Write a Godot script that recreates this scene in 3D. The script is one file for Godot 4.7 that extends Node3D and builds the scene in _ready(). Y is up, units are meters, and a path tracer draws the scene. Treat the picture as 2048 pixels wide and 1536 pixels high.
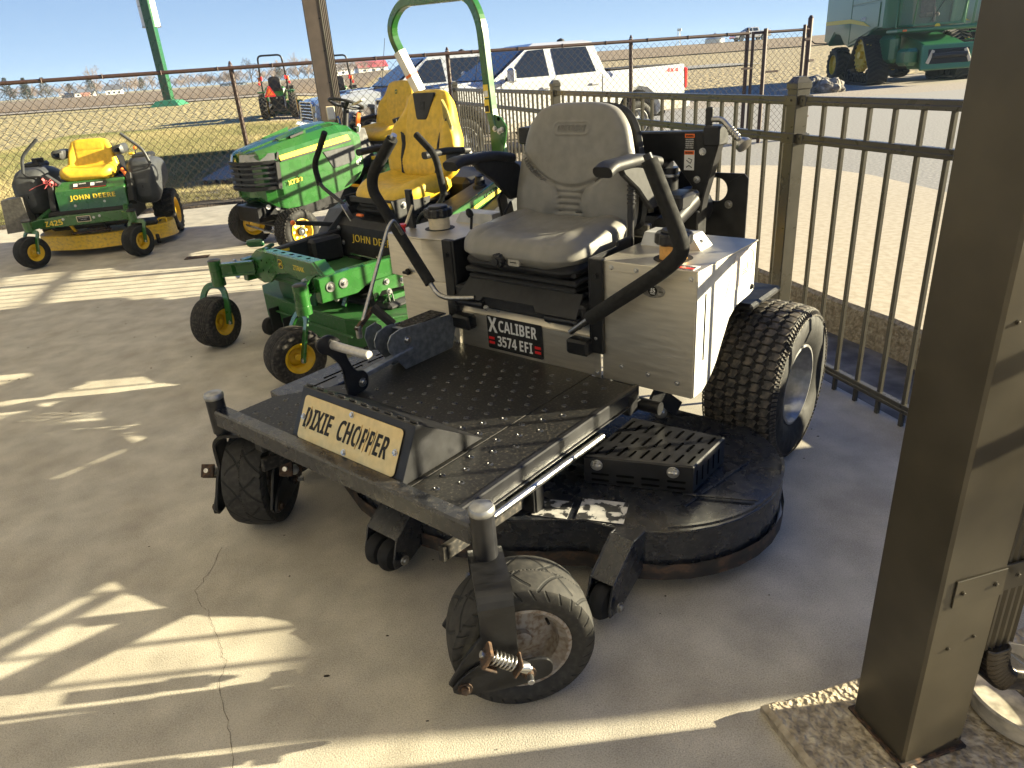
extends Node3D

# ---------------------------------------------------------------- mesh builder
class B:
	var st := SurfaceTool.new()
	var x := Transform3D()
	func _init(t := Transform3D()) -> void:
		x = t
		st.begin(Mesh.PRIMITIVE_TRIANGLES)
	func at(t: Transform3D) -> B:
		x = t
		return self
	func v(p: Vector3, uv := Vector2.ZERO) -> void:
		st.set_uv(uv)
		st.add_vertex(x * p)
	func face(p: Array, n: Vector3, g := -1) -> void:
		var c: Vector3 = (p[1] - p[0]).cross(p[2] - p[0])
		if c.length_squared() < 1e-18 and p.size() > 3:
			c = (p[2] - p[0]).cross(p[3] - p[0])
		st.set_smooth_group(g)
		var flip := c.dot(n) > 0.0
		for i in range(1, p.size() - 1):
			v(p[0])
			v(p[i + 1] if flip else p[i])
			v(p[i] if flip else p[i + 1])
	func box(c: Vector3, s: Vector3, bv := 0.004) -> B:
		var h := s * 0.5
		var b: float = minf(bv, minf(h.x, minf(h.y, h.z)) * 0.9)
		var f := func(k: int, sg: Vector3) -> Vector3:
			var q := h - Vector3(b, b, b)
			q[k] = h[k]
			return c + q * sg
		for k in 3:
			for sn in [-1.0, 1.0]:
				var pts := []
				for e in [[-1.0, -1.0], [1.0, -1.0], [1.0, 1.0], [-1.0, 1.0]]:
					var sg := Vector3.ONE
					sg[k] = sn
					sg[(k + 1) % 3] = e[0]
					sg[(k + 2) % 3] = e[1]
					pts.append(f.call(k, sg))
				var n := Vector3.ZERO
				n[k] = sn
				face(pts, n)
		if b < 0.0006:
			return self
		for k in 3:
			var i := (k + 1) % 3
			var j := (k + 2) % 3
			for e in [[-1.0, -1.0], [1.0, -1.0], [1.0, 1.0], [-1.0, 1.0]]:
				var s1 := Vector3.ONE
				s1[i] = e[0]
				s1[j] = e[1]
				var s2 := s1
				s1[k] = -1.0
				s2[k] = 1.0
				var n := Vector3.ZERO
				n[i] = e[0]
				n[j] = e[1]
				face([f.call(i, s1), f.call(i, s2), f.call(j, s2), f.call(j, s1)], n)
		for a in [-1.0, 1.0]:
			for d in [-1.0, 1.0]:
				for e in [-1.0, 1.0]:
					var sg := Vector3(a, d, e)
					face([f.call(0, sg), f.call(1, sg), f.call(2, sg)], sg)
		return self
	# polygon in xy, extruded along z from z0 to z0+d, edges bevelled
	func prism(poly: Array, z0: float, d: float, bv := 0.002, smooth := false) -> B:
		var p := PackedVector2Array(poly)
		var ar := 0.0
		for i in p.size():
			var q := p[(i + 1) % p.size()]
			ar += p[i].x * q.y - q.x * p[i].y
		if ar < 0.0:
			p.reverse()
		var b := minf(bv, d * 0.45)
		var n := p.size()
		var ins := PackedVector2Array()
		for i in n:
			var d0 := (p[i] - p[(i + n - 1) % n]).normalized()
			var d1 := (p[(i + 1) % n] - p[i]).normalized()
			var m := (Vector2(-d0.y, d0.x) + Vector2(-d1.y, d1.x))
			var l := m.length_squared() * 0.5
			ins.append(p[i] + (m / maxf(l, 0.35)) * b)
		var z1 := z0 + d
		for i in n:
			var j := (i + 1) % n
			var e := p[j] - p[i]
			var nn := Vector3(e.y, -e.x, 0).normalized()
			var g := 1 if smooth else -1
			face([V3(p[i], z0 + b), V3(p[j], z0 + b), V3(p[j], z1 - b), V3(p[i], z1 - b)], nn, g)
			if b > 0.0005:
				face([V3(p[i], z1 - b), V3(p[j], z1 - b), V3(ins[j], z1), V3(ins[i], z1)], nn + Vector3(0, 0, 1), g + 1 if smooth else -1)
				face([V3(p[i], z0 + b), V3(p[j], z0 + b), V3(ins[j], z0), V3(ins[i], z0)], nn - Vector3(0, 0, 1), g + 1 if smooth else -1)
		var src := ins if b > 0.0005 else p
		var t := Geometry2D.triangulate_polygon(src)
		for i in range(0, t.size(), 3):
			face([V3(src[t[i]], z1), V3(src[t[i + 1]], z1), V3(src[t[i + 2]], z1)], Vector3(0, 0, 1))
			face([V3(src[t[i]], z0), V3(src[t[i + 1]], z0), V3(src[t[i + 2]], z0)], Vector3(0, 0, -1))
		return self
	static func V3(p: Vector2, z: float) -> Vector3:
		return Vector3(p.x, p.y, z)
	# sweep of a 2D section along points; round when smooth
	func sweep(sec: Array, pts: Array, smooth := true, caps := true, rs: Array = []) -> B:
		var n := pts.size()
		var up := Vector3.UP
		var t0: Vector3 = (pts[1] - pts[0]).normalized()
		if absf(t0.dot(up)) > 0.95:
			up = Vector3(0, 0, 1)
		var r := t0.cross(up).normalized()
		var rings := []
		var prev := t0
		for i in n:
			var t: Vector3
			if i == 0:
				t = t0
			elif i == n - 1:
				t = (pts[i] - pts[i - 1]).normalized()
			else:
				t = ((pts[i] - pts[i - 1]).normalized() + (pts[i + 1] - pts[i]).normalized()).normalized()
			var ax := prev.cross(t)
			if ax.length() > 1e-6:
				r = r.rotated(ax.normalized(), prev.angle_to(t))
			r = (r - t * r.dot(t)).normalized()
			var u := r.cross(t)
			prev = t
			var k := 1.0 if rs.is_empty() else float(rs[i])
			var ring := []
			for s in sec:
				ring.append(pts[i] + (r * s.x + u * s.y) * k)
			rings.append(ring)
		return loft(rings, smooth, caps)
	func tube(pts: Array, rad: float, seg := 10, caps := true, rs: Array = []) -> B:
		var sec := []
		for i in seg:
			sec.append(Vector2(cos(TAU * i / seg), sin(TAU * i / seg)) * rad)
		return sweep(sec, pts, true, caps, rs)
	func bar(pts: Array, w: float, h: float, caps := true) -> B:
		var c := minf(w, h) * 0.12
		var a := w * 0.5
		var b := h * 0.5
		return sweep([Vector2(a, -b + c), Vector2(a, b - c), Vector2(a - c, b), Vector2(-a + c, b), Vector2(-a, b - c), Vector2(-a, -b + c), Vector2(-a + c, -b), Vector2(a - c, -b)], pts, false, caps)
	func loft(rings: Array, smooth := true, caps := true, closed := true) -> B:
		var m: int = rings[0].size()
		var g := 1 if smooth else -1
		for i in rings.size() - 1:
			var ca := Vector3.ZERO
			for p in rings[i]:
				ca += p
			for p in rings[i + 1]:
				ca += p
			ca /= 2.0 * m
			for j in (m if closed else m - 1):
				var k := (j + 1) % m
				var a: Vector3 = rings[i][j]
				var b: Vector3 = rings[i][k]
				var c: Vector3 = rings[i + 1][k]
				var d: Vector3 = rings[i + 1][j]
				face([a, b, c, d], (a + b + c + d) * 0.25 - ca, g)
		if caps:
			for e in [0, rings.size() - 1]:
				var o: int = 1 if e == 0 else e - 1
				var nn := Vector3.ZERO
				for j in m:
					nn += rings[e][j] - rings[o][j]
				var cc := Vector3.ZERO
				for p in rings[e]:
					cc += p
				cc /= m
				for j in m:
					face([cc, rings[e][j], rings[e][(j + 1) % m]], nn, 7 if smooth else -1)
		return self
	# profile of (radius, y), from the bottom up the outside to the top; turned round local y
	func lathe(prof: Array, seg := 24, a0 := 0.0, a1 := TAU) -> B:
		var g := 1
		var vv := 0.0
		for j in prof.size() - 1:
			var p: Vector2 = prof[j]
			var q: Vector2 = prof[j + 1]
			if j > 0 and absf((p - prof[j - 1]).angle_to(q - p)) > 0.6:
				g += 1
			var e := q - p
			var v2 := vv + e.length()
			for i in seg:
				var t := a0 + (a1 - a0) * i / seg
				var u := a0 + (a1 - a0) * (i + 1) / seg
				var n := Vector3(cos((t + u) / 2) * e.y, -e.x, sin((t + u) / 2) * e.y)
				var P := [Vector3(p.x * cos(t), p.y, p.x * sin(t)), Vector3(p.x * cos(u), p.y, p.x * sin(u)), Vector3(q.x * cos(u), q.y, q.x * sin(u)), Vector3(q.x * cos(t), q.y, q.x * sin(t))]
				var U := [Vector2(t / TAU, vv), Vector2(u / TAU, vv), Vector2(u / TAU, v2), Vector2(t / TAU, v2)]
				st.set_smooth_group(g)
				for w in [[0, 1, 2], [0, 2, 3]]:
					var c: Vector3 = (P[w[1]] - P[w[0]]).cross(P[w[2]] - P[w[0]])
					if c.length_squared() < 1e-20:
						continue
					var f := c.dot(n) > 0.0
					v(P[w[0]], U[w[0]])
					v(P[w[2 if f else 1]], U[w[2 if f else 1]])
					v(P[w[1 if f else 2]], U[w[1 if f else 2]])
			vv = v2
		return self
	func cyl(c: Vector3, r: float, h: float, seg := 16, r2 := -1.0, bv := 0.0015) -> B:
		var k := r if r2 < 0.0 else r2
		var s := x
		x = x * Transform3D(Basis(), c)
		lathe([Vector2(0, -h / 2), Vector2(r - bv, -h / 2), Vector2(r, -h / 2 + bv), Vector2(k, h / 2 - bv), Vector2(k - bv, h / 2), Vector2(0, h / 2)], seg)
		x = s
		return self
	# pillow on an outline in xy: front bulges to +z, back flat
	func pillow(outline: Array, front: float, back: float, relief: Callable, rings := 14, pw := 3.0) -> B:
		var c := Vector2.ZERO
		for p in outline:
			c += p
		c /= outline.size()
		var R := []
		for k in rings + 1:
			var s := float(k) / rings
			var ring := []
			for p in outline:
				var q: Vector2 = c + (p - c) * sin(s * PI * 0.5)
				ring.append(Vector3(q.x, q.y, front * pow(maxf(0.0, 1.0 - pow(sin(s * PI * 0.5), pw * 2.0)), 1.0 / pw) + relief.call(q) * smoothstep(1.0, 0.9, s)))
			R.append(ring)
		for k in 5:
			var s := 1.0 - k / 4.0 * 0.5
			var ring := []
			for p in outline:
				var q: Vector2 = c + (p - c) * s
				ring.append(Vector3(q.x, q.y, -back * pow(1.0 - pow(s, 6.0), 0.4)))
			R.append(ring)
		var m := outline.size()
		for i in R.size() - 1:
			for j in m:
				var a: Vector3 = R[i][j]
				var b: Vector3 = R[i][(j + 1) % m]
				var cc: Vector3 = R[i + 1][(j + 1) % m]
				var d: Vector3 = R[i + 1][j]
				var mid := (a + b + cc + d) * 0.25
				face([a, b, cc, d], (mid - Vector3(c.x, c.y, -back * 0.3)) * Vector3(1, 1, 3) if i != 0 else Vector3(0, 0, 1), 1)
		var last: Array = R[R.size() - 1]
		for j in m:
			face([Vector3(c.x, c.y, -back), last[j], last[(j + 1) % m]], Vector3(0, 0, -1), 2)
		return self
	func bolt(p: Vector3, n: Vector3, r: float) -> B:
		var s := x
		x = x * Transform3D(B.toward(n), p)
		lathe([Vector2(0, 0), Vector2(r * 1.5, 0), Vector2(r * 1.5, r * 0.25), Vector2(r, r * 0.26)], 12)
		lathe([Vector2(r, r * 0.26), Vector2(r, r * 0.9), Vector2(r * 0.85, r * 1.05), Vector2(0, r * 1.1)], 6)
		x = s
		return self
	static func toward(n: Vector3) -> Basis:   # a basis whose y is n
		var y := n.normalized()
		var a := Vector3(0, 0, 1) if absf(y.z) < 0.9 else Vector3(1, 0, 0)
		var xx := y.cross(a).normalized()
		return Basis(xx, y, xx.cross(y))
	func mesh() -> ArrayMesh:
		st.generate_normals()
		st.index()
		return st.commit()

static func rr(w: float, h: float, r: float, n := 4, c := Vector2.ZERO) -> Array:   # rounded rectangle
	var o := []
	for k in 4:
		var cc := Vector2((w / 2 - r) * [1, -1, -1, 1][k], (h / 2 - r) * [1, 1, -1, -1][k])
		for i in n + 1:
			var a := PI / 2 * (k + float(i) / n)
			o.append(c + cc + Vector2(cos(a), sin(a)) * r)
	return o
static func disc(r: float, n := 16, c := Vector2.ZERO) -> Array:
	var o := []
	for i in n:
		o.append(c + Vector2(cos(TAU * i / n), sin(TAU * i / n)) * r)
	return o
static func bend(p: Array, r: float, n := 5) -> Array:   # rounds the corners of a path
	var o := [p[0]]
	for i in range(1, p.size() - 1):
		var a: Vector3 = p[i - 1] - p[i]
		var b: Vector3 = p[i + 1] - p[i]
		var k := minf(r, minf(a.length(), b.length()) * 0.48)
		var s: Vector3 = p[i] + a.normalized() * k
		var e: Vector3 = p[i] + b.normalized() * k
		for j in n + 1:
			var t := float(j) / n
			o.append(s.lerp(p[i], t).lerp((p[i] as Vector3).lerp(e, t), t))
	o.append(p[p.size() - 1])
	return o
static func sm(p: Array, n := 6) -> Array:   # closed Catmull-Rom through 2D points
	var o := []
	var m := p.size()
	for i in m:
		for j in n:
			o.append((p[i] as Vector2).cubic_interpolate(p[(i + 1) % m], p[(i + m - 1) % m], p[(i + 2) % m], float(j) / n))
	return o
static func X(o: Vector3, a := Vector3.ZERO) -> Transform3D:   # euler degrees, y x z
	return Transform3D(Basis.from_euler(a * PI / 180.0), o)
static func along(o: Vector3, xx: Vector3, yy: Vector3) -> Transform3D:   # x along xx, y near yy
	var x1 := xx.normalized()
	var z1 := x1.cross(yy).normalized()
	return Transform3D(Basis(x1, z1.cross(x1), z1), o)
static func P2(a: Array) -> Array:   # flat list to points
	var o := []
	for i in range(0, a.size(), 2):
		o.append(Vector2(a[i], a[i + 1]))
	return o
static func P3(a: Array) -> Array:
	var o := []
	for i in range(0, a.size(), 3):
		o.append(Vector3(a[i], a[i + 1], a[i + 2]))
	return o

# ---------------------------------------------------------------- things, parts, labels
var M := {}
var names := {}
func numbered(n: String) -> String:
	names[n] = names.get(n, 0) + 1
	return n if names[n] == 1 else "%s_%03d" % [n, names[n] - 1]
func put(b: Variant, called: String, m: Material, parent: Node = null, at := Transform3D()) -> MeshInstance3D:
	var o := MeshInstance3D.new()
	o.mesh = b.mesh() if b is B else b
	o.material_override = m
	o.transform = at
	if parent:
		o.name = called
		parent.add_child(o, true)
	else:
		o.name = numbered(called)
		add_child(o)
	return o
func thing(called: String, label: String, cat: String, at := Transform3D(), group := "") -> Node3D:
	var o := Node3D.new()
	o.name = numbered(called)
	o.transform = at
	add_child(o)
	return tag(o, label, cat, group)
func tag(o: Node3D, label: String, cat: String, group := "") -> Node3D:
	o.set_meta("label", label)
	o.set_meta("category", cat)
	if group != "":
		o.set_meta("group", group)
	return o
func kind(o: Node3D, k: String) -> Node3D:
	o.set_meta("kind", k)
	return o
func dup(src: Node3D, called: String, label: String, at: Transform3D, group := "") -> Node3D:
	var o: Node3D = src.duplicate()
	o.name = numbered(called)
	add_child(o)
	o.transform = at
	return tag(o, label, src.get_meta("category"), group if group != "" else src.get_meta("group", ""))
var fonts := {}
func letters(s: String, w: float, h: float, m: Material, parent: Node, at: Transform3D, bold := true, deep := 0.0016, slant := 0.0, called := "lettering") -> MeshInstance3D:
	var f: SystemFont = fonts.get(bold)
	if f == null:
		f = SystemFont.new()
		f.font_names = PackedStringArray(["Droid Sans"])
		f.font_weight = 700 if bold else 400
		fonts[bold] = f
	var t := TextMesh.new()
	t.text = s
	t.font = f
	t.font_size = 48
	t.pixel_size = 0.01
	t.depth = 1.0
	t.curve_step = 1.0
	var bb := t.get_aabb()
	var k := Vector3(w / bb.size.x, h / bb.size.y, deep)
	var c := bb.get_center()
	var bs := Basis(Vector3(k.x, 0, 0), Vector3(slant * k.y, k.y, 0), Vector3(0, 0, k.z))
	var o := MeshInstance3D.new()
	o.mesh = t
	o.material_override = m
	o.name = called
	o.transform = at * Transform3D(bs, -(bs * Vector3(c.x, c.y, 0)))
	parent.add_child(o, true)
	return o

# ---------------------------------------------------------------- materials
var tex := {}
func noise(key: String, freq: float, a: float, b: float, typ := FastNoiseLite.TYPE_SIMPLEX_SMOOTH, oct := 4, size := 256, normal := false) -> NoiseTexture2D:
	var k := "%s%s%s%s%s" % [key, freq, a, b, normal]
	if tex.has(k):
		return tex[k]
	var n := FastNoiseLite.new()
	n.seed = key.hash() % 1000
	n.noise_type = typ
	n.frequency = freq
	n.fractal_octaves = oct
	var t := NoiseTexture2D.new()
	t.width = size
	t.height = size
	t.seamless = true
	t.noise = n
	if normal:
		t.as_normal_map = true
		t.bump_strength = a
	else:
		var g := Gradient.new()
		g.offsets = PackedFloat32Array([0.15, 0.85])
		g.colors = PackedColorArray([Color(a, a, a), Color(b, b, b)])
		t.color_ramp = g
	tex[k] = t
	return t
func ramp(key: String, freq: float, stops: Array, size := 256, oct := 5, typ := FastNoiseLite.TYPE_SIMPLEX_SMOOTH) -> NoiseTexture2D:   # stops: [offset, linear colour]
	var n := FastNoiseLite.new()
	n.seed = key.hash() % 1000
	n.noise_type = typ
	n.frequency = freq
	n.fractal_octaves = oct
	var t := NoiseTexture2D.new()
	t.width = size
	t.height = size
	t.seamless = true
	t.noise = n
	var g := Gradient.new()
	var of := PackedFloat32Array()
	var cl := PackedColorArray()
	for s in stops:
		of.append(s[0])
		cl.append((s[1] as Color).linear_to_srgb())
	g.offsets = of
	g.colors = cl
	t.color_ramp = g
	return t
func tri(m: StandardMaterial3D, sc: Variant, world := false) -> StandardMaterial3D:
	m.uv1_triplanar = true
	m.uv1_world_triplanar = world
	m.uv1_scale = sc if sc is Vector3 else Vector3.ONE * float(sc)
	return m
func mk(c: Color, rough: float, metal := 0.0, vary := 0.15, sc := 3.0) -> StandardMaterial3D:   # c is a linear base colour
	var m := StandardMaterial3D.new()
	m.albedo_color = c.linear_to_srgb()
	m.roughness = rough
	m.metallic = metal
	if vary > 0.0:
		m.albedo_texture = noise("v", 0.02, 1.0 - vary, 1.0)
		m.roughness_texture = noise("r", 0.012, 0.75, 1.0)
		m.roughness = minf(1.0, rough * 1.15)
		tri(m, sc)
	return m
func bump(m: StandardMaterial3D, key: String, freq: float, cm: float) -> StandardMaterial3D:
	m.heightmap_enabled = true
	m.heightmap_texture = noise(key, freq, 0.0, 1.0)
	m.heightmap_scale = cm
	return m
func mapped(base: NoiseTexture2D, rough: float, metal: float, sc: Variant, world := false) -> StandardMaterial3D:
	var m := StandardMaterial3D.new()
	m.albedo_texture = base
	m.roughness = rough
	m.metallic = metal
	return tri(m, sc, world)
func print_tex(w: int, h: int, draw: Callable) -> ImageTexture:
	var im := Image.create(w, h, false, Image.FORMAT_RGB8)
	draw.call(im)
	return ImageTexture.create_from_image(im)

func materials() -> void:
	var K := func(k: float) -> Color: return Color(k, k, k)
	var C := func(r: float, g: float, b: float) -> Color: return Color(r, g, b)
	M.black = bump(mk(C.call(0.012, 0.012, 0.014), 0.42, 0.0, 0.3, 4.0), "pc", 0.15, 0.015)
	M.satin = mk(C.call(0.02, 0.02, 0.023), 0.33, 0.0, 0.25, 3.0)
	M.plastic = bump(mk(C.call(0.018, 0.018, 0.02), 0.55, 0.0, 0.2, 5.0), "pl", 0.2, 0.01)
	M.dark = mk(C.call(0.006, 0.006, 0.007), 0.6, 0.0, 0.0)
	M.foam = bump(mk(C.call(0.012, 0.012, 0.012), 0.9, 0.0, 0.3, 8.0), "foam", 0.2, 0.06)
	M.rubber = bump(mk(C.call(0.016, 0.015, 0.015), 0.72, 0.0, 0.35, 6.0), "rub", 0.1, 0.02)
	M.grubby = mapped(ramp("gr", 0.03, [[0.3, C.call(0.014, 0.013, 0.013)], [0.6, C.call(0.03, 0.027, 0.024)], [0.85, C.call(0.085, 0.073, 0.06)]]), 0.8, 0.0, 5.0)
	M.deck = mapped(ramp("dk", 0.035, [[0.35, C.call(0.013, 0.015, 0.02)], [0.6, C.call(0.018, 0.02, 0.026)], [0.66, C.call(0.085, 0.08, 0.073)], [0.69, C.call(0.016, 0.016, 0.02)], [0.8, C.call(0.03, 0.03, 0.03)], [0.84, C.call(0.13, 0.12, 0.105)], [0.9, C.call(0.02, 0.02, 0.022)]], 512, 6), 0.36, 0.0, 1.6)
	M.deck.roughness_texture = noise("dr", 0.03, 0.55, 1.0)
	M.floor = mapped(ramp("fl", 0.06, [[0.3, C.call(0.008, 0.008, 0.009)], [0.55, C.call(0.013, 0.0125, 0.012)], [0.72, C.call(0.035, 0.031, 0.026)], [0.92, C.call(0.17, 0.15, 0.12)]], 512, 6), 0.5, 0.0, 2.2)
	bump(M.floor, "pc", 0.15, 0.02)
	M.rusty = mapped(ramp("ru", 0.03, [[0.3, C.call(0.018, 0.014, 0.012)], [0.55, C.call(0.05, 0.03, 0.02)], [0.8, C.call(0.13, 0.07, 0.035)]]), 0.8, 0.0, 4.0)
	M.alu = mk(Color(0.66, 0.61, 0.51), 0.42, 1.0, 0.06, 2.0)
	M.alu.roughness_texture = noise("al", 0.02, 0.82, 1.0)
	M.alu.uv1_scale = Vector3(1.2, 9.0, 1.2)
	bump(M.alu, "alb", 0.02, 0.0015)
	M.white_alu = mk(Color(0.6, 0.6, 0.585), 0.6, 0.65, 0.12, 2.0)
	bump(M.white_alu, "alb", 0.02, 0.01)
	M.gold = mk(Color(0.74, 0.54, 0.25), 0.36, 1.0, 0.06, 5.0)
	M.steel = mk(Color(0.5, 0.49, 0.47), 0.35, 1.0, 0.25, 8.0)
	M.zinc = mk(Color(0.62, 0.62, 0.62), 0.3, 1.0, 0.15, 8.0)
	M.bracket = mk(Color(0.3, 0.33, 0.37), 0.4, 0.7, 0.2, 5.0)
	M.chrome = mk(Color(0.75, 0.76, 0.78), 0.08, 1.0, 0.0)
	M.rim_grey = mk(Color(0.42, 0.42, 0.42), 0.38, 0.75, 0.25, 4.0)
	M.rim_dusty = mapped(ramp("rd", 0.03, [[0.3, C.call(0.3, 0.28, 0.26)], [0.6, C.call(0.24, 0.2, 0.165)], [0.85, C.call(0.13, 0.09, 0.06)]]), 0.6, 0.35, 6.0)
	M.vinyl = bump(mk(Color(0.2, 0.192, 0.172), 0.46, 0.0, 0.1, 3.0), "vin", 0.25, 0.012)
	M.green = mk(Color(0.02, 0.108, 0.018), 0.28, 0.0, 0.1, 2.0)
	M.green.clearcoat_enabled = true
	M.green.clearcoat = 0.6
	M.green.clearcoat_roughness = 0.08
	M.green_dusty = mapped(ramp("gd", 0.05, [[0.35, C.call(0.018, 0.1, 0.018)], [0.65, C.call(0.03, 0.1, 0.03)], [0.9, C.call(0.1, 0.12, 0.07)]]), 0.5, 0.0, 3.0)
	M.green_dark = mk(Color(0.014, 0.085, 0.03), 0.3, 0.0, 0.1, 1.0)
	M.yellow = mk(Color(0.75, 0.47, 0.014), 0.32, 0.0, 0.12, 3.0)
	M.yellow_vinyl = bump(mk(Color(0.72, 0.46, 0.03), 0.48, 0.0, 0.14, 3.0), "vin", 0.25, 0.012)
	M.yellow_dirty = mapped(ramp("yd", 0.03, [[0.3, C.call(0.72, 0.46, 0.02)], [0.6, C.call(0.6, 0.37, 0.03)], [0.88, C.call(0.3, 0.2, 0.05)]]), 0.45, 0.0, 3.0)
	M.decal_yellow = mk(Color(0.78, 0.56, 0.04), 0.4, 0.0, 0.0)
	M.cream = mk(Color(0.72, 0.62, 0.42), 0.5, 0.0, 0.1, 6.0)
	M.amber = mk(Color(0.7, 0.36, 0.08), 0.4, 0.0, 0.2, 6.0)
	M.white = mk(Color(0.72, 0.72, 0.7), 0.45, 0.0, 0.06, 3.0)
	M.ink = mk(Color(0.012, 0.012, 0.012), 0.5, 0.0, 0.0)
	M.red = mk(Color(0.6, 0.02, 0.02), 0.35, 0.0, 0.0)
	M.orange = mk(Color(0.8, 0.16, 0.02), 0.4, 0.0, 0.0)
	M.pink = mk(Color(0.72, 0.16, 0.17), 0.6, 0.0, 0.15, 20.0)
	M.grey_plastic = bump(mk(Color(0.05, 0.053, 0.058), 0.48, 0.0, 0.15, 4.0), "pl", 0.2, 0.012)
	M.bronze = mk(Color(0.066, 0.06, 0.046), 0.3, 0.0, 0.07, 2.0)
	M.column = mk(Color(0.054, 0.046, 0.033), 0.32, 0.25, 0.12, 1.2)
	M.column2 = mk(Color(0.085, 0.066, 0.056), 0.45, 0.0, 0.1, 1.2)
	M.brown = mk(Color(0.066, 0.034, 0.026), 0.5, 0.0, 0.2, 4.0)
	M.wire = mk(Color(0.05, 0.036, 0.026), 0.55, 0.0, 0.0)
	M.car = mk(Color(0.5, 0.51, 0.52), 0.3, 0.0, 0.0)
	M.car.clearcoat_enabled = true
	M.car.clearcoat = 1.0
	M.car.clearcoat_roughness = 0.05
	M.car_dirty = mk(Color(0.5, 0.45, 0.38), 0.6, 0.0, 0.2, 1.0)
	M.glass = mk(Color(0.012, 0.016, 0.022), 0.05, 0.0, 0.0)
	M.glass.metallic_specular = 0.8
	M.lens = mk(Color(0.3, 0.31, 0.32), 0.1, 0.7, 0.0)
	M.lamp_red = mk(Color(0.75, 0.03, 0.03), 0.15, 0.0, 0.0)
	M.concrete_edge = bump(mapped(ramp("ce", 0.06, [[0.25, C.call(0.24, 0.2, 0.14)], [0.6, C.call(0.4, 0.34, 0.25)], [0.85, C.call(0.5, 0.44, 0.33)]]), 0.95, 0.0, 1.5, true), "ceb", 0.12, 0.9)
	M.rock = bump(mapped(ramp("rk", 0.03, [[0.3, C.call(0.1, 0.085, 0.07)], [0.6, C.call(0.27, 0.25, 0.22)], [0.85, C.call(0.42, 0.39, 0.34)]]), 0.95, 0.0, 0.6), "rkb", 0.03, 6.0)
	M.soil = bump(mapped(ramp("so", 0.04, [[0.3, C.call(0.025, 0.019, 0.014)], [0.7, C.call(0.07, 0.05, 0.036)], [0.9, C.call(0.13, 0.1, 0.07)]]), 1.0, 0.0, 2.0), "sob", 0.05, 2.0)
	for k in ["black", "satin", "plastic", "dark", "foam", "rubber", "grubby", "deck", "floor", "rusty", "grey_plastic", "bracket", "ink"]:
		M[k].metallic_specular = 0.42
	M.deck.metallic_specular = 0.6
	M.hole = mk(Color(0.0015, 0.0015, 0.0015), 1.0, 0.0, 0.0)
	M.hole.metallic_specular = 0.0
	M.far_green = mk(Color(0.03, 0.15, 0.06), 0.3, 0.0, 0.0)
	M.far_green.clearcoat_enabled = true
	M.far_green.clearcoat = 0.45
	M.far_green.clearcoat_roughness = 0.06
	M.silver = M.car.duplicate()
	M.silver.albedo_color = Color(0.33, 0.35, 0.39).linear_to_srgb()  # white paint darkened and blued: shade put into the colour
	M.skirt = mapped(ramp("sk", 0.02, [[0.3, Color(0.016, 0.014, 0.013)], [0.58, Color(0.035, 0.025, 0.02)], [0.75, Color(0.1, 0.055, 0.032)], [0.9, Color(0.05, 0.035, 0.028)]]), 0.6, 0.0, 3.0)

const SKY_E := 0.25
const EXPO := 5.0
# ---------------------------------------------------------------- the place
func terr(x: float, z: float) -> float:
	var d := -z
	if d < 14.0:
		return 0.0
	var t := x / d
	var wl := smoothstep(-0.04, -0.3, t)
	var L := pl(d, [14, 0, 20, 0.2, 28, 0.46, 40, 1.0, 50, 1.1, 90, 1.35, 175, 2.0, 260, 2.6, 420, 3.6])
	var R := pl(d, [14, 0, 37, 0.0, 50, 0.25, 75, 0.9, 130, 3.0, 160, 3.2, 420, 3.2])
	return lerpf(R, L, wl)
func pl(d: float, a: Array) -> float:
	for i in range(0, a.size() - 2, 2):
		if d <= a[i + 2]:
			return lerpf(a[i + 1], a[i + 3], clampf((d - a[i]) / (a[i + 2] - a[i]), 0.0, 1.0))
	return a[a.size() - 1]
# a sheet that follows the land: x from xa(d) to xb(d), given as flat lists of (d, x)
func sheet(called: String, m: Material, xa: Array, xb: Array, d0: float, d1: float, nd: int, nx: int, off: float, rough := 0.0) -> MeshInstance3D:
	var b := B.new()
	var rows := []
	var rn := FastNoiseLite.new()
	rn.frequency = 0.35
	for i in nd + 1:
		var d := d0 + (d1 - d0) * pow(float(i) / nd, 1.6)
		var row := []
		for j in nx + 1:
			var x := lerpf(pl(d, xa), pl(d, xb), float(j) / nx)
			row.append(Vector3(x, terr(x, -d) + off + rn.get_noise_2d(x, d) * rough, -d))
		rows.append(row)
	for i in nd:
		for j in nx:
			b.face([rows[i][j], rows[i][j + 1], rows[i + 1][j + 1], rows[i + 1][j]], Vector3.UP, 1)
	var o := put(b, called, m)
	kind(o, "structure")
	return o

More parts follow.
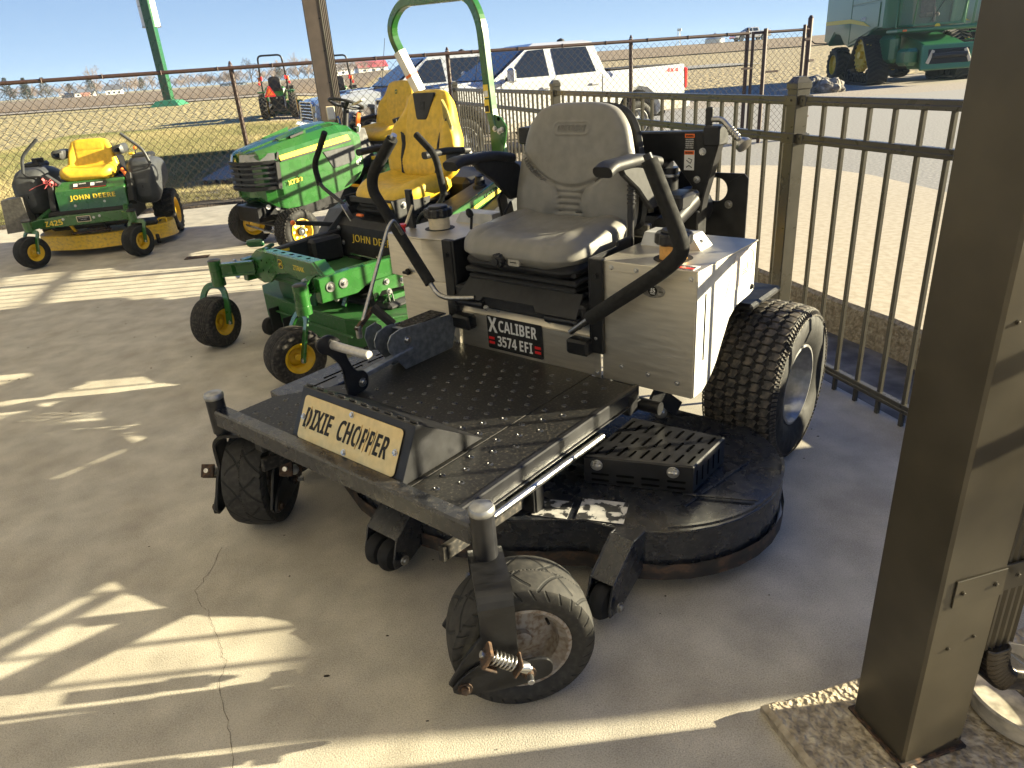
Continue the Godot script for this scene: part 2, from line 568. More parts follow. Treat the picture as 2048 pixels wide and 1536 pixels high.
func concrete_mat(tint: Color, speck: float) -> StandardMaterial3D:
	var fine := FastNoiseLite.new()
	fine.noise_type = FastNoiseLite.TYPE_SIMPLEX
	fine.frequency = 0.3
	fine.fractal_octaves = 3
	var im := fine.get_seamless_image(1024, 1024)
	var big := FastNoiseLite.new()
	big.seed = 5
	big.frequency = 0.008
	big.fractal_octaves = 5
	var ib := big.get_seamless_image(1024, 1024)
	var a := im.get_data()
	var c := ib.get_data()
	var out := PackedByteArray()
	out.resize(1024 * 1024 * 3)
	var h := PackedByteArray()
	h.resize(1024 * 1024)
	var rng := RandomNumberGenerator.new()
	rng.seed = 11
	for i in 1024 * 1024:
		var f := a[i] / 255.0
		var k := 1.0 - speck * 1.2 * (1.0 - f) * (1.0 - f) + (c[i] / 255.0 - 0.5) * 0.16
		var r := rng.randi()
		if r % 89 == 0:
			k *= 0.8
		elif r % 211 == 0:
			k *= 1.18
		out[i * 3] = int(clampf(tint.r * k, 0, 1) * 255)
		out[i * 3 + 1] = int(clampf(tint.g * k, 0, 1) * 255)
		out[i * 3 + 2] = int(clampf(tint.b * k, 0, 1) * 255)
		h[i] = a[i]
	var m := StandardMaterial3D.new()
	m.albedo_texture = ImageTexture.create_from_image(Image.create_from_data(1024, 1024, false, Image.FORMAT_RGB8, out))
	m.heightmap_enabled = true
	m.heightmap_texture = ImageTexture.create_from_image(Image.create_from_data(1024, 1024, false, Image.FORMAT_L8, h))
	m.heightmap_scale = 0.07
	m.roughness = 0.8
	m.detail_enabled = true
	m.detail_blend_mode = BaseMaterial3D.BLEND_MODE_MUL
	m.detail_albedo = ramp("stain", 0.012, [[0.15, Color(0.86, 0.84, 0.815)], [0.4, Color(0.94, 0.93, 0.92)], [0.8, Color(1, 1, 1)]], 1024, 6)
	m.detail_uv_layer = BaseMaterial3D.DETAIL_UV_2
	m.uv2_triplanar = true
	m.uv2_world_triplanar = true
	m.uv2_scale = Vector3.ONE * 0.16
	return tri(m, 0.55, true)

const FO := Vector3(-7.03, 0, -10.47)   # chain-link fence: a point on it, and its direction
const IO := Vector3(1.5, 0, -3.7)       # metal picket fence: its first post
func ground_and_pads() -> void:
	var rng := RandomNumberGenerator.new()
	rng.seed = 3
	# land to the horizon, one sheet
	var g := B.new()
	var N := 110
	var w := func(i: int, lo: float, hi: float) -> float:
		var t := float(i) / N * 2.0 - 1.0
		return (lo + hi) / 2 + sign(t) * pow(absf(t), 2.4) * (hi - lo) / 2
	var P := []
	for i in N + 1:
		var row := []
		for j in N + 1:
			var x: float = w.call(j, -430.0, 430.0)
			var z: float = -20.0 + w.call(i, -430.0, 430.0)
			row.append(Vector3(x, terr(x, z) - 0.08, z))
		P.append(row)
	for i in N:
		for j in N:
			g.face([P[i][j], P[i][j + 1], P[i + 1][j + 1], P[i + 1][j]], Vector3.UP, 1)
	var C := func(r: float, gg: float, b: float) -> Color: return Color(r, gg, b)
	var hay := mapped(ramp("hay", 0.03, [[0.25, C.call(0.21, 0.16, 0.085)], [0.5, C.call(0.33, 0.26, 0.14)], [0.8, C.call(0.43, 0.35, 0.2)]], 512, 6), 1.0, 0.0, 0.11, true)
	bump(hay, "hb", 0.08, 8.0)
	kind(put(g, "ground", hay), "structure")
	var lawn := mapped(ramp("lawn", 0.02, [[0.2, C.call(0.2, 0.18, 0.07)], [0.4, C.call(0.34, 0.275, 0.12)], [0.6, C.call(0.42, 0.335, 0.155)], [0.85, C.call(0.47, 0.385, 0.2)]], 1024, 7), 1.0, 0.0, 0.09, true)
	bump(lawn, "lb", 0.14, 5.0)
	sheet("lawn", lawn, [10, -70, 43, -70], [10, -2, 14, -4, 30, -7, 43, -9], 9.4, 43.6, 50, 60, -0.02, 0.02)
	var till := mapped(ramp("till", 0.05, [[0.3, C.call(0.15, 0.1, 0.058)], [0.55, C.call(0.27, 0.19, 0.115)], [0.85, C.call(0.38, 0.29, 0.18)]], 512, 6), 1.0, 0.0, Vector3(0.08, 0.08, 0.2), true)
	bump(till, "tb", 0.1, 12.0)
	sheet("stubble_field", till, [50, -140, 170, -230], [50, -9, 170, -22], 49.5, 172, 60, 60, 0.03, 0.03)
	sheet("stubble_field", till, [92, 2, 150, 3], [92, 48, 150, 70], 92, 150, 40, 30, 0.03, 0.03)
	var grav := mapped(ramp("grav", 0.1, [[0.3, C.call(0.2, 0.165, 0.13)], [0.6, C.call(0.33, 0.28, 0.23)], [0.85, C.call(0.45, 0.4, 0.33)]], 512, 5), 1.0, 0.0, 0.35, true)
	bump(grav, "gb", 0.2, 1.2)
	var asph := mapped(ramp("asph", 0.12, [[0.3, C.call(0.2, 0.19, 0.18)], [0.6, C.call(0.25, 0.24, 0.225)], [0.85, C.call(0.3, 0.29, 0.27)]], 512, 5), 0.95, 0.0, 0.3, true)
	bump(asph, "gb", 0.2, 0.3)
	sheet("gravel_lot", grav, [12, -5.3, 14, -5.9, 20, -6.8, 34, -9], [12, 60, 34, 60], 11.2, 37.0, 40, 40, -0.008)
	sheet("road", asph, [9, 1.2, 24, 2.2], [9, 40, 24, 60], 5.0, 24.0, 30, 30, 0.0)
	sheet("road", grav, [44, -150, 48.5, -165], [44, -9, 48.5, -9], 44.2, 48.6, 4, 60, 0.02)
	sheet("road", asph, [61, -4, 66, -4], [61, 22, 66, 20], 61, 66, 4, 30, 0.02)
	# concrete pad, seen in the foreground, with its crack and its flush cover plate
	var conc := concrete_mat(Color(0.755, 0.73, 0.675), 0.22)
	var pad := B.new()
	pad.x = X(Vector3.ZERO, Vector3(90, 0, 0))
	pad.prism(P2([-16, -8.05, -7.4, -10.1, -0.9, -11.85, -0.42, -11.2, 1.38, -4.3, 2.3, -0.9, 3.2, 2.6, 3.2, 5, -16, 5]), 0.0, 0.12, 0.004)
	var slab := put(pad, "concrete_pad", conc)
	kind(slab, "structure")
	var cr := B.new()
	var pts := P2([-1.152, -2.26, -1.15, -2.1, -1.159, -2.018, -1.13, -1.96, -1.103, -1.924, -1.07, -1.9, -1.03, -1.82, -0.979, -1.74, -0.96, -1.7, -0.938, -1.674, -0.93, -1.6, -0.88, -1.48, -0.83, -1.4, -0.792, -1.293, -0.76, -1.15, -0.7, -1.0])
	var fine := []
	for i in pts.size() - 1:
		for k in 4:
			fine.append((pts[i] as Vector2).lerp(pts[i + 1], k / 4.0) + Vector2(rng.randf_range(-0.006, 0.006), rng.randf_range(-0.004, 0.004)))
	for i in fine.size() - 1:
		var hw: float = [0.0006, 0.001, 0.0005, 0.0008][i % 4]
		var p: Vector2 = fine[i]
		var q: Vector2 = fine[i + 1]
		cr.face([Vector3(p.x - hw, 0.0012, p.y), Vector3(p.x + hw, 0.0012, p.y), Vector3(q.x + hw, 0.0012, q.y), Vector3(q.x - hw, 0.0012, q.y)], Vector3.UP)
	put(cr, "crack", mk(Color(0.1, 0.085, 0.065), 1.0, 0.0, 0.0), slab)
	put(B.new(X(Vector3(-3.2, 0.002, -7.45), Vector3(0, 8, 0))).box(Vector3.ZERO, Vector3(0.24, 0.006, 0.13), 0.002), "cover_plate", M.rusty, slab)
	var deb := MultiMesh.new()
	deb.transform_format = MultiMesh.TRANSFORM_3D
	deb.mesh = B.new().lathe([Vector2(0, 0), Vector2(1, 0.1), Vector2(0.75, 0.6), Vector2(0, 0.8)], 5).mesh()
	deb.instance_count = 150
	for i in 150:
		var p := Vector3(rng.randf_range(-3.5, 1.6), 0.001, rng.randf_range(-6.5, -0.7))
		var s := rng.randf_range(0.0015, 0.005)
		deb.set_instance_transform(i, Transform3D(Basis.from_euler(Vector3(0, rng.randf() * TAU, 0)).scaled(Vector3(s * rng.randf_range(1, 2.4), s * 0.6, s)), p))
	var dm := MultiMeshInstance3D.new()
	dm.multimesh = deb
	dm.name = "grit"
	dm.material_override = M.soil
	slab.add_child(dm)
	dm.set_meta("kind", "stuff")
	# strip of soil under the fence
	var so := B.new()
	for i in 60:
		var a := FO + Vector3(cos(0.269), 0, -sin(0.269)) * (i * 0.17 - 3.2)
		var e := FO + Vector3(cos(0.269), 0, -sin(0.269)) * ((i + 1) * 0.17 - 3.2)
		var nn := Vector3(sin(0.269), 0, cos(0.269))
		var w0 := 0.22 + 0.14 * sin(i * 1.7) + 0.08 * sin(i * 0.6)
		var w1 := 0.22 + 0.14 * sin((i + 1) * 1.7) + 0.08 * sin((i + 1) * 0.6)
		so.face([a + nn * 0.24 + Vector3(0, 0.03, 0), e + nn * 0.24 + Vector3(0, 0.03, 0), e - nn * w1 + Vector3(0, 0.015, 0), a - nn * w0 + Vector3(0, 0.015, 0)], Vector3.UP, 1)
		so.face([a + nn * 0.24 + Vector3(0, 0.03, 0), e + nn * 0.24 + Vector3(0, 0.03, 0), e + nn * 0.3, a + nn * 0.3], Vector3(0, 1, 1))
	kind(put(so, "bare_soil", M.soil), "structure")
	# raised concrete apron with its rough kerb face beyond the picket fence
	var ap := B.new()
	var dir := Vector2(0.259, 0.966)
	var n2 := Vector2(0.966, -0.259)
	var k0 := Vector2(1.5, -3.7) + n2 * 0.56
	var near := []
	for i in 26:
		near.append(k0 + dir * (4.0 - i * 0.42) + n2 * (0.012 * sin(i * 2.3) + 0.01 * sin(i * 5.1)))
	var far := P2([1.9, -11.3, 2.5, -11.35, 3.39, -11.1, 4.0, -10.75, 4.44, -10.38, 4.8, -9.3, 4.87, -7.77, 5.6, -4, 6.5, 1])
	var ring := near + far
	var yy := func(p: Vector2) -> float: return 0.205 if (p - k0).dot(n2) < 0.3 else 0.03 + 0.1 * clampf((p.y + 9.0) / 8.0, 0.0, 1.0)
	var tr := Geometry2D.triangulate_polygon(PackedVector2Array(ring))
	for i in range(0, tr.size(), 3):
		var q := []
		for k in 3:
			var p: Vector2 = ring[tr[i + k]]
			q.append(Vector3(p.x, yy.call(p), p.y))
		ap.face(q, Vector3.UP, 1)
	var apron := put(ap, "concrete_apron", concrete_mat_2())
	kind(apron, "structure")
	var kf := B.new()
	for i in near.size() - 1:
		var p: Vector2 = near[i]
		var q: Vector2 = near[i + 1]
		var o := n2 * 0.016
		kf.face([Vector3(p.x - o.x, -0.02, p.y - o.y), Vector3(q.x - o.x, -0.02, q.y - o.y), Vector3(q.x - o.x, 0.185, q.y - o.y), Vector3(p.x - o.x, 0.185, p.y - o.y)], Vector3(-1, 0, 0), 1)
		kf.face([Vector3(p.x, 0.206, p.y), Vector3(q.x, 0.206, q.y), Vector3(q.x - o.x, 0.185, q.y - o.y), Vector3(p.x - o.x, 0.185, p.y - o.y)], Vector3(-1, 1, 0), 2)
	put(kf, "kerb_face", M.concrete_edge, apron)
	var st := B.new()   # the lower strip between fence and kerb
	st.x = X(Vector3(0, 0, 0), Vector3(90, 0, 0))
	var a0 := Vector2(1.5, -3.7) + n2 * 0.06 + dir * 4.2
	var a1 := Vector2(1.5, -3.7) + n2 * 0.06 - dir * 7.6
	st.prism([a0, a1, a1 + n2 * 0.6, a0 + n2 * 0.6], 0.012, 0.1, 0.0)
	kind(put(st, "drain_strip", mk(Color(0.2, 0.185, 0.165), 0.95, 0.0, 0.35, 1.0)), "structure")
	put(B.new(X(Vector3(1.93, 0.0, -3.0), Vector3(0, 60, 8))).box(Vector3.ZERO, Vector3(0.09, 0.012, 0.02), 0.003), "twig", M.rusty, apron)
	# clods by the lawn
	for q in [[-5.1, -13.6, 0.3, "dark clod of dug soil on the lawn, leftmost and smallest"], [-4.35, -13.7, 0.42, "dark mound of dug soil on the lawn behind the mower's right lever, in the middle"], [-3.85, -13.9, 0.62, "largest dark mound of dug soil, beside the brown fence post"]]:
		var cb := B.new()
		for k in 26:
			var s: float = q[2] * rng.randf_range(0.12, 0.3)
			cb.x = Transform3D(Basis.from_euler(Vector3(rng.randf() * 6, rng.randf() * 6, 0)), Vector3(rng.randf_range(-1, 1) * q[2], rng.randf_range(0, 0.22) * q[2], rng.randf_range(-0.4, 0.4) * q[2]))
			cb.box(Vector3.ZERO, Vector3(s, s * 0.8, s * 1.1), s * 0.3)
		var o := put(cb, "soil_mound", M.soil, null, X(Vector3(q[0], terr(q[0], q[1]) - 0.02, q[1])))
		tag(o, q[3], "soil", "mounds of dug soil")
	# grass tufts on the nearer lawn
	var blade := B.new()
	for k in 7:
		var a := k * 0.9
		var o := Vector3(cos(a * 2.1), 0, sin(a * 2.1)) * 0.03
		var tip := o + Vector3(cos(a) * 0.035, 0.05 + 0.012 * (k % 3), sin(a) * 0.035)
		var sd := Vector3(-sin(a), 0, cos(a)) * 0.004
		blade.face([o - sd, o + sd, tip], Vector3(cos(a), 0.3, sin(a)))
	var bm := blade.mesh()
	var gm := MultiMesh.new()
	gm.transform_format = MultiMesh.TRANSFORM_3D
	gm.use_colors = true
	gm.mesh = bm
	var spots := []
	while spots.size() < 90000:
		var x := rng.randf_range(-15, -2.4)
		var z := -rng.randf_range(10.2, 27.0)
		if z > -10.47 - (x + 7.03) * 0.2755 - 0.25 or x > -5.6 + (z + 12.0) * 0.06 and z < -14.2:
			continue
		spots.append(Vector3(x, terr(x, z) - 0.025, z))
	gm.instance_count = spots.size()
	var gn := FastNoiseLite.new()
	gn.frequency = 0.12
	for i in spots.size():
		var p: Vector3 = spots[i]
		gm.set_instance_transform(i, Transform3D(Basis.from_euler(Vector3(0, rng.randf() * TAU, 0)).scaled(Vector3.ONE * rng.randf_range(0.55, 1.15)), p))
		var dry := clampf(0.45 + gn.get_noise_2d(p.x, p.z * 1.6) * 0.9 + rng.randf_range(-0.3, 0.3), 0.0, 1.0)
		gm.set_instance_color(i, Color(0.15, 0.165, 0.055).lerp(Color(0.46, 0.38, 0.2), dry) * rng.randf_range(0.8, 1.1))
	var gi := MultiMeshInstance3D.new()
	gi.multimesh = gm
	gi.name = "grass"
	var gmat := StandardMaterial3D.new()
	gmat.vertex_color_use_as_albedo = true
	gmat.roughness = 1.0
	gi.material_override = gmat
	add_child(gi)
	kind(gi, "stuff")

func concrete_mat_2() -> StandardMaterial3D:
	var m := mapped(ramp("ap", 0.05, [[0.25, Color(0.38, 0.32, 0.235)], [0.55, Color(0.43, 0.37, 0.28)], [0.85, Color(0.47, 0.41, 0.315)]], 512, 7), 0.95, 0.0, 0.5, true)
	return bump(m, "gb", 0.25, 0.06)

func columns() -> void:
	# the near column on its footing
	var fb := B.new()
	fb.x = X(Vector3(0.591, 0, -1.344), Vector3(0, 14, 0)) * X(Vector3.ZERO, Vector3(90, 0, 0))
	fb.prism(P2([0, 0, 0.045, 0.0, 0.06, 0.006, 0.5, 0.004, 1.6, 0.01, 1.6, 0.62, 0.0, 0.62, -0.012, 0.4, 0.006, 0.2]), -0.035, 0.14, 0.012)
	kind(put(fb, "concrete_footing", M.concrete_edge), "structure")
	var at := X(Vector3(0.914, 0.036, -1.24), Vector3(0, 14, 0))
	var t := thing("steel_column", "wide bronze-painted steel column at the right edge, on a rough concrete footing", "column", at, "canopy columns")
	put(B.new().box(Vector3(0, 1.6, 0), Vector3(0.168, 3.2, 0.168), 0.006), "shaft", M.column, t)
	put(B.new().box(Vector3(0, 0.003, 0), Vector3(0.186, 0.008, 0.186), 0.002), "base_seal", M.rusty, t)
	var sc := B.new()
	for q in [[0.065, 0.03], [-0.03, 0.345], [0.035, 0.36], [-0.05, 1.1]]:
		sc.bolt(Vector3(q[0], q[1], 0.0845), Vector3(0, 0, 1), 0.0035)
	put(sc, "screw", M.column, t)
	# corrugated downspout with strap, elbow and basin
	var d := thing("downspout", "corrugated brown metal downspout with ribbed elbow beside the near column", "downspout", at * X(Vector3(0.13, 0, 0.045)))
	var sec := []
	for k in 14:
		sec.append(Vector2(-0.042 + k * 0.00646, -0.03 + (0.007 if k % 3 == 1 else 0.0)))
	for k in 14:
		sec.append(Vector2(0.042 - k * 0.00646, 0.03 - (0.007 if k % 3 == 1 else 0.0)))
	var sec2 := []
	for s in sec:
		sec2.append(s)
	put(B.new().sweep(sec2, [Vector3(0, 0.29, 0), Vector3(0, 3.15, 0)], false), "pipe", M.column, d)
	var el := B.new()
	var path := []
	var rs := []
	for i in 31:
		var k := i / 30.0
		var a := k * 1.15
		path.append(Vector3(0.1 - cos(a) * 0.1, 0.29 - sin(a) * 0.13, 0.0))
		rs.append(1.02 + (0.1 if i % 3 == 1 else 0.0))
	path.append(path[30] + Vector3(0.05, -0.022, 0))
	rs.append(1.0)
	for i in 22:
		var k := (i + 1) / 22.0
		var a := 1.15 - k * 0.75
		path.append(path[path.size() - 1] + Vector3(sin(a), -cos(a), 0) * 0.006)
		rs.append(1.0 + (0.09 if i % 3 == 1 else 0.0))
	el.sweep(rr(0.06, 0.085, 0.018), path, true, true, rs)
	put(el, "elbow", mk(Color(0.06, 0.052, 0.045), 0.22, 0.7, 0.1, 4.0), d)
	var stp := B.new()
	stp.box(Vector3(-0.115, 0.5, 0.041), Vector3(0.13, 0.07, 0.004), 0.001)
	stp.box(Vector3(0.0, 0.5, 0.033), Vector3(0.1, 0.07, 0.005), 0.001)
	for q in [[-0.16, 0.5], [-0.075, 0.5], [-0.02, 0.51], [0.025, 0.51]]:
		stp.bolt(Vector3(q[0], q[1], 0.043), Vector3(0, 0, 1), 0.0045)
	put(stp, "strap", M.column, d)
	var ba := B.new()
	ba.lathe([Vector2(0.1, 0), Vector2(0.148, 0.008), Vector2(0.158, 0.06), Vector2(0.152, 0.064), Vector2(0.14, 0.014), Vector2(0, 0.012)], 40)
	tag(put(ba, "drain_basin", mk(Color(0.62, 0.56, 0.45), 0.45, 0.0, 0.3, 4.0), null, X(Vector3(1.25, 0.037, -1.27))), "round off-white plastic basin under the downspout elbow", "basin")
	# the far column
	var f := thing("steel_column", "far brown steel column behind the green tractor hood, with a ribbed downspout on it", "column", X(Vector3(-1.99, 0, -9.3), Vector3(0, 14, 0)), "canopy columns")
	put(B.new().box(Vector3(0, 1.6, 0), Vector3(0.185, 3.2, 0.185), 0.006), "shaft", M.column2, f)
	put(B.new().sweep(sec, [Vector3(0.13, 0.3, 0.06), Vector3(0.13, 3.15, 0.06)], false), "ribbed_pipe", M.column2, f)
	var trim := B.new()
	trim.box(Vector3(0.096, 1.6, 0.094), Vector3(0.014, 3.2, 0.01), 0.002)
	put(trim, "trim", M.bronze, f)
	var sc2 := B.new()
	for k in 6:
		sc2.bolt(Vector3(0.07, 0.9 + k * 0.34, 0.093), Vector3(0, 0, 1), 0.006)
	put(sc2, "screw", M.dark, f)
	var bx := thing("outlet_box", "small off-white outlet box with a blue plug on the far column", "outlet box", X(Vector3(-1.935, 1.24, -9.185), Vector3(0, 14, 0)))
	put(B.new().box(Vector3(0, 0, 0.02), Vector3(0.1, 0.16, 0.045), 0.006), "housing", M.cream, bx)
	put(B.new().prism(rr(0.088, 0.145, 0.02), 0.042, 0.028, 0.012), "cover", M.white, bx)
	put(B.new().tube(bend(P3([0.06, -0.05, 0.03, 0.08, -0.04, 0.04, 0.09, -0.12, 0.04, 0.085, -0.3, 0.02]), 0.03), 0.009, 8), "plug", mk(Color(0.03, 0.12, 0.4), 0.4, 0.0, 0.0), bx)

func canopy() -> void:
	# unseen roof over the columns, added translucent: screens the blue zenith, fills shade softly
	var t := thing("added_canopy_roof", "unseen roof added over the two columns, translucent to spread soft light on the pad", "roof")
	var m := mk(Color(0.85, 0.84, 0.8), 0.6, 0.0, 0.0)
	m.backlight_enabled = true
	m.backlight = Color(1, 0.985, 0.95)
	for k in 9:
		var p := B.new(X(Vector3(0, 3.3, 0), Vector3(90, 0, 0)))
		var z0 := -9.9 + k * 1.75
		var x0 := -2.1 + (z0 + 9.9) * 0.3535 + 0.3
		p.prism([Vector2(-13, z0), Vector2(x0, z0), Vector2(x0 + 0.61, z0 + 1.73), Vector2(-13, z0 + 1.73)], 0.0, 0.004, 0.0)
		put(p, "panel", m, t)
	for k in 3:
		put(B.new().box(Vector3(-6.5, 3.22, -9.3 + k * 4.03 * 2.0), Vector3(15.0 if k else 8.8, 0.14, 0.1), 0.004), "beam", M.column2, t)

func added_shade_crate() -> void:
	# added out of view on the apron, to shade the pad by the rear wheel
	var t := thing("added_crate", "unseen crate added right of the frame to cast shade on the pad", "crate", X(Vector3(5.2, 0.12, -2.29)))
	put(B.new().box(Vector3(0, 0.62, 0), Vector3(0.9, 1.2, 1.22), 0.01), "body", mk(Color(0.4, 0.29, 0.17), 0.8, 0.0, 0.2, 1.5), t)
	for k in 3:
		put(B.new().box(Vector3(0, 0.62, -0.45 + k * 0.45), Vector3(0.96, 1.22, 0.09), 0.005), "batten", mk(Color(0.45, 0.33, 0.2), 0.8, 0.0, 0.2, 2.0), t)

func chain_mesh(b: B, x0: float, x1: float, y0: float, y1: float) -> void:
	var hp := 0.0575
	var nw := int((x1 - x0) / hp)
	var ny := int((y1 - y0) / hp)
	var r := 0.0027
	for k in nw:
		var xa := x0 + k * hp
		for s in ny:
			var odd := (s + k) % 2
			var a := Vector3(xa + (hp if odd else 0.0), y0 + s * hp, 0.003 * (1 if odd else -1))
			var c := Vector3(xa + (0.0 if odd else hp), y0 + (s + 1) * hp, -0.003 * (1 if odd else -1))
			var t := (c - a).normalized()
			var u := t.cross(Vector3(0, 0, 1)).normalized() * r
			var w := Vector3(0, 0, r)
			var q := [u + w * 0.6, -u + w * 0.6, -w * 1.1]
			for i in 3:
				var j := (i + 1) % 3
				b.face([a + q[i], a + q[j], c + q[j], c + q[i]], q[i] + q[j])
func chain_fence() -> void:
	var at := X(FO, Vector3(0, 15.4, 0))
	var t := thing("chain_link_fence", "brown chain-link fence with a pipe top rail along the back of the pad", "fence", at)
	put(B.new().tube([Vector3(-4, 1.86, 0), Vector3(12.0, 1.86, 0)], 0.026, 12), "top_rail", M.brown, t)
	for px in [-3.0, 0.2 - 0.05, 3.42, 6.65, 9.8, 12.04]:
		if absf(px - 0.15) < 0.01:
			continue
		var pb := B.new()
		pb.cyl(Vector3(px, 0.95, -0.05), 0.034, 1.9, 14)
		pb.lathe([Vector2(0, 0)], 3)
		pb.cyl(Vector3(px, 1.93, -0.05), 0.03, 0.05, 12, 0.01)
		pb.box(Vector3(px, 1.86, -0.02), Vector3(0.07, 0.03, 0.06), 0.004)
		put(pb, "post", M.brown, t)
	var w := B.new()
	chain_mesh(w, -4.0, 12.02, 0.03, 1.86)
	kind(put(w, "wire_mesh", M.wire, t), "stuff")
	var tie := B.new().box(Vector3.ZERO, Vector3(0.014, 0.062, 0.062), 0.003).mesh()
	for k in 21:
		put(tie, "tie", M.brown, t, X(Vector3(-3.6 + k * 0.76, 1.86, 0)))
	put(B.new().tube([Vector3(-4, 0.06, 0), Vector3(12, 0.05, 0)], 0.004, 5), "bottom_wire", M.wire, t)
	# gate at the right end
	var g := thing("chain_link_gate", "narrow brown chain-link gate with latch bars at the right end of the fence", "gate", at * X(Vector3(12.1, 0, 0), Vector3(0, -4, 0)))
	var fr := B.new()
	fr.tube(P3([0.02, 0.1, 0, 0.02, 1.86, 0]), 0.026, 10)
	fr.tube(P3([0.0, 1.86, 0, 1.1, 1.86, 0]), 0.024, 10)
	fr.tube(P3([0.0, 0.1, 0, 1.1, 0.1, 0]), 0.022, 10)
	put(fr, "frame", M.brown, g)
	put(B.new().tube(P3([0.24, 0.02, 0.03, 0.24, 1.92, 0.03]), 0.036, 12), "stile", M.brown, g)
	put(B.new().tube(P3([1.02, 0.08, 0, 1.02, 1.94, 0]), 0.03, 12), "stile", M.brown, g)
	for s in [[-0.2, 1.3, 0.2], [0.28, 1.22, 0.24]]:
		put(B.new().box(Vector3(s[0] + s[2] / 2, s[1], 0.05), Vector3(s[2], 0.035, 0.02), 0.004), "latch_bar", M.brown, g)
	for yv in [0.3, 1.0, 1.7]:
		put(B.new().box(Vector3(1.08, yv, 0.0), Vector3(0.12, 0.05, 0.07), 0.01), "hinge", M.brown, g)
	var gm := B.new()
	chain_mesh(gm, 0.02, 1.02, 0.1, 1.86)
	kind(put(gm, "wire_mesh", M.wire, g), "stuff")
	var ep := B.new()
	ep.cyl(Vector3(0, 1.02, 0), 0.045, 2.04, 16)
	ep.cyl(Vector3(0, 2.06, 0), 0.048, 0.05, 16, 0.02)
	ep.box(Vector3(0.05, 1.35, 0.03), Vector3(0.12, 0.04, 0.05), 0.008)
	ep.box(Vector3(0.05, 0.4, 0.03), Vector3(0.12, 0.04, 0.05), 0.008)
	tag(put(ep, "gate_post", M.brown, null, at * X(Vector3(13.28, 0, 0))), "tall brown round post at the hinge end of the chain-link gate", "post")

func picket_fence() -> void:
	var t := thing("picket_fence", "bronze metal picket fence running from the near column back to the chain-link fence", "fence", Transform3D(Basis(Vector3(0.259, 0, 0.966), Vector3.UP, Vector3(-0.966, 0, 0.259)), IO))
	var L := 3.5
	for sp in [[-7.8, -3.49], [-3.49, 0.0], [0.0, L]]:
		var m: float = (sp[0] + sp[1]) / 2
		var w: float = sp[1] - sp[0] - 0.09
		for yv in [1.36, 1.185, 0.095]:
			var r := B.new()
			r.box(Vector3(m, yv, 0), Vector3(w, 0.036, 0.032), 0.003)
			r.box(Vector3(m, yv - 0.012, 0), Vector3(w, 0.02, 0.038), 0.003)
			put(r, "rail", M.bronze, t)
			for e in [[sp[0] + 0.06, 1.0], [sp[1] - 0.06, -1.0]]:
				var br := B.new()
				br.box(Vector3(e[0], yv - 0.002, 0), Vector3(0.05, 0.05, 0.046), 0.004)
				br.bolt(Vector3(e[0], yv, 0.022), Vector3(0, 0, 1), 0.006)
				put(br, "bracket", M.bronze, t)
	var pk := B.new().box(Vector3(0, 0.66, 0), Vector3(0.019, 1.34, 0.019), 0.002).mesh()
	for k in 76:
		var xx := -7.66 + k * 0.1455
		var near := false
		for p in [-7.8, -3.49, 0.0, L]:
			near = near or absf(xx - p) < 0.06
		if not near:
			put(pk, "picket", M.bronze, t, X(Vector3(xx, 0.012, 0)))
	for p in [-7.8, -3.49, 0.0, L]:
		var b := B.new()
		b.box(Vector3(p, 0.715, 0), Vector3(0.075, 1.43, 0.075), 0.004)
		var q := put(b, "post", M.bronze, t)
		var c := B.new()
		c.box(Vector3(p, 1.425, 0), Vector3(0.084, 0.03, 0.084), 0.003)
		c.loft([[Vector3(p - 0.04, 1.44, -0.04), Vector3(p + 0.04, 1.44, -0.04), Vector3(p + 0.04, 1.44, 0.04), Vector3(p - 0.04, 1.44, 0.04)], [Vector3(p - 0.022, 1.466, -0.022), Vector3(p + 0.022, 1.466, -0.022), Vector3(p + 0.022, 1.466, 0.022), Vector3(p - 0.022, 1.466, 0.022)]], false)
		put(c, "cap", M.bronze, q)
		for yv in [1.36, 1.185]:
			var cl := B.new()
			cl.box(Vector3(p, yv, 0), Vector3(0.081, 0.05, 0.081), 0.003)
			cl.bolt(Vector3(p, yv, 0.041), Vector3(0, 0, 1), 0.005)
			put(cl, "collar", M.bronze, q)

# ---------------------------------------------------------------- wheels
static func tyre_profile(R: float, r: float, w: float, sq := 0.36) -> Array:   # bottom (one side) over the tread to the other side
	var h := R - r
	var o := []
	for q in [[0.0, 0.40], [0.12, 0.46], [0.45, 0.5], [0.72, 0.49], [0.88, 0.45], [0.955, sq], [0.985, sq * 0.7], [1.0, 0.0]]:
		o.append(Vector2(r + h * q[0], -w * q[1]))
	for i in range(6, -1, -1):
		o.append(Vector2(o[i].x, -o[i].y))
	return o
func rim_mesh(r: float, w: float, dish: float, hub: float) -> B:
	var b := B.new()
	b.lathe([Vector2(r + 0.002, w * 0.38), Vector2(r + 0.004, w * 0.44), Vector2(r - 0.006, w * 0.445), Vector2(r - 0.014, w * 0.38), Vector2(r - 0.026, w * 0.3), Vector2(r - 0.03, w * 0.44 - dish), Vector2(r * 0.72, w * 0.44 - dish - 0.006), Vector2(hub * 1.5, w * 0.44 - dish * 0.86), Vector2(hub, w * 0.44 - dish * 0.86), Vector2(hub, w * 0.44 - dish * 0.55), Vector2(hub * 0.8, w * 0.44 - dish * 0.5), Vector2(0, w * 0.44 - dish * 0.5)], 40)
	b.lathe([Vector2(0, -w * 0.3), Vector2(hub, -w * 0.3), Vector2(hub * 1.2, -w * 0.2), Vector2(r - 0.03, -w * 0.2), Vector2(r - 0.014, -w * 0.38), Vector2(r, -w * 0.44), Vector2(r + 0.003, -w * 0.38)], 40)
	return b
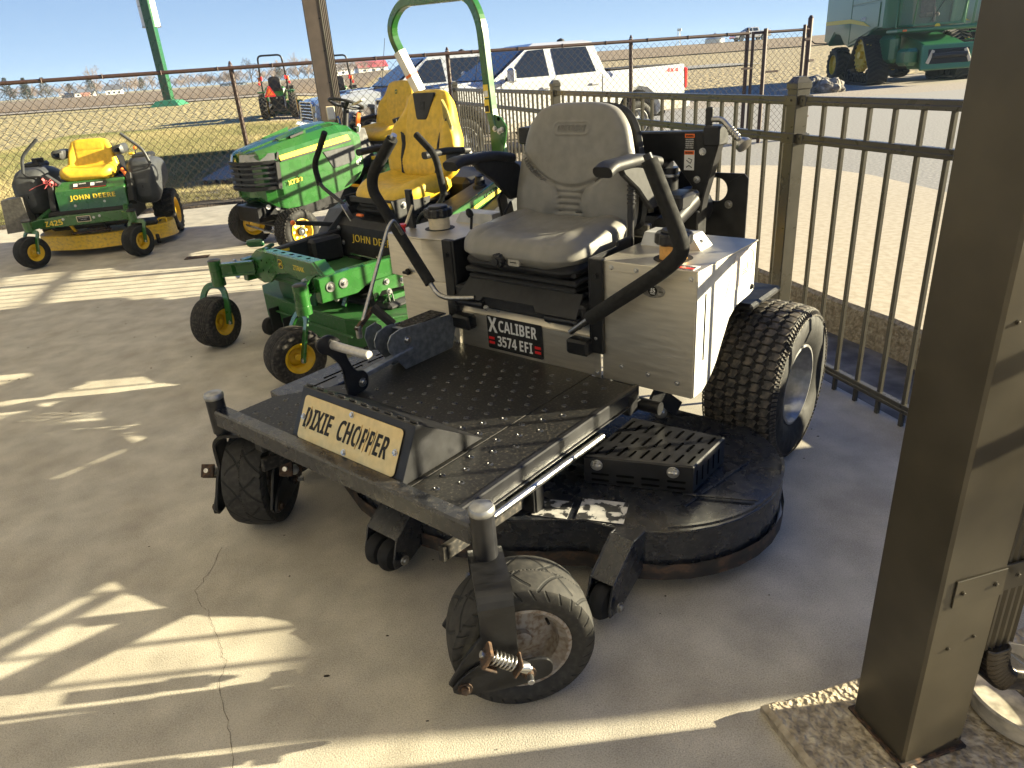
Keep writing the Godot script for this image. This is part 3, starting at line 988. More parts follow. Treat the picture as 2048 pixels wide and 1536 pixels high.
# raised blocks on a tyre; poly in (arc length, across)
func lug(b: B, poly: Array, r0: Callable, hh: float, R: float) -> void:
	var c := Vector2.ZERO
	for p in poly:
		c += p
	c /= poly.size()
	var f := func(p: Vector2, k: float) -> Vector3:
		var rad: float = r0.call(p.y) + k
		return Vector3(rad * cos(p.x / R), p.y, rad * sin(p.x / R))
	var n := poly.size()
	var up: Vector3 = f.call(c, 1.0) - f.call(c, 0.0)
	for i in n:
		var p: Vector2 = poly[i]
		var q: Vector2 = poly[(i + 1) % n]
		var pi_ := c + (p - c) * 0.88
		var qi := c + (q - c) * 0.88
		b.face([f.call(p, 0.0), f.call(q, 0.0), f.call(qi, hh), f.call(pi_, hh)], f.call((p + q) / 2, 0.0) - f.call(c, -hh))
		b.face([f.call(c, hh * 1.04), f.call(pi_, hh), f.call(qi, hh)], up)
func tread_groove_tex() -> ImageTexture:   # grooves of the caster tyres: a line round the middle and slanted cuts
	var w := 1024
	var h := 256
	var f := PackedByteArray()
	f.resize(w * h)
	f.fill(255)
	var rng := RandomNumberGenerator.new()
	rng.seed = 8
	var line := func(x0: float, y0: float, x1: float, y1: float, bow: float, th: int) -> void:
		var n := 120
		for i in n + 1:
			var t := float(i) / n
			var x := lerpf(x0, x1, t)
			var y := lerpf(y0, y1, t) + sin(t * PI) * bow
			for dx in range(-th, th + 1):
				for dy in range(-th, th + 1):
					var px := posmod(int(x) + dx, w)
					var py := clampi(int(y) + dy, 0, h - 1)
					f[py * w + px] = 20
	line.call(0, 128, 1023, 128, 0, 1)
	for k in 10:
		var x := k * 102.4
		line.call(x, 126, x + 70, 62, 8, 2)
		line.call(x + 20, 126, x - 18, 78, -6, 2)
		line.call(x + 58, 130, x - 12, 194, -8, 2)
		line.call(x + 36, 130, x + 74, 178, 6, 2)
		for q in [12, 46, 80]:
			line.call(x + q, 42, x + q + 16, 64, 2, 1)
			line.call(x + q + 8, 214, x + q - 8, 192, 2, 1)
	return ImageTexture.create_from_image(Image.create_from_data(w, h, false, Image.FORMAT_L8, f))

func caster_rubber() -> void:
	var t := tread_groove_tex()
	var m := StandardMaterial3D.new()
	m.albedo_color = Color(0.036, 0.034, 0.031).linear_to_srgb()
	m.albedo_texture = t
	m.roughness = 0.75
	m.heightmap_enabled = true
	m.heightmap_texture = t
	m.heightmap_scale = 0.35
	m.detail_enabled = true
	m.detail_blend_mode = BaseMaterial3D.BLEND_MODE_MUL
	m.detail_albedo = ramp("cd", 0.03, [[0.3, Color(0.3, 0.3, 0.3)], [0.6, Color(0.6, 0.58, 0.56)], [0.85, Color(1, 0.96, 0.9)]])
	m.detail_uv_layer = BaseMaterial3D.DETAIL_UV_2
	m.uv2_triplanar = true
	m.uv2_scale = Vector3.ONE * 5.0
	M.caster_rubber = m

# ---------------------------------------------------------------- the black and bare-metal mower in front
func keyhole(outer: Array, hole: Array) -> Array:   # joins a hole to an outline by a hairline slit
	var o := outer.duplicate()
	var h := hole.duplicate()
	h.reverse()
	var best := [1e9, 0, 0]
	for i in o.size():
		for j in h.size():
			var d: float = (o[i] as Vector2).distance_to(h[j])
			if d < best[0]:
				best = [d, i, j]
	var out := []
	for i in best[1] + 1:
		out.append(o[i])
	for j in h.size() + 1:
		var p: Vector2 = h[(best[2] + j) % h.size()]
		if j == h.size():
			p = p.lerp(h[(best[2] + 1) % h.size()], 0.004)
		out.append(p)
	var a: Vector2 = o[best[1]]
	out.append(a.lerp(o[(best[1] + 1) % o.size()], 0.0008))
	for i in range(best[1] + 1, o.size()):
		out.append(o[i])
	return out

func sprung_caster(t: Node3D, post: Vector3, hub: Vector3, deg: float) -> void:
	# wheel axes: x along the rolling direction, y up, z the axle towards the outer face
	var fr := X(hub, Vector3(0, deg, 0))
	var R := 0.2
	var r := 0.125
	var w := 0.165
	var wt := put(rim_mesh(r, w, 0.055, 0.026), "caster_wheel", M.rim_dusty, t, fr * X(Vector3.ZERO, Vector3(90, 0, 0)))
	var tb := B.new()
	var prof := tyre_profile(R, r, w, 0.3)
	tb.lathe(prof, 56)
	# uv: v runs over the section; scale to 0..1
	var len_ := 0.0
	for i in prof.size() - 1:
		len_ += (prof[i] as Vector2).distance_to(prof[i + 1])
	var m: StandardMaterial3D = M.caster_rubber
	m.uv1_scale = Vector3(1, 1.0 / len_, 1)
	put(tb, "tyre", m, wt)
	put(B.new().tube(P3([0.07, 0.03, -0.05, 0.072, 0.055, -0.055]), 0.004, 8), "valve", M.dark, wt)
	var lp := fr.affine_inverse() * post
	var fk := B.new(fr)
	var px := lp.x
	# crown and two side plates, bent down over the tyre
	fk.sweep([Vector2(-0.046, -0.006), Vector2(0.046, -0.006), Vector2(0.046, 0.006), Vector2(-0.046, 0.006)], bend(P3([px, 0.02, 0.108, px, 0.225, 0.108, px, 0.225, -0.108, px, 0.02, -0.108]), 0.06, 6), false)
	for s in [1.0, -1.0]:
		var z: float = 0.102 if s > 0 else -0.114
		fk.prism(P2([px - 0.046, 0.1, px + 0.046, 0.1, px + 0.046, 0.07, px + 0.02, 0.03, px - 0.06, -0.04, px - 0.09, -0.062, px - 0.125, -0.06, px - 0.14, -0.035, px - 0.08, 0.06]), z, 0.012, 0.002)
	var fo := put(fk, "caster_fork", M.black, t)
	for s in [1.0, -1.0]:
		var z: float = 0.1145 if s > 0 else -0.1245
		var lk := B.new(fr)
		lk.prism(sm(P2([px - 0.13, -0.055, px - 0.05, -0.075, 0.035, -0.06, 0.065, -0.03, 0.05, 0.005, -0.01, 0.01, -0.04, -0.012, -0.06, 0.02, px - 0.03, 0.035, px - 0.1, -0.005]), 4), z, 0.01, 0.002)
		put(lk, "axle_link", M.black, fo)
		var q := B.new(fr)
		var zf: float = z + (0.01 if s > 0 else 0.0)
		q.bolt(Vector3(px - 0.1, -0.045, zf), Vector3(0, 0, s), 0.013)
		q.bolt(Vector3(0.0, -0.03, zf), Vector3(0, 0, s), 0.013)
		put(q, "bolt", M.rusty, fo)
		var q2 := B.new(fr)
		q2.cyl(Vector3(0, 0, 0), 0, 0, 3)
		q2.x = fr * X(Vector3(0.0, -0.03, zf + 0.02 * s), Vector3(90, 0, 0))
		q2.cyl(Vector3.ZERO, 0.009, 0.03, 10)
		put(q2, "axle_end", M.zinc, fo)
		var sp := B.new(fr)
		var a := Vector3(px - 0.035, 0.075, z + 0.035 * s)
		var d := Vector3(0.085, -0.055, 0.0).normalized()
		var coil := []
		for i in 61:
			var an := i * 0.62
			var u := d.cross(Vector3(0, 0, 1)).normalized()
			coil.append(a + d * (0.012 + i * 0.0011) + (u * cos(an) + Vector3(0, 0, 1) * sin(an)) * 0.017)
		sp.tube(coil, 0.0034, 6)
		put(sp, "spring", M.steel, fo)
		var sb := B.new(fr)
		sb.tube([a - d * 0.02, a + d * 0.125], 0.009, 10)
		sb.x = fr * Transform3D(B.toward(d), a + d * 0.105)
		sb.cyl(Vector3.ZERO, 0.0155, 0.022, 6)
		put(sb, "spring_bolt", M.zinc, fo)
		var cp := B.new(fr)
		cp.x = fr * Transform3D(B.toward(d), a)
		cp.box(Vector3(0, -0.004, 0), Vector3(0.05, 0.012, 0.05), 0.002)
		cp.box(Vector3(0.024, 0.016, 0), Vector3(0.006, 0.04, 0.045), 0.002)
		cp.box(Vector3(0, 0.085, 0), Vector3(0.044, 0.008, 0.05), 0.002)
		put(cp, "spring_seat", M.rusty, fo)

func main_mower() -> void:
	caster_rubber()
	var T := X(Vector3(-0.6, 0, -1.967), Vector3(0, -41, 0))
	var t := thing("riding_mower", "black and bare-metal zero-turn mower with a grey seat, nearest the camera", "lawn mower", T, "mowers parked under the canopy")
	# --- frame
	var fb := B.new()
	fb.box(Vector3(0, 0.495, 0.0), Vector3(1.27, 0.066, 0.056), 0.006)
	put(fb, "front_beam", M.deck, t)
	for s in [1.0, -1.0]:
		var pb := B.new()
		pb.cyl(Vector3(0.66 * s, 0.5, 0), 0.033, 0.15, 28)
		var p := put(pb, "caster_post", M.satin, t)
		put(B.new(X(Vector3(0.66 * s, 0.575, 0))).lathe([Vector2(0.034, -0.012), Vector2(0.0355, -0.008), Vector2(0.0355, 0.002), Vector2(0.031, 0.009), Vector2(0.016, 0.0125), Vector2(0, 0.0135)], 28), "cap", M.rim_grey, p)
		put(B.new().cyl(Vector3(0.66 * s, 0.42, 0), 0.026, 0.02, 20), "bearing", M.rusty, p)
	sprung_caster(t, Vector3(0.66, 0.2, 0), Vector3(0.74, 0.2, -0.02), 49.0)
	sprung_caster(t, Vector3(-0.66, 0.2, 0), Vector3(-0.63, 0.2, -0.1), 125.0)
	# --- foot platform
	var fp := B.new()
	fp.x = X(Vector3(0, 0.503, 0), Vector3(90, 0, 0))
	fp.prism(P2([-0.6, -0.03, 0.335, -0.03, 0.335, -1.0, -0.45, -1.0, -0.45, -0.42, -0.6, -0.2]), 0.0, 0.008, 0.001)
	var plat := put(fp, "foot_platform", M.floor, t)
	var sp := B.new()
	sp.box(Vector3(0.43, 0.498, -0.51), Vector3(0.184, 0.008, 0.96), 0.001)
	put(sp, "side_plate", M.floor, t)
	var rb := B.new()
	rb.box(Vector3(0.533, 0.478, -0.5), Vector3(0.022, 0.056, 1.0), 0.004)
	rb.box(Vector3(0.525, 0.448, -0.5), Vector3(0.05, 0.006, 1.0), 0.002)
	put(rb, "side_rail", M.satin, t)
	put(B.new().tube(P3([0.56, 0.43, -0.02, 0.56, 0.425, -0.72]), 0.012, 10), "lift_rod", M.zinc, t)
	var un := B.new()
	un.box(Vector3(0.1, 0.45, -0.5), Vector3(0.7, 0.07, 0.05), 0.004)
	un.box(Vector3(0.1, 0.45, -0.95), Vector3(0.9, 0.08, 0.06), 0.004)
	un.box(Vector3(-0.42, 0.45, -0.5), Vector3(0.05, 0.08, 1.0), 0.004)
	un.box(Vector3(0.36, 0.42, -1.3), Vector3(0.06, 0.1, 0.9), 0.004)
	un.box(Vector3(-0.36, 0.42, -1.3), Vector3(0.06, 0.1, 0.9), 0.004)
	un.box(Vector3(0, 0.36, -1.66), Vector3(1.2, 0.09, 0.1), 0.01)
	put(un, "chassis", M.black, t)
	var bt := B.new()
	for iz in 14:
		for ix in 13:
			var x := -0.53 + ix * 0.078 + (0.039 if iz % 2 else 0.0)
			var z := -0.08 - iz * 0.064
			if x > 0.5 or (x < 0.345 and x > -0.23 and z > -0.4) or (x < -0.2 and z < -0.5) or absf(x - 0.335) < 0.025 or (x < -0.42 and z < -0.35):
				continue
			bt.x = X(Vector3(x, 0.503 if x < 0.335 else 0.502, z))
			bt.lathe([Vector2(0.012, 0), Vector2(0.0095, 0.002), Vector2(0.0065, 0.003), Vector2(0.0055, 0.001), Vector2(0, 0.0)], 8)
	kind(put(bt, "traction_button", M.deck, plat), "stuff")
	# --- wedge-shaped front step with the name plate
	var wd := B.new()
	wd.x = along(Vector3(-0.222, 0, 0), Vector3(0, 0, -1), Vector3.UP)   # x = backwards, z = to the image right
	wd.prism(P2([0.02, 0.507, 0.105, 0.672, 0.11, 0.674, 0.118, 0.671, 0.38, 0.507]), 0.0, 0.545, 0.002)
	put(wd, "front_step", M.satin, t)
	var tooth := B.new()
	for k in 10:
		tooth.x = along(Vector3(-0.2 + k * 0.056, 0.672, -0.12), Vector3(1, 0, 0), Vector3(0, 0.26, 0.17))
		tooth.box(Vector3(0, 0.004, 0), Vector3(0.03, 0.01, 0.008), 0.002)
	kind(put(tooth, "grip_tooth", M.black, t), "stuff")
	var pa := Vector3(0.05, 0.507, -0.02)
	var pn := Vector3(0, 0.085, 0.165).normalized()
	var pf := Transform3D(Basis(Vector3(1, 0, 0), pn.cross(Vector3(1, 0, 0)), pn), Vector3(0.048, 0.589, -0.0625) + pn * 0.003)
	var gp := put(B.new().prism(rr(0.478, 0.145, 0.014), 0, 0.003, 0.0008), "name_plate", M.gold, t, pf)
	letters("DIXIE", 0.138, 0.068, M.dark, gp, X(Vector3(-0.147, 0.002, 0.0034)), true, 0.0016, 0.16)
	letters("CHOPPER", 0.236, 0.068, M.dark, gp, X(Vector3(0.075, 0.002, 0.0034)), true, 0.0016, 0.16)
	for q in [[-0.225, 0.0], [0.224, 0.0], [0.005, 0.061], [0.005, -0.06]]:
		put(B.new().bolt(Vector3(q[0], q[1], 0.003), Vector3(0, 0, 1), 0.007), "bolt", M.zinc, gp)
	var stc := B.new()   # bridges of the stencil letters
	for q in [[-0.199, 0], [-0.04, 1], [0.055, 0], [0.09, 0], [0.124, 0], [-0.118, 1], [0.013, 1]]:
		if q[1] == 0:
			stc.x = X(Vector3(q[0], 0.002, 0.0043), Vector3(0, 0, -9))
			stc.box(Vector3(0.0, 0, 0), Vector3(0.0025, 0.08, 0.0012), 0.0)
	kind(put(stc, "stencil_bridge", M.gold, gp), "stuff")
	# --- left tread box, pedals, brake bracket
	var lb := B.new()
	lb.x = X(Vector3(0, 0.49, 0), Vector3(90, 0, 0))
	lb.prism(P2([-0.69, -0.24, -0.54, -0.22, -0.5, -0.3, -0.5, -0.86, -0.7, -0.86]), 0.0, 0.08, 0.004)
	put(lb, "side_box", M.deck, t)
	for k in 6:
		put(B.new().box(Vector3(-0.57 - 0.03 * (k % 2), 0.4905, -0.42 - k * 0.07), Vector3(0.008, 0.003, 0.11), 0.001), "slot", M.hole, t)
	var bo := B.new()
	bo.x = Transform3D(B.toward(Vector3(-0.25, 0, 1)), Vector3(-0.64, 0.455, -0.23))
	for k in 9:
		bo.cyl(Vector3(0, 0.012 + k * 0.0075, 0), 0.0135 if k % 2 else 0.011, 0.0076, 12)
	bo.cyl(Vector3(0, 0.095, 0), 0.018, 0.022, 6)
	put(bo, "stop_bolt", M.rusty, t)
	var pd := B.new()
	pd.x = along(Vector3(-0.335, 0, 0), Vector3(0, 0, -1), Vector3.UP)
	pd.prism(sm(P2([0.285, 0.77, 0.25, 0.755, 0.262, 0.715, 0.3, 0.69, 0.34, 0.63, 0.345, 0.56, 0.355, 0.505, 0.4, 0.503, 0.44, 0.515, 0.452, 0.555, 0.435, 0.585, 0.4, 0.6, 0.375, 0.65, 0.355, 0.73, 0.32, 0.765]), 4), 0.0, 0.014, 0.003)
	var pe := put(pd, "brake_pedal", M.satin, t)
	put(B.new(X(Vector3(-0.225, 0.728, -0.318), Vector3(0, 0, 90))).cyl(Vector3(0, 0.0, 0), 0.0165, 0.21, 20, -1.0, 0.004), "roller", mk(Color(0.55, 0.53, 0.5), 0.4, 0.4, 0.1, 8.0), pe)
	put(B.new().bolt(Vector3(-0.317, 0.545, -0.415), Vector3(1, 0, 0), 0.012), "pin", M.zinc, pe)
	put(B.new().bar(P3([-0.34, 0.56, -0.42, -0.345, 0.58, -0.7]), 0.035, 0.02), "link_bar", M.bracket, t)
	var bk := B.new()
	bk.x = along(Vector3(-0.425, 0, 0), Vector3(0, 0, -1), Vector3.UP)
	var side := [0.58, 0.64, 0.6, 0.668, 0.65, 0.68, 0.94, 0.655, 0.965, 0.6, 0.93, 0.506, 0.655, 0.506, 0.58, 0.61]
	bk.prism(P2(side), 0.0, 0.006, 0.001)
	bk.prism(P2([0.585, 0.64, 0.6, 0.675, 0.65, 0.685, 0.68, 0.66, 0.66, 0.56, 0.6, 0.58]), -0.065, 0.006, 0.001)
	bk.x = Transform3D()
	bk.box(Vector3(-0.385, 0.664, -0.8), Vector3(0.08, 0.006, 0.24), 0.001)
	bk.x = along(Vector3(-0.345, 0, 0), Vector3(0, 0, -1), Vector3.UP)
	bk.prism(P2(side), 0.0, 0.006, 0.001)
	var br := put(bk, "brake_bracket", M.bracket, t)
	put(B.new().bolt(Vector3(-0.338, 0.625, -0.68), Vector3(1, 0, 0), 0.012), "pin", M.zinc, br)
	var tp := B.new()
	for k in 5:
		for j in 4:
			tp.box(Vector3(-0.415 + j * 0.02, 0.672, -0.72 - k * 0.042 + (0.014 if j % 2 else 0.0)), Vector3(0.014, 0.005, 0.006), 0.001)
	tp.box(Vector3(-0.385, 0.669, -0.805), Vector3(0.085, 0.005, 0.21), 0.001)
	put(tp, "tread_pad", M.grubby, br)
	var gl := B.new()
	gl.bar(bend(P3([-0.435, 0.668, -0.7, -0.5, 0.745, -0.66]), 0.01), 0.04, 0.026)
	put(gl, "release_lever", M.black, t)
	put(B.new().bar(P3([-0.5, 0.74, -0.66, -0.5, 0.675, -0.56]), 0.016, 0.02), "lever_arm", M.rusty, t)
	var rod := B.new()
	rod.tube(bend(P3([-0.5, 0.665, -0.575, -0.5, 1.04, -0.795, -0.5, 1.07, -0.83, -0.5, 1.0, -0.87]), 0.03), 0.0075, 8)
	rod.cyl(Vector3(-0.5, 0.665, -0.572), 0.013, 0.05, 8)
	put(rod, "lift_rod", M.steel, t)
	# --- body: front panel, tanks
	var fpn := B.new()
	fpn.prism(P2([-0.345, 0.49, 0.362, 0.5, 0.362, 0.655, -0.33, 0.655]), -1.008, 0.008, 0.002)
	fpn.x = along(Vector3(0.36, 0, 0), Vector3(0, 0, 1), Vector3.UP)
	fpn.x = X(Vector3(0, 0.682, -1.022), Vector3(-32, 0, 0))
	fpn.box(Vector3(0.012, 0, 0), Vector3(0.68, 0.066, 0.006), 0.002)
	var pan := put(fpn, "front_panel", M.alu, t)
	put(B.new().box(Vector3(0.367, 0.59, -0.996), Vector3(0.03, 0.19, 0.006), 0.003), "trim_strip", M.alu, t)
	for q in [[0.367, 0.66], [0.367, 0.52], [-0.11, 0.695], [0.15, 0.69], [-0.3, 0.6], [-0.36, 0.51]]:
		put(B.new().bolt(Vector3(q[0], q[1], -0.99), Vector3(0, 0, 1), 0.007), "bolt", M.zinc, t)
	var dc := put(B.new().prism(rr(0.292, 0.146, 0.008), 0, 0.002, 0.0), "name_decal", M.ink, pan, X(Vector3(-0.04, 0.588, -0.9985)))
	letters("X", 0.05, 0.066, M.white, dc, X(Vector3(-0.115, 0.034, 0.0024)))
	letters("CALIBER", 0.2, 0.05, M.white, dc, X(Vector3(0.018, 0.034, 0.0024)))
	letters("3574 EFI", 0.186, 0.046, M.white, dc, X(Vector3(0.0, -0.034, 0.0024)))
	for s in [-0.124, 0.121]:
		for yv in [-0.026, -0.046]:
			put(B.new().box(Vector3(s, yv, 0.003), Vector3(0.03, 0.011, 0.0014), 0.0), "stripe", M.red, dc)
	# right tank
	var rt := B.new()
	rt.x = along(Vector3(0.385, 0, 0), Vector3(0, 0, -1), Vector3.UP)
	rt.prism(P2([1.0, 0.5, 1.07, 0.5, 1.13, 0.53, 1.175, 0.575, 1.225, 0.65, 1.27, 0.715, 1.33, 0.745, 1.45, 0.755, 1.485, 0.765, 1.485, 0.952, 1.0, 0.952]), 0.0, 0.368, 0.003)
	var tank := put(rt, "right_tank", M.alu, t)
	var rs := B.new()
	rs.x = along(Vector3(0.7535, 0, 0), Vector3(0, 0, -1), Vector3.UP)
	rs.prism(P2([1.003, 0.503, 1.07, 0.503, 1.13, 0.533, 1.175, 0.578, 1.225, 0.653, 1.27, 0.718, 1.33, 0.748, 1.45, 0.758, 1.482, 0.768, 1.482, 0.949, 1.003, 0.949]), 0.0, 0.003, 0.001)
	put(rs, "side_sheet", M.white_alu, tank)
	put(B.new().box(Vector3(0.757, 0.745, -1.065), Vector3(0.002, 0.24, 0.008), 0.0), "slot", M.hole, tank)
	put(B.new().box(Vector3(0.57, 0.954, -1.245), Vector3(0.376, 0.005, 0.495), 0.001), "top_sheet", M.alu, tank)
	put(B.new().box(Vector3(0.585, 0.938, -0.9985), Vector3(0.34, 0.034, 0.003), 0.001), "front_lip", M.alu, tank)
	for q in [[0.43, 0.935], [0.53, 0.935], [0.735, 0.93], [0.47, 0.565], [0.58, 0.557], [0.695, 0.548]]:
		put(B.new().bolt(Vector3(q[0], q[1], -0.997), Vector3(0, 0, 1), 0.0065), "bolt", M.zinc, tank)
	put(B.new().bolt(Vector3(0.757, 0.785, -1.46), Vector3(1, 0, 0), 0.008), "bolt", M.dark, tank)
	var og := []
	for p in disc(1.0, 28):
		og.append(Vector2(p.x * 0.047, p.y * 0.024))
	var em := put(B.new().prism(og, 0, 0.002, 0.0006), "badge", M.steel, tank, X(Vector3(0.594, 0.871, -0.999)))
	put(B.new().prism(disc(0.0175, 20), 0.002, 0.001, 0.0), "badge_disc", M.ink, em)
	letters("35", 0.019, 0.015, M.white, em, X(Vector3(0, 0.003, 0.0032)), true, 0.001)
	letters("YEARS", 0.018, 0.004, M.white, em, X(Vector3(0, -0.009, 0.0032)), true, 0.001)
	letters("1980", 0.015, 0.006, M.ink, em, X(Vector3(-0.031, 0.0, 0.0024)), false, 0.001)
	letters("2015", 0.015, 0.006, M.ink, em, X(Vector3(0.031, 0.0, 0.0024)), false, 0.001)
	var wsd := put(B.new().box(Vector3(0.68, 0.9575, -1.035), Vector3(0.11, 0.002, 0.05), 0.0), "warning_sticker", M.white, tank)
	put(B.new().box(Vector3(0.68, 0.959, -1.018), Vector3(0.11, 0.0015, 0.016), 0.0), "sticker_band", M.red, wsd)
	letters("WARNING HOT SURFACE", 0.1, 0.01, M.ink, wsd, X(Vector3(0.68, 0.9588, -1.038), Vector3(-90, 0, 0)))
	var fl := put(B.new().prism(P2([1.22, 0.8, 1.47, 0.84, 1.47, 0.94, 1.3, 0.945]), 0, 0.0012, 0.0), "faded_decal", mk(Color(0.74, 0.66, 0.56), 0.5, 0.0, 0.2, 8.0), tank, along(Vector3(0.757, 0, 0), Vector3(0, 0, -1), Vector3.UP))
	var rg := B.new()
	rg.tube(P3([1.43, 0.935, 0.0015, 1.405, 0.93, 0.0015, 1.395, 0.9, 0.0015, 1.41, 0.865, 0.0015, 1.44, 0.86, 0.0015, 1.455, 0.885, 0.0015, 1.452, 0.92, 0.0015, 1.43, 0.935, 0.0015]), 0.0016, 4)
	for k in 3:
		rg.box(Vector3(1.38, 0.858 + k * 0.007, 0.0016), Vector3(0.05 - k * 0.012, 0.003, 0.001), 0.0)
	put(rg, "red_line", M.red, fl)
	var vb := B.new()
	vb.x = X(Vector3(0.53, 0.956, -1.3))
	vb.loft([[Vector3(-0.13, 0, -0.05), Vector3(0.115, 0, -0.05), Vector3(0.115, 0, 0.05), Vector3(-0.13, 0, 0.05)], [Vector3(-0.115, 0.05, -0.042), Vector3(0.075, 0.05, -0.042), Vector3(0.075, 0.05, 0.042), Vector3(-0.115, 0.05, 0.042)]], false)
	put(vb, "vent_box", M.white_alu, tank)
	put(B.new().bolt(Vector3(0.627, 0.981, -1.295), Vector3(0.8, 0.6, 0), 0.006), "bolt", M.zinc, tank)
	var cap := func(x: float, z: float, nm: Material) -> void:
		var ring := B.new(X(Vector3(x, 0.957, z)))
		ring.lathe([Vector2(0.068, 0), Vector2(0.068, 0.0015), Vector2(0, 0.0015)], 28)
		put(ring, "filler_hole", M.dark, t)
		put(B.new().cyl(Vector3(x, 0.985, z), 0.048, 0.06, 28), "filler_neck", nm, t)
		var kn := []
		for i in 72:
			var a := TAU * i / 72
			kn.append(Vector2(cos(a), sin(a)) * (0.066 - 0.007 * pow(0.5 + 0.5 * cos(a * 9), 3.0)))
		var kb := B.new(X(Vector3(x, 1.01, z), Vector3(-90, 0, 0)))
		kb.prism(kn, 0.0, 0.04, 0.007, true)
		kb.prism(disc(0.046, 28), 0.038, 0.012, 0.006, true)
		put(kb, "fuel_cap", M.satin, t)
	cap.call(0.605, -1.12, M.amber)
	cap.call(-0.585, -1.17, M.cream)
	# black upright brackets beside the seat
	for s in [1.0, -1.0]:
		var ub := B.new()
		ub.box(Vector3(0.372 * s, 0.78, -1.0), Vector3(0.052, 0.36, 0.03), 0.003)
		ub.box(Vector3(0.34 * s, 0.78, -1.12), Vector3(0.012, 0.36, 0.26), 0.003)
		ub.box(Vector3(0.3 * s, 0.62, -0.985), Vector3(0.1, 0.06, 0.07), 0.01)
		var u := put(ub, "lever_bracket", M.black, t)
		put(B.new().bolt(Vector3(0.372 * s, 0.9, -0.985), Vector3(0, 0, 1), 0.009), "bolt", M.dark, u)
	# left tank
	var lt := B.new()
	lt.x = X(Vector3(0, 0.952, 0), Vector3(90, 0, 0))
	lt.prism(P2([-0.752, -1.0, -0.52, -0.985, -0.36, -1.02, -0.36, -1.48, -0.752, -1.48]), 0.0, 0.185, 0.003)
	var ltk := put(lt, "left_tank", M.alu, t)
	put(B.new().box(Vector3(-0.525, 0.625, -1.24), Vector3(0.33, 0.285, 0.48), 0.003), "lower_box", M.alu, ltk)
	var ls := B.new()
	ls.x = X(Vector3(0, 0.957, 0), Vector3(90, 0, 0))
	ls.prism(P2([-0.755, -0.995, -0.52, -0.982, -0.34, -1.015, -0.34, -1.49, -0.755, -1.49]), 0.0, 0.005, 0.001)
	put(ls, "top_sheet", M.alu, ltk)
	for q in [[-0.66, 0.53], [-0.58, 0.515], [-0.47, 0.53], [-0.39, 0.52]]:
		put(B.new().bolt(Vector3(q[0], q[1], -0.998), Vector3(0, 0, 1), 0.0065), "bolt", M.zinc, ltk)
	var ky := B.new(X(Vector3(-0.63, 0.795, -0.992)))
	ky.prism(disc(0.015, 16), 0, 0.012, 0.002)
	ky.prism(rr(0.034, 0.012, 0.004), 0.012, 0.014, 0.002)
	put(ky, "key_switch", M.dark, ltk)
	put(B.new(X(Vector3(-0.7, 0.957, -1.05))).lathe([Vector2(0, 0), Vector2(0.012, 0), Vector2(0.013, 0.02), Vector2(0.02, 0.026), Vector2(0.02, 0.034), Vector2(0, 0.035)], 18), "red_cap", M.red, ltk)
	put(B.new().tube(P3([-0.69, 0.985, -1.06, -0.66, 1.07, -1.09]), 0.006, 8), "pin_lever", M.cream, ltk)
	put(B.new().bar(P3([-0.71, 0.96, -1.12, -0.71, 1.13, -1.12]), 0.034, 0.02), "upright", M.black, ltk)
	put(B.new().tube(P3([-0.42, 0.96, -1.2, -0.41, 1.02, -1.2]), 0.006, 8), "throttle_stem", M.dark, ltk)
	put(B.new().lathe([Vector2(0, 0), Vector2(0.013, 0.008), Vector2(0.016, 0.025), Vector2(0.01, 0.042), Vector2(0, 0.046)], 14), "throttle_knob", M.dark, ltk, X(Vector3(-0.41, 1.01, -1.2), Vector3(20, 0, 10)))
	var vb2 := B.new(X(Vector3(-0.5, 0.957, -1.36)))
	vb2.loft([[Vector3(-0.12, 0, -0.05), Vector3(0.12, 0, -0.05), Vector3(0.12, 0, 0.05), Vector3(-0.12, 0, 0.05)], [Vector3(-0.09, 0.045, -0.042), Vector3(0.1, 0.045, -0.042), Vector3(0.1, 0.045, 0.042), Vector3(-0.09, 0.045, 0.042)]], false)
	put(vb2, "vent_box", M.white_alu, ltk)
	var bx := B.new(X(Vector3(-0.37, 1.04, -1.37), Vector3(20, 20, 0)))
	bx.box(Vector3.ZERO, Vector3(0.012, 0.12, 0.09), 0.004)
	bx.box(Vector3(0.04, -0.02, 0.05), Vector3(0.012, 0.08, 0.1), 0.004)
	put(bx, "hinge_ear", M.black, ltk)
	# --- seat
	var ss := B.new()
	ss.box(Vector3(0, 0.74, -1.22), Vector3(0.66, 0.08, 0.5), 0.01)
	for k in 4:
		ss.box(Vector3(0, 0.79 + k * 0.03, -1.2), Vector3(0.56 - 0.02 * (k % 2), 0.024, 0.42 - 0.02 * (k % 2)), 0.008)
	put(ss, "seat_suspension", M.plastic, t)
	var hp := B.new(X(Vector3(0, 0.772, -0.982), Vector3(-40, 0, 0)))
	hp.prism(P2([-0.3, -0.05, -0.17, -0.05, -0.16, -0.03, 0.1, -0.03, 0.12, -0.055, 0.31, -0.055, 0.3, 0.05, -0.27, 0.055]), 0, 0.008, 0.002)
	put(hp, "hinge_flap", M.plastic, t)
	for s in [-0.24, 0.23]:
		var hb := B.new(X(Vector3(s, 0.715, -0.965), Vector3(0, 0, 90)))
		hb.cyl(Vector3.ZERO, 0.017, 0.15, 14)
		hb.cyl(Vector3(0, -0.075 * signf(s) * -1.0 * -1.0, 0), 0.024, 0.018, 14)
		put(hb, "hinge_pin", M.satin, t)
		put(B.new().bolt(Vector3(s + (0.083 if s > 0 else 0.1), 0.712, -0.95), Vector3(0.3, 0, 1), 0.008), "bolt", M.zinc, t)
	var pn2 := B.new(X(Vector3(0, 0.9, -1.2), Vector3(-90, 0, 0)))
	pn2.prism(rr(0.56, 0.47, 0.08), -0.03, 0.05, 0.02, true)
	put(pn2, "seat_pan", M.plastic, t)
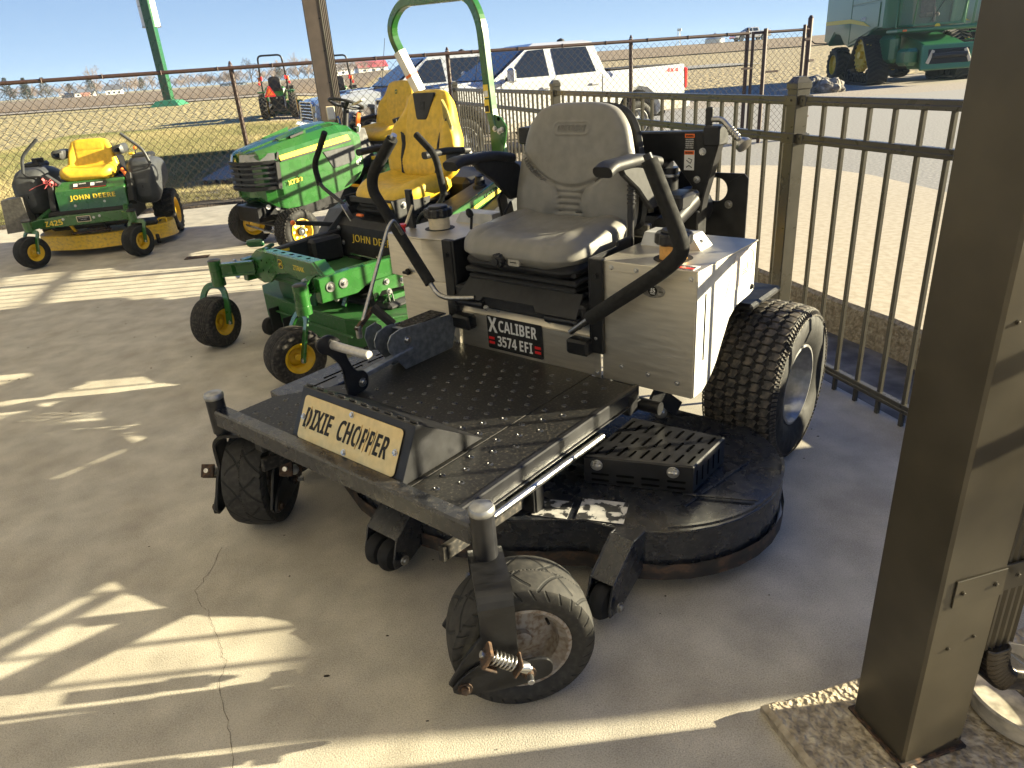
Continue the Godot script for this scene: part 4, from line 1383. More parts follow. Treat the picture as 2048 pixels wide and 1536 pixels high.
	var cu := B.new(X(Vector3(0, 0.945, -1.19), Vector3(-88, 0, 0)))
	var col := rr(0.585, 0.51, 0.13, 12)
	cu.pillow(col, 0.075, 0.045, func(q: Vector2) -> float: return 0.028 * smoothstep(0.1, 0.24, absf(q.x)) * smoothstep(-0.26, -0.1, q.y + 0.02) - 0.014 * smoothstep(0.2, -0.1, absf(q.y + 0.05)) - 0.006 * exp(-pow((absf(q.x) - 0.165 + q.y * 0.05) / 0.006, 2.0)) * smoothstep(-0.2, -0.12, -q.y), 34, 2.2)
	var seat := put(cu, "seat_cushion", M.vinyl, t)
	var kb2 := B.new(X(Vector3(-0.035, 0.925, -0.945)))
	var gear := []
	for i in 60:
		var a := TAU * i / 60
		gear.append(Vector2(cos(a), sin(a)) * (0.027 + 0.002 * cos(a * 12)))
	kb2.prism(gear, 0.0, 0.035, 0.005)
	kb2.prism(disc(0.016, 20), 0.035, 0.008, 0.002)
	put(kb2, "adjuster_knob", M.plastic, seat)
	put(B.new().prism(rr(0.055, 0.03, 0.006), 0, 0.012, 0.002), "weight_gauge", mk(Color(0.4, 0.38, 0.33), 0.5, 0.0, 0.2, 20.0), seat, X(Vector3(0.03, 0.922, -0.95)))
	put(B.new().box(Vector3(0.03, 0.922, -0.937), Vector3(0.03, 0.004, 0.002), 0.0), "gauge_mark", M.ink, seat)
	var half := [0.0, 1.455, 0.1, 1.452, 0.18, 1.43, 0.235, 1.37, 0.262, 1.29, 0.283, 1.2, 0.3, 1.1, 0.3, 1.02, 0.285, 0.975, 0.22, 0.957, 0.0, 0.953]
	var ol := []
	for i in range(0, half.size(), 2):
		ol.append(Vector2(half[i], half[i + 1] - 1.2))
	for i in range(half.size() - 4, 0, -2):
		ol.append(Vector2(-half[i], half[i + 1] - 1.2))
	var ba := B.new(X(Vector3(0.0, 1.2, -1.425), Vector3(-8, 0, 0)))
	var gr := func(d: float, w: float) -> float: return exp(-pow(d / w, 2.0))
	var rel := func(q: Vector2) -> float:
		var x := absf(q.x)
		var arc := -0.075 + 0.13 * pow(x / 0.25, 2.0)
		var z: float = -0.012 * gr.call(q.y - arc, 0.008) * smoothstep(0.285, 0.23, x)
		var below := smoothstep(arc, arc - 0.015, q.y)
		var hx: float = 0.052 + 0.035 * pow((q.y + 0.14) / 0.08, 2.0) if q.y > -0.14 else 0.052 + 0.06 * pow((q.y + 0.14) / 0.09, 2.0)
		z -= 0.013 * gr.call(x - hx, 0.007) * below
		z += 0.016 * smoothstep(hx, hx + 0.06, x) * below * smoothstep(0.3, 0.2, x)
		if x < hx:
			for yv in [-0.095, -0.12, -0.145, -0.17, -0.2]:
				z -= 0.008 * gr.call(q.y - yv, 0.005) * below
		var bx_ := maxf(absf(q.x) - 0.062, 0.0)
		var rd := sqrt(bx_ * bx_ + pow(q.y - 0.155, 2.0)) - 0.024
		z += 0.004 * gr.call(rd, 0.0035)
		return z
	ba.pillow(sm(ol, 9), 0.055, 0.07, rel, 84, 3.0)
	var back := put(ba, "backrest", M.vinyl, t)
	letters("DIXIE CHOPPER", 0.135, 0.026, M.vinyl, back, ba.x * X(Vector3(0, 0.155, 0.055)), true, 0.004, 0.2)
	var shl := B.new(X(Vector3(0.0, 1.2, -1.46), Vector3(-8, 0, 0)))
	shl.prism(sm(ol, 3), -0.05, 0.03, 0.02, true)
	put(shl, "back_shell", M.plastic, back)
	for s in [1.0, -1.0]:
		var ar := B.new()
		ar.sweep(rr(0.08, 0.04, 0.018, 3), bend(P3([0.36 * s, 1.235, -1.42, 0.36 * s, 1.262, -1.3, 0.365 * s, 1.262, -1.09, 0.365 * s, 1.248, -1.05]), 0.05), true)
		var am := put(ar, "armrest", M.plastic, t)
		var sup := B.new(along(Vector3(0.352 * s, 0, 0), Vector3(0, 0, -1), Vector3.UP))
		sup.prism(P2([1.17, 1.25, 1.4, 1.24, 1.47, 1.2, 1.5, 1.1, 1.45, 1.06, 1.4, 1.06, 1.3, 1.15, 1.2, 1.215]), -0.014, 0.028, 0.006)
		put(sup, "support", M.plastic, am)
		put(B.new().bolt(Vector3(0.352 * s + 0.014 * s, 1.13, -1.43), Vector3(s, 0, 0), 0.012), "pivot", M.satin, am)
	var shk := B.new()
	shk.tube(P3([0.335, 0.9, -1.28, 0.335, 1.2, -1.3]), 0.014, 12)
	for k in 6:
		shk.cyl(Vector3(0.335, 1.1 + k * 0.016, -1.295), 0.018, 0.006, 12)
	put(shk, "recliner_strut", M.satin, t)
	var bel := B.new()
	put(B.new().box(Vector3(0.34, 0.93, -1.24), Vector3(0.012, 0.1, 0.12), 0.004), "seat_bracket", M.satin, t)
	bel.tube(P3([0.39, 0.98, -1.45, 0.42, 1.06, -1.62]), 0.045, 14)
	bel.box(Vector3(0.4, 1.07, -1.56), Vector3(0.1, 0.06, 0.16), 0.01)
	put(bel, "air_duct", M.satin, t)
	# --- steering levers
	var rl := put(B.new().tube(bend(P3([0.4, 0.77, -0.9, 0.69, 0.98, -0.9, 0.752, 1.045, -0.9, 0.728, 1.11, -0.9, 0.63, 1.315, -0.9]), 0.07), 0.026, 14), "steering_lever", M.foam, t)
	put(B.new().tube(P3([0.3, 0.695, -0.92, 0.42, 0.785, -0.9]), 0.011, 12), "rod", M.steel, rl)
	put(B.new().tube(P3([0.632, 1.31, -0.9, 0.622, 1.333, -0.9]), 0.014, 12), "tip", M.satin, rl)
	var ll := put(B.new().tube(bend(P3([-0.4, 0.795, -0.9, -0.69, 1.163, -0.9, -0.677, 1.227, -0.9, -0.522, 1.372, -0.9]), 0.06), 0.0235, 14), "steering_lever", M.foam, t)
	put(B.new().tube(bend(P3([-0.42, 0.82, -0.9, -0.365, 0.752, -0.9, -0.32, 0.738, -0.91, -0.2, 0.745, -0.95]), 0.05), 0.0105, 12), "rod", M.steel, ll)
	put(B.new().tube(P3([-0.53, 1.365, -0.9, -0.507, 1.387, -0.9]), 0.012, 12), "tip", M.zinc, ll)
	# --- cutting deck
	var out := []
	for i in 15:
		var a := lerpf(-62.0, 88.0, i / 14.0) * PI / 180
		out.append(Vector2(0.625 + 0.46 * cos(a), -0.945 + 0.46 * sin(a)))
	out.append_array(P2([0.44, -0.345, 0.25, -0.275, 0.1, -0.25]))
	var n0 := out.size()
	for i in range(n0 - 1, -1, -1):
		out.append(Vector2(-out[i].x, out[i].y))
	var dkb := B.new()
	dkb.x = X(Vector3(0, 0.252, 0), Vector3(90, 0, 0))
	dkb.prism(out, 0.0, 0.006, 0.002)
	var flat := []
	var low := []
	for p in out:
		flat.append(Vector3(p.x, 0.247, p.y))
		low.append(Vector3(p.x, 0.105, p.y))
	dkb.x = Transform3D()
	dkb.loft([flat, low], true, false)
	var dk := put(dkb, "cutting_deck", M.deck, t)
	var lip := []
	var lip2 := []
	for p in out:
		var q: Vector2 = p + (p - Vector2(p.x * 0.68, -0.9)).normalized() * 0.012
		lip.append(Vector3(q.x, 0.135, q.y))
		lip2.append(Vector3(q.x, 0.075, q.y))
	put(B.new().loft([lip, lip2], true, false), "skirt_band", M.skirt, dk)
	var sk := B.new()
	sk.x = X(Vector3(0.625, 0.262, -0.945))
	sk.lathe([Vector2(0.452, 0.0), Vector2(0.462, 0.002), Vector2(0.462, 0.012), Vector2(0.452, 0.012)], 24, -0.5, 0.95)
	put(sk, "deck_rim", M.deck, dk)
	put(B.new().bar(P3([0.87, 0.256, -0.72, 0.93, 0.256, -1.1]), 0.012, 0.006), "deck_seam", M.deck, dk)
	put(B.new().bar(P3([0.85, 0.262, -0.78, 1.07, 0.262, -0.88]), 0.01, 0.005), "deck_seam", M.deck, dk)
	var worn := mapped(ramp("worn", 0.012, [[0.36, Color(0.02, 0.02, 0.022)], [0.42, Color(0.1, 0.1, 0.1)], [0.45, Color(0.42, 0.41, 0.39)], [0.8, Color(0.56, 0.54, 0.5)]], 512, 7), 0.6, 0.0, 3.0)
	for q in [[0.52, -0.475, 0.12, 0.1], [0.665, -0.555, 0.155, 0.12]]:
		put(B.new(X(Vector3(q[0], 0.2545, q[1]), Vector3(0, 22, 0))).box(Vector3.ZERO, Vector3(q[2], 0.0014, q[3]), 0.0), "worn_label", worn, dk)
	# slotted belt cover
	var q4 := P2([0.52, -0.665, 0.862, -0.802, 0.862, -1.045, 0.508, -1.01])
	var cv := B.new(X(Vector3(0, 0.36, 0), Vector3(90, 0, 0)))
	cv.prism(q4, 0.0, 0.106, 0.005)
	var cov := put(cv, "belt_cover", M.satin, dk)
	var cp4 := func(u: float, v: float) -> Vector2: return (q4[0] as Vector2).lerp(q4[1], u).lerp((q4[3] as Vector2).lerp(q4[2], u), v)
	for row in 3:
		for k in 9:
			var p: Vector2 = cp4.call(0.07 + k * 0.107, 0.08 + row * 0.31)
			var q: Vector2 = cp4.call(0.07 + k * 0.107, 0.3 + row * 0.31 - (0.06 if (k + row) % 3 == 0 else 0.0))
			put(B.new(Transform3D(Basis((Vector3(q.x - p.x, 0, q.y - p.y)).normalized(), Vector3(0, 0, 0) + Vector3.UP.cross(Vector3(q.x - p.x, 0, q.y - p.y)).normalized() * -1.0, Vector3.UP), Vector3((p.x + q.x) / 2, 0.3604, (p.y + q.y) / 2))).prism(rr(p.distance_to(q), 0.008, 0.0039, 3), 0.0, 0.0012, 0.0), "slot", M.hole, cov)
	var fd := Vector3(0.342, 0, -0.137).normalized()
	var ff := Transform3D(Basis(fd, Vector3.UP, fd.cross(Vector3.UP)), Vector3(0.691, 0.31, -0.7335))
	for row in 2:
		for k in 4:
			put(B.new(ff).prism(rr(0.062, 0.008, 0.0039, 3, Vector2(-0.128 + k * 0.086, -0.014 - row * 0.024)), 0.0004, 0.001, 0.0), "slot", M.hole, cov)
	for k in 5:
		put(B.new().box(Vector3(0.8625, 0.305, -0.83 - k * 0.042), Vector3(0.001, 0.055, 0.008), 0.0), "slot", M.hole, cov)
	for s in [-0.14, 0.118]:
		var wb := B.new(ff * X(Vector3(s, 0.022, 0)))
		wb.prism(disc(0.021, 24), 0.0, 0.004, 0.001)
		wb.prism(rr(0.034, 0.011, 0.004), 0.004, 0.01, 0.003)
		wb.prism(disc(0.008, 12), 0.004, 0.014, 0.002)
		put(wb, "wing_screw", M.zinc, cov)
	var pu := B.new(X(Vector3(0.43, 0.285, -0.8)))
	pu.lathe([Vector2(0.03, 0.0), Vector2(0.092, 0.0), Vector2(0.098, 0.006), Vector2(0.08, 0.02), Vector2(0.098, 0.034), Vector2(0.09, 0.04), Vector2(0.07, 0.03), Vector2(0.03, 0.03), Vector2(0.03, 0.045), Vector2(0, 0.046)], 36)
	put(pu, "pulley", M.grubby, dk)
	for k in 6:
		put(B.new().bolt(Vector3(0.43 + 0.055 * cos(k * 1.047), 0.315, -0.8 + 0.055 * sin(k * 1.047)), Vector3.UP, 0.006), "bolt", M.steel, dk)
	var bel2 := B.new()
	bel2.bar(P3([0.34, 0.3, -0.76, -0.4, 0.3, -0.72]), 0.012, 0.014)
	bel2.bar(P3([0.4, 0.3, -0.89, -0.4, 0.3, -0.95]), 0.012, 0.014)
	put(bel2, "belt", M.rubber, dk)
	var ub2 := B.new()
	ub2.prism(P2([0.418, 0.25, 0.49, 0.25, 0.49, 0.37, 0.42, 0.378]), -0.424, 0.01, 0.003)
	ub2.box(Vector3(0.49, 0.31, -0.445), Vector3(0.01, 0.125, 0.045), 0.003)
	put(ub2, "deck_bracket", M.black, dk)
	var lk := B.new()
	lk.bar(P3([0.46, 0.33, -0.02, 0.45, 0.3, -0.4]), 0.02, 0.05)
	put(lk, "drag_link", M.grubby, dk)
	put(B.new().bar(P3([-0.46, 0.33, -0.02, -0.45, 0.3, -0.4]), 0.02, 0.05), "drag_link", M.grubby, dk)
	# anti-scalp rollers
	var sr := func(c: Vector3, ya: float, n: int) -> void:
		var h := put(roller_bracket(c, ya, n), "roller_bracket", M.deck, t)
		for k in n:
			var b := B.new(X(c, Vector3(0, ya, 0)) * X(Vector3((k - (n - 1) / 2.0) * 0.065, 0, 0), Vector3(0, 0, 90)))
			b.lathe([Vector2(0, -0.03), Vector2(0.03, -0.03), Vector2(0.05, -0.024), Vector2(0.06, -0.01), Vector2(0.0615, 0.0), Vector2(0.06, 0.01), Vector2(0.05, 0.024), Vector2(0.03, 0.03), Vector2(0, 0.03)], 28)
			put(b, "roller", M.rubber, h)
		put(B.new(X(c, Vector3(0, ya, 0))).bolt(Vector3(0.037 * n + 0.02, 0, 0), Vector3(1, 0, 0), 0.012), "bolt", M.steel, h)
	sr.call(Vector3(0.79, 0.085, -0.36), 0.0, 1)
	sr.call(Vector3(0.035, 0.085, -0.14), 0.0, 2)
	sr.call(Vector3(-0.79, 0.085, -0.36), 0.0, 1)
	# --- rear wheels
	var R := 0.321
	var rr0 := func(v: float) -> float: return R * (1.0 - 0.055 * pow(absf(v) / 0.15, 2.6))
	var tb := B.new()
	tb.lathe(tyre_profile(R, 0.165, 0.305, 0.43), 64)
	var lg := B.new()
	var rows := 54
	var pitch := TAU * R / rows
	for i in rows:
		for c in 6:
			var u := (i + (0.5 if c % 2 else 0.0)) * pitch
			var v0 := -0.1125 + c * 0.045
			var a := pitch * 0.45
			var w := 0.0212
			var s := 0.0095
			lug(lg, P2([u - a, v0 - w + s * 0.2, u - a * 0.55, v0 - w - 0.001, u + a * 0.1, v0 - w + s, u + a * 0.75, v0 - w + s * 0.6, u + a, v0 - w * 0.4, u + a * 0.94, v0 + w * 0.6, u + a * 0.55, v0 + w + 0.001, u - a * 0.1, v0 + w - s * 0.6, u - a * 0.75, v0 + w - s, u - a, v0 + w * 0.4]), rr0, 0.01, R)
		for sd in [-1.0, 1.0]:
			for h2 in 2:
				var u := (i + h2 * 0.5) * pitch
				lug(lg, P2([u - 0.006, sd * 0.136, u + 0.006, sd * 0.136, u + 0.007, sd * 0.151, u - 0.005, sd * 0.151]), func(v: float) -> float: return R * (0.955 if absf(v) < 0.14 else 0.9), 0.006, R)
	var tm := mapped(ramp("tt", 0.02, [[0.3, Color(0.022, 0.02, 0.018)], [0.5, Color(0.05, 0.043, 0.036)], [0.8, Color(0.12, 0.098, 0.072)]]), 0.7, 0.0, 6.0)
	for s in [1.0, -1.0]:
		var w := put(rim_mesh(0.165, 0.305, 0.15 if s > 0 else 0.1, 0.05), "rear_wheel", M.rim_grey, t, Transform3D(B.toward(Vector3(s, 0, 0)), Vector3(0.77 * s, 0.331, -1.665)))
		put(tb.mesh() if s > 0 else (t.find_child("tyre", true, false) as MeshInstance3D).mesh, "tyre", M.rubber, w)
		kind(put(lg.mesh(), "tread", tm, w), "stuff")
		put(B.new().tube(P3([0.09, 0.06, 0.07, 0.1, 0.09, 0.08]), 0.007, 8), "valve", M.dark, w)
	var ax := B.new()
	ax.tube(P3([-0.7, 0.331, -1.665, 0.7, 0.331, -1.665]), 0.04, 14)
	ax.box(Vector3(0.5, 0.4, -1.6), Vector3(0.2, 0.16, 0.22), 0.02)
	ax.box(Vector3(-0.5, 0.4, -1.6), Vector3(0.2, 0.16, 0.22), 0.02)
	ax.box(Vector3(0.62, 0.7, -1.6), Vector3(0.3, 0.03, 0.3), 0.01)
	ax.bar(P3([0.62, 0.5, -1.1, 0.5, 0.36, -1.3]), 0.05, 0.05)
	ax.tube(P3([0.5, 0.42, -1.02, 0.62, 0.42, -1.02]), 0.025, 10)
	ax.bar(P3([0.57, 0.46, -1.06, 0.6, 0.34, -1.2]), 0.012, 0.06)
	put(ax, "axle_housing", M.black, t)
	for q in [[0.52, 0.44, -1.0], [0.55, 0.4, -1.05], [0.58, 0.36, -1.1]]:
		put(B.new().bolt(Vector3(q[0], q[1], q[2]), Vector3(0.4, 0, 1), 0.016), "bolt", M.zinc, t)
	# --- engine and folded roll bar behind the seat
	var en := B.new()
	en.box(Vector3(0.0, 0.86, -1.82), Vector3(0.62, 0.24, 0.46), 0.04)
	en.tube(P3([0.26, 0.96, -1.72, 0.26, 1.17, -1.72]), 0.045, 18)
	en.x = X(Vector3(0.33, 1.0, -1.8), Vector3(70, 0, -15))
	en.cyl(Vector3.ZERO, 0.09, 0.13, 28, 0.075, 0.02)
	en.cyl(Vector3(0, 0.07, 0), 0.06, 0.03, 24, 0.04, 0.01)
	en.x = Transform3D()
	en.tube(bend(P3([0.26, 1.16, -1.72, 0.2, 1.19, -1.72, 0.0, 1.17, -1.76, -0.2, 1.12, -1.8]), 0.06), 0.04, 14)
	en.box(Vector3(0.15, 1.02, -1.7), Vector3(0.16, 0.1, 0.12), 0.02)
	var eng := put(en, "engine", M.satin, t)
	var clp := B.new()
	clp.cyl(Vector3(0.26, 1.14, -1.72), 0.049, 0.012, 20)
	clp.cyl(Vector3(0.26, 1.02, -1.72), 0.049, 0.01, 20)
	put(clp, "hose_clamp", M.zinc, eng)
	put(B.new().box(Vector3(0.2, 0.93, -1.58), Vector3(0.12, 0.06, 0.03), 0.006), "bracket_plate", M.steel, eng)
	for q in [[0.33, 0.98, -1.62], [0.17, 0.94, -1.56], [0.36, 1.0, -1.7], [0.24, 0.92, -1.565]]:
		put(B.new().bolt(Vector3(q[0], q[1], q[2]), Vector3(0.2, 0, 1), 0.008), "bolt", M.zinc, eng)
	put(B.new().prism(keyhole([Vector2(-0.3, 0.83), Vector2(0.535, 0.83), Vector2(0.55, 0.85), Vector2(0.55, 1.11), Vector2(0.53, 1.13), Vector2(-0.3, 1.13)], disc(0.05, 24, Vector2(0.41, 1.06))), -1.885, 0.008, 0.001), "rear_guard", M.satin, t)
	put(B.new().bolt(Vector3(0.47, 1.0, -1.877), Vector3(0, 0, 1), 0.012), "bolt", M.steel, t)
	var ro := B.new()
	for s in [1.0, -1.0]:
		var pg := [0.0, 1.312, 0.43, 1.317, 0.5, 1.325, 0.5, 1.29, 0.44, 1.06, 0.415, 0.9, 0.35, 0.9, 0.36, 1.03, 0.385, 1.1, 0.3, 1.2, 0.0, 1.195]
		for i in range(0, pg.size(), 2):
			pg[i] *= s
		ro.prism(P2(pg), -1.75, 0.06, 0.006)
		ro.box(Vector3(0.385 * s, 0.95, -1.715), Vector3(0.085, 0.11, 0.085), 0.006)
		ro.box(Vector3(0.47 * s, 1.3, -1.715), Vector3(0.07, 0.075, 0.09), 0.006)
	var rob := put(ro, "roll_bar", M.black, t)
	for q in [[0.43, 1.24], [0.41, 1.13], [0.39, 0.985], [0.4, 0.94]]:
		put(B.new().bolt(Vector3(q[0], q[1], -1.688), Vector3(0, 0, 1), 0.01), "bolt", M.zinc, rob)
	var pin := B.new()
	pin.tube(bend(P3([0.46, 1.36, -1.7, 0.5, 1.36, -1.7, 0.6, 1.28, -1.66]), 0.02), 0.011, 10)
	pin.x = Transform3D(B.toward(Vector3(0.1, -0.08, 0.04)), Vector3(0.59, 1.288, -1.665))
	for k in 4:
		pin.cyl(Vector3(0, -0.06 + k * 0.014, 0), 0.015, 0.007, 12)
	pin.lathe([Vector2(0, -0.005), Vector2(0.014, 0.0), Vector2(0.03, 0.022), Vector2(0.03, 0.034), Vector2(0, 0.04)], 18)
	put(pin, "locking_pin", M.steel, rob)
	put(B.new().prism(rr(0.03, 0.07, 0.008), -1.72, 0.012, 0.002), "pin_lug", M.black, rob, X(Vector3(0.44, 1.37, 0)))
	for k in 2:
		var yv: float = [1.278, 1.205][k]
		var hh: float = [0.062, 0.078][k]
		var stk := put(B.new().box(Vector3(0.372, yv, -1.689), Vector3(0.044, hh, 0.0016), 0.0), "warning_sticker", M.ink if k == 0 else M.white, rob)
		put(B.new().box(Vector3(0.372, yv + hh / 2 - 0.009, -1.6877), Vector3(0.042, 0.015, 0.0016), 0.0), "sticker_band", M.orange, stk)
		letters("WARNING", 0.034, 0.008, M.ink, stk, X(Vector3(0.372, yv + hh / 2 - 0.009, -1.6866)))
		if k == 0:
			for j in 5:
				letters(["ROPS IS DOWN", "NO PROTECTION", "RAISE ROPS", "WEAR BELT", "USE CARE"][j], 0.034, 0.005, M.white, stk, X(Vector3(0.372, yv + 0.008 - j * 0.008, -1.6878)), false)
		else:
			var pic := B.new(X(Vector3(0.372, yv - 0.008, -1.688)))
			pic.tube(P3([-0.012, -0.02, 0, 0.0, -0.012, 0, 0.013, -0.021, 0]), 0.002, 5)
			pic.tube(P3([-0.012, 0.008, 0, 0.006, -0.004, 0, 0.013, 0.01, 0, -0.004, 0.016, 0]), 0.002, 5)
			put(pic, "pictogram", M.ink, stk)

func roller_bracket(c: Vector3, ya: float, n: int) -> B:
	var b := B.new(X(c, Vector3(0, ya, 0)) * along(Vector3.ZERO, Vector3(0, 0, -1), Vector3.UP))
	var hw := 0.034 * n + 0.006
	for s in [-1.0, 1.0]:
		b.prism(P2([-0.03, -0.03, 0.03, -0.035, 0.17, 0.03, 0.19, 0.165, 0.11, 0.17, -0.01, 0.08, -0.035, 0.0]), s * hw - 0.004, 0.008, 0.002)
	b.prism(P2([-0.01, 0.078, 0.11, 0.168, 0.19, 0.168, 0.19, 0.162, 0.115, 0.16, -0.003, 0.07]), -hw, hw * 2, 0.001)
	return b

# ---------------------------------------------------------------- the green and yellow machines
func emblem(parent: Node, at: Transform3D, s: float, edge: Material, fill: Material, deer: Material) -> void:
	var e := put(B.new().prism(rr(s * 0.86, s, s * 0.2), 0, 0.0015, 0.0), "emblem", edge, parent, at)
	put(B.new().prism(rr(s * 0.74, s * 0.88, s * 0.15), 0.0016, 0.001, 0.0), "field", fill, e)
	var d := [-0.3, -0.26, -0.2, -0.1, -0.24, 0.02, -0.12, 0.1, 0.06, 0.1, 0.14, 0.2, 0.1, 0.36, 0.15, 0.22, 0.22, 0.3, 0.2, 0.18, 0.3, 0.12, 0.2, 0.06, 0.16, -0.02, 0.26, -0.12, 0.3, -0.02, 0.33, -0.08, 0.26, -0.2, 0.1, -0.06, -0.08, -0.06, -0.14, -0.18, -0.24, -0.32]
	for i in d.size():
		d[i] *= s
	put(B.new().prism(P2(d), 0.0027, 0.0008, 0.0), "figure", deer, e)
func ribbed_profile(R: float, r: float, w: float) -> Array:
	var o := tyre_profile(R, r, w, 0.34)
	var a := []
	for p in o:
		if absf(p.y) > w * 0.3:
			a.append(p)
	var lo := []
	var hi := []
	for p in a:
		(lo if p.y < 0 else hi).append(p)
	var m := []
	for k in 7:
		var y := -w * 0.28 + k * w * 0.56 / 6
		var rad := R * (1.0 - 0.035 * pow(y / (w * 0.34), 2.0))
		m.append(Vector2(rad, y))
		if k < 6:
			m.append(Vector2(rad, y + w * 0.07))
			m.append(Vector2(rad - 0.006, y + w * 0.074))
			m.append(Vector2(rad - 0.006, y + w * 0.089))
	return lo + m + hi
func arch_caster(t: Node3D, post: Vector3, hub: Vector3, deg: float, R: float, r: float, w: float, y0: float, paint: Material, flat := false) -> void:
	var fr := X(hub, Vector3(0, deg, 0))
	var wt := put(rim_mesh(r, w, w * 0.36, 0.02), "caster_wheel", M.yellow, t, fr * X(Vector3.ZERO, Vector3(90, 0, 0)))
	put(B.new().lathe(ribbed_profile(R, r, w), 40), "tyre", M.grubby if R > 0.16 and not flat else M.rubber, wt)
	var lp := fr.affine_inverse() * post
	var h := w * 0.5 + 0.022
	var top := y0 - hub.y
	var k := 0.06 if flat else 0.11
	var path := bend(P3([0.0, -0.012, h, lp.x * 0.4, R * 0.75, h, lp.x, top, h * (1.0 if flat else 0.62), lp.x, top, -h * (1.0 if flat else 0.62), lp.x * 0.4, R * 0.75, -h, 0.0, -0.012, -h]), k, 6)
	var fo := put(B.new(fr).bar(path, 0.016, 0.042), "caster_fork", paint, t)
	for s in [1.0, -1.0]:
		put(B.new(fr).bolt(Vector3(0, 0, (h + 0.008) * s), Vector3(0, 0, s), 0.011), "axle_bolt", M.zinc, fo)
func steer_lever(t: Node3D, pts: Array, n: int, m: Material, rad := 0.017) -> void:
	var p := P3(pts)
	var whole := bend(p, 0.06)
	var l := put(B.new().tube(whole, rad * 0.68, 10), "steering_lever", M.satin, t)
	put(B.new().tube(bend(p.slice(0, n), 0.06), rad, 12), "grip", m, l)
func plain_tyre(R: float, r: float, w: float, cols: int, rows: int, lh: float, chevron := false) -> Array:
	var a := B.new()
	a.lathe(tyre_profile(R - lh, r, w, 0.42), 48)
	var b := B.new()
	var pitch := TAU * R / rows
	var prof := func(v: float) -> float: return (R - lh) * (1.0 - 0.05 * pow(absf(v) / (w * 0.5), 3.0))
	for i in rows:
		if chevron:
			for s in [-1.0, 1.0]:
				var u: float = (i + (0.5 if s > 0 else 0.0)) * pitch
				lug(b, P2([u - pitch * 0.2, 0.02 * w * s, u + pitch * 0.18, -0.04 * w * s, u + pitch * 0.95, 0.5 * w * s, u + pitch * 0.5, 0.5 * w * s]), prof, lh, R)
			continue
		for c in cols:
			var u := (i + (0.5 if c % 2 else 0.0)) * pitch
			var cw := w * 0.9 / cols
			var v := -w * 0.45 + (c + 0.5) * cw
			lug(b, P2([u - pitch * 0.4, v - cw * 0.4, u + pitch * 0.3, v - cw * 0.44, u + pitch * 0.42, v + cw * 0.3, u - pitch * 0.3, v + cw * 0.44]), prof, lh, R)
	return [a.mesh(), b.mesh()]
func wheel(t: Node3D, at: Vector3, side: float, ty: Array, r: float, w: float, dish: float, rim: Material, name_ := "rear_wheel") -> MeshInstance3D:
	var o := put(rim_mesh(r, w, dish, r * 0.28), name_, rim, t, Transform3D(B.toward(Vector3(side, 0, 0)), at))
	put(ty[0], "tyre", M.rubber, o)
	kind(put(ty[1], "tread", M.grubby, o), "stuff")
	return o

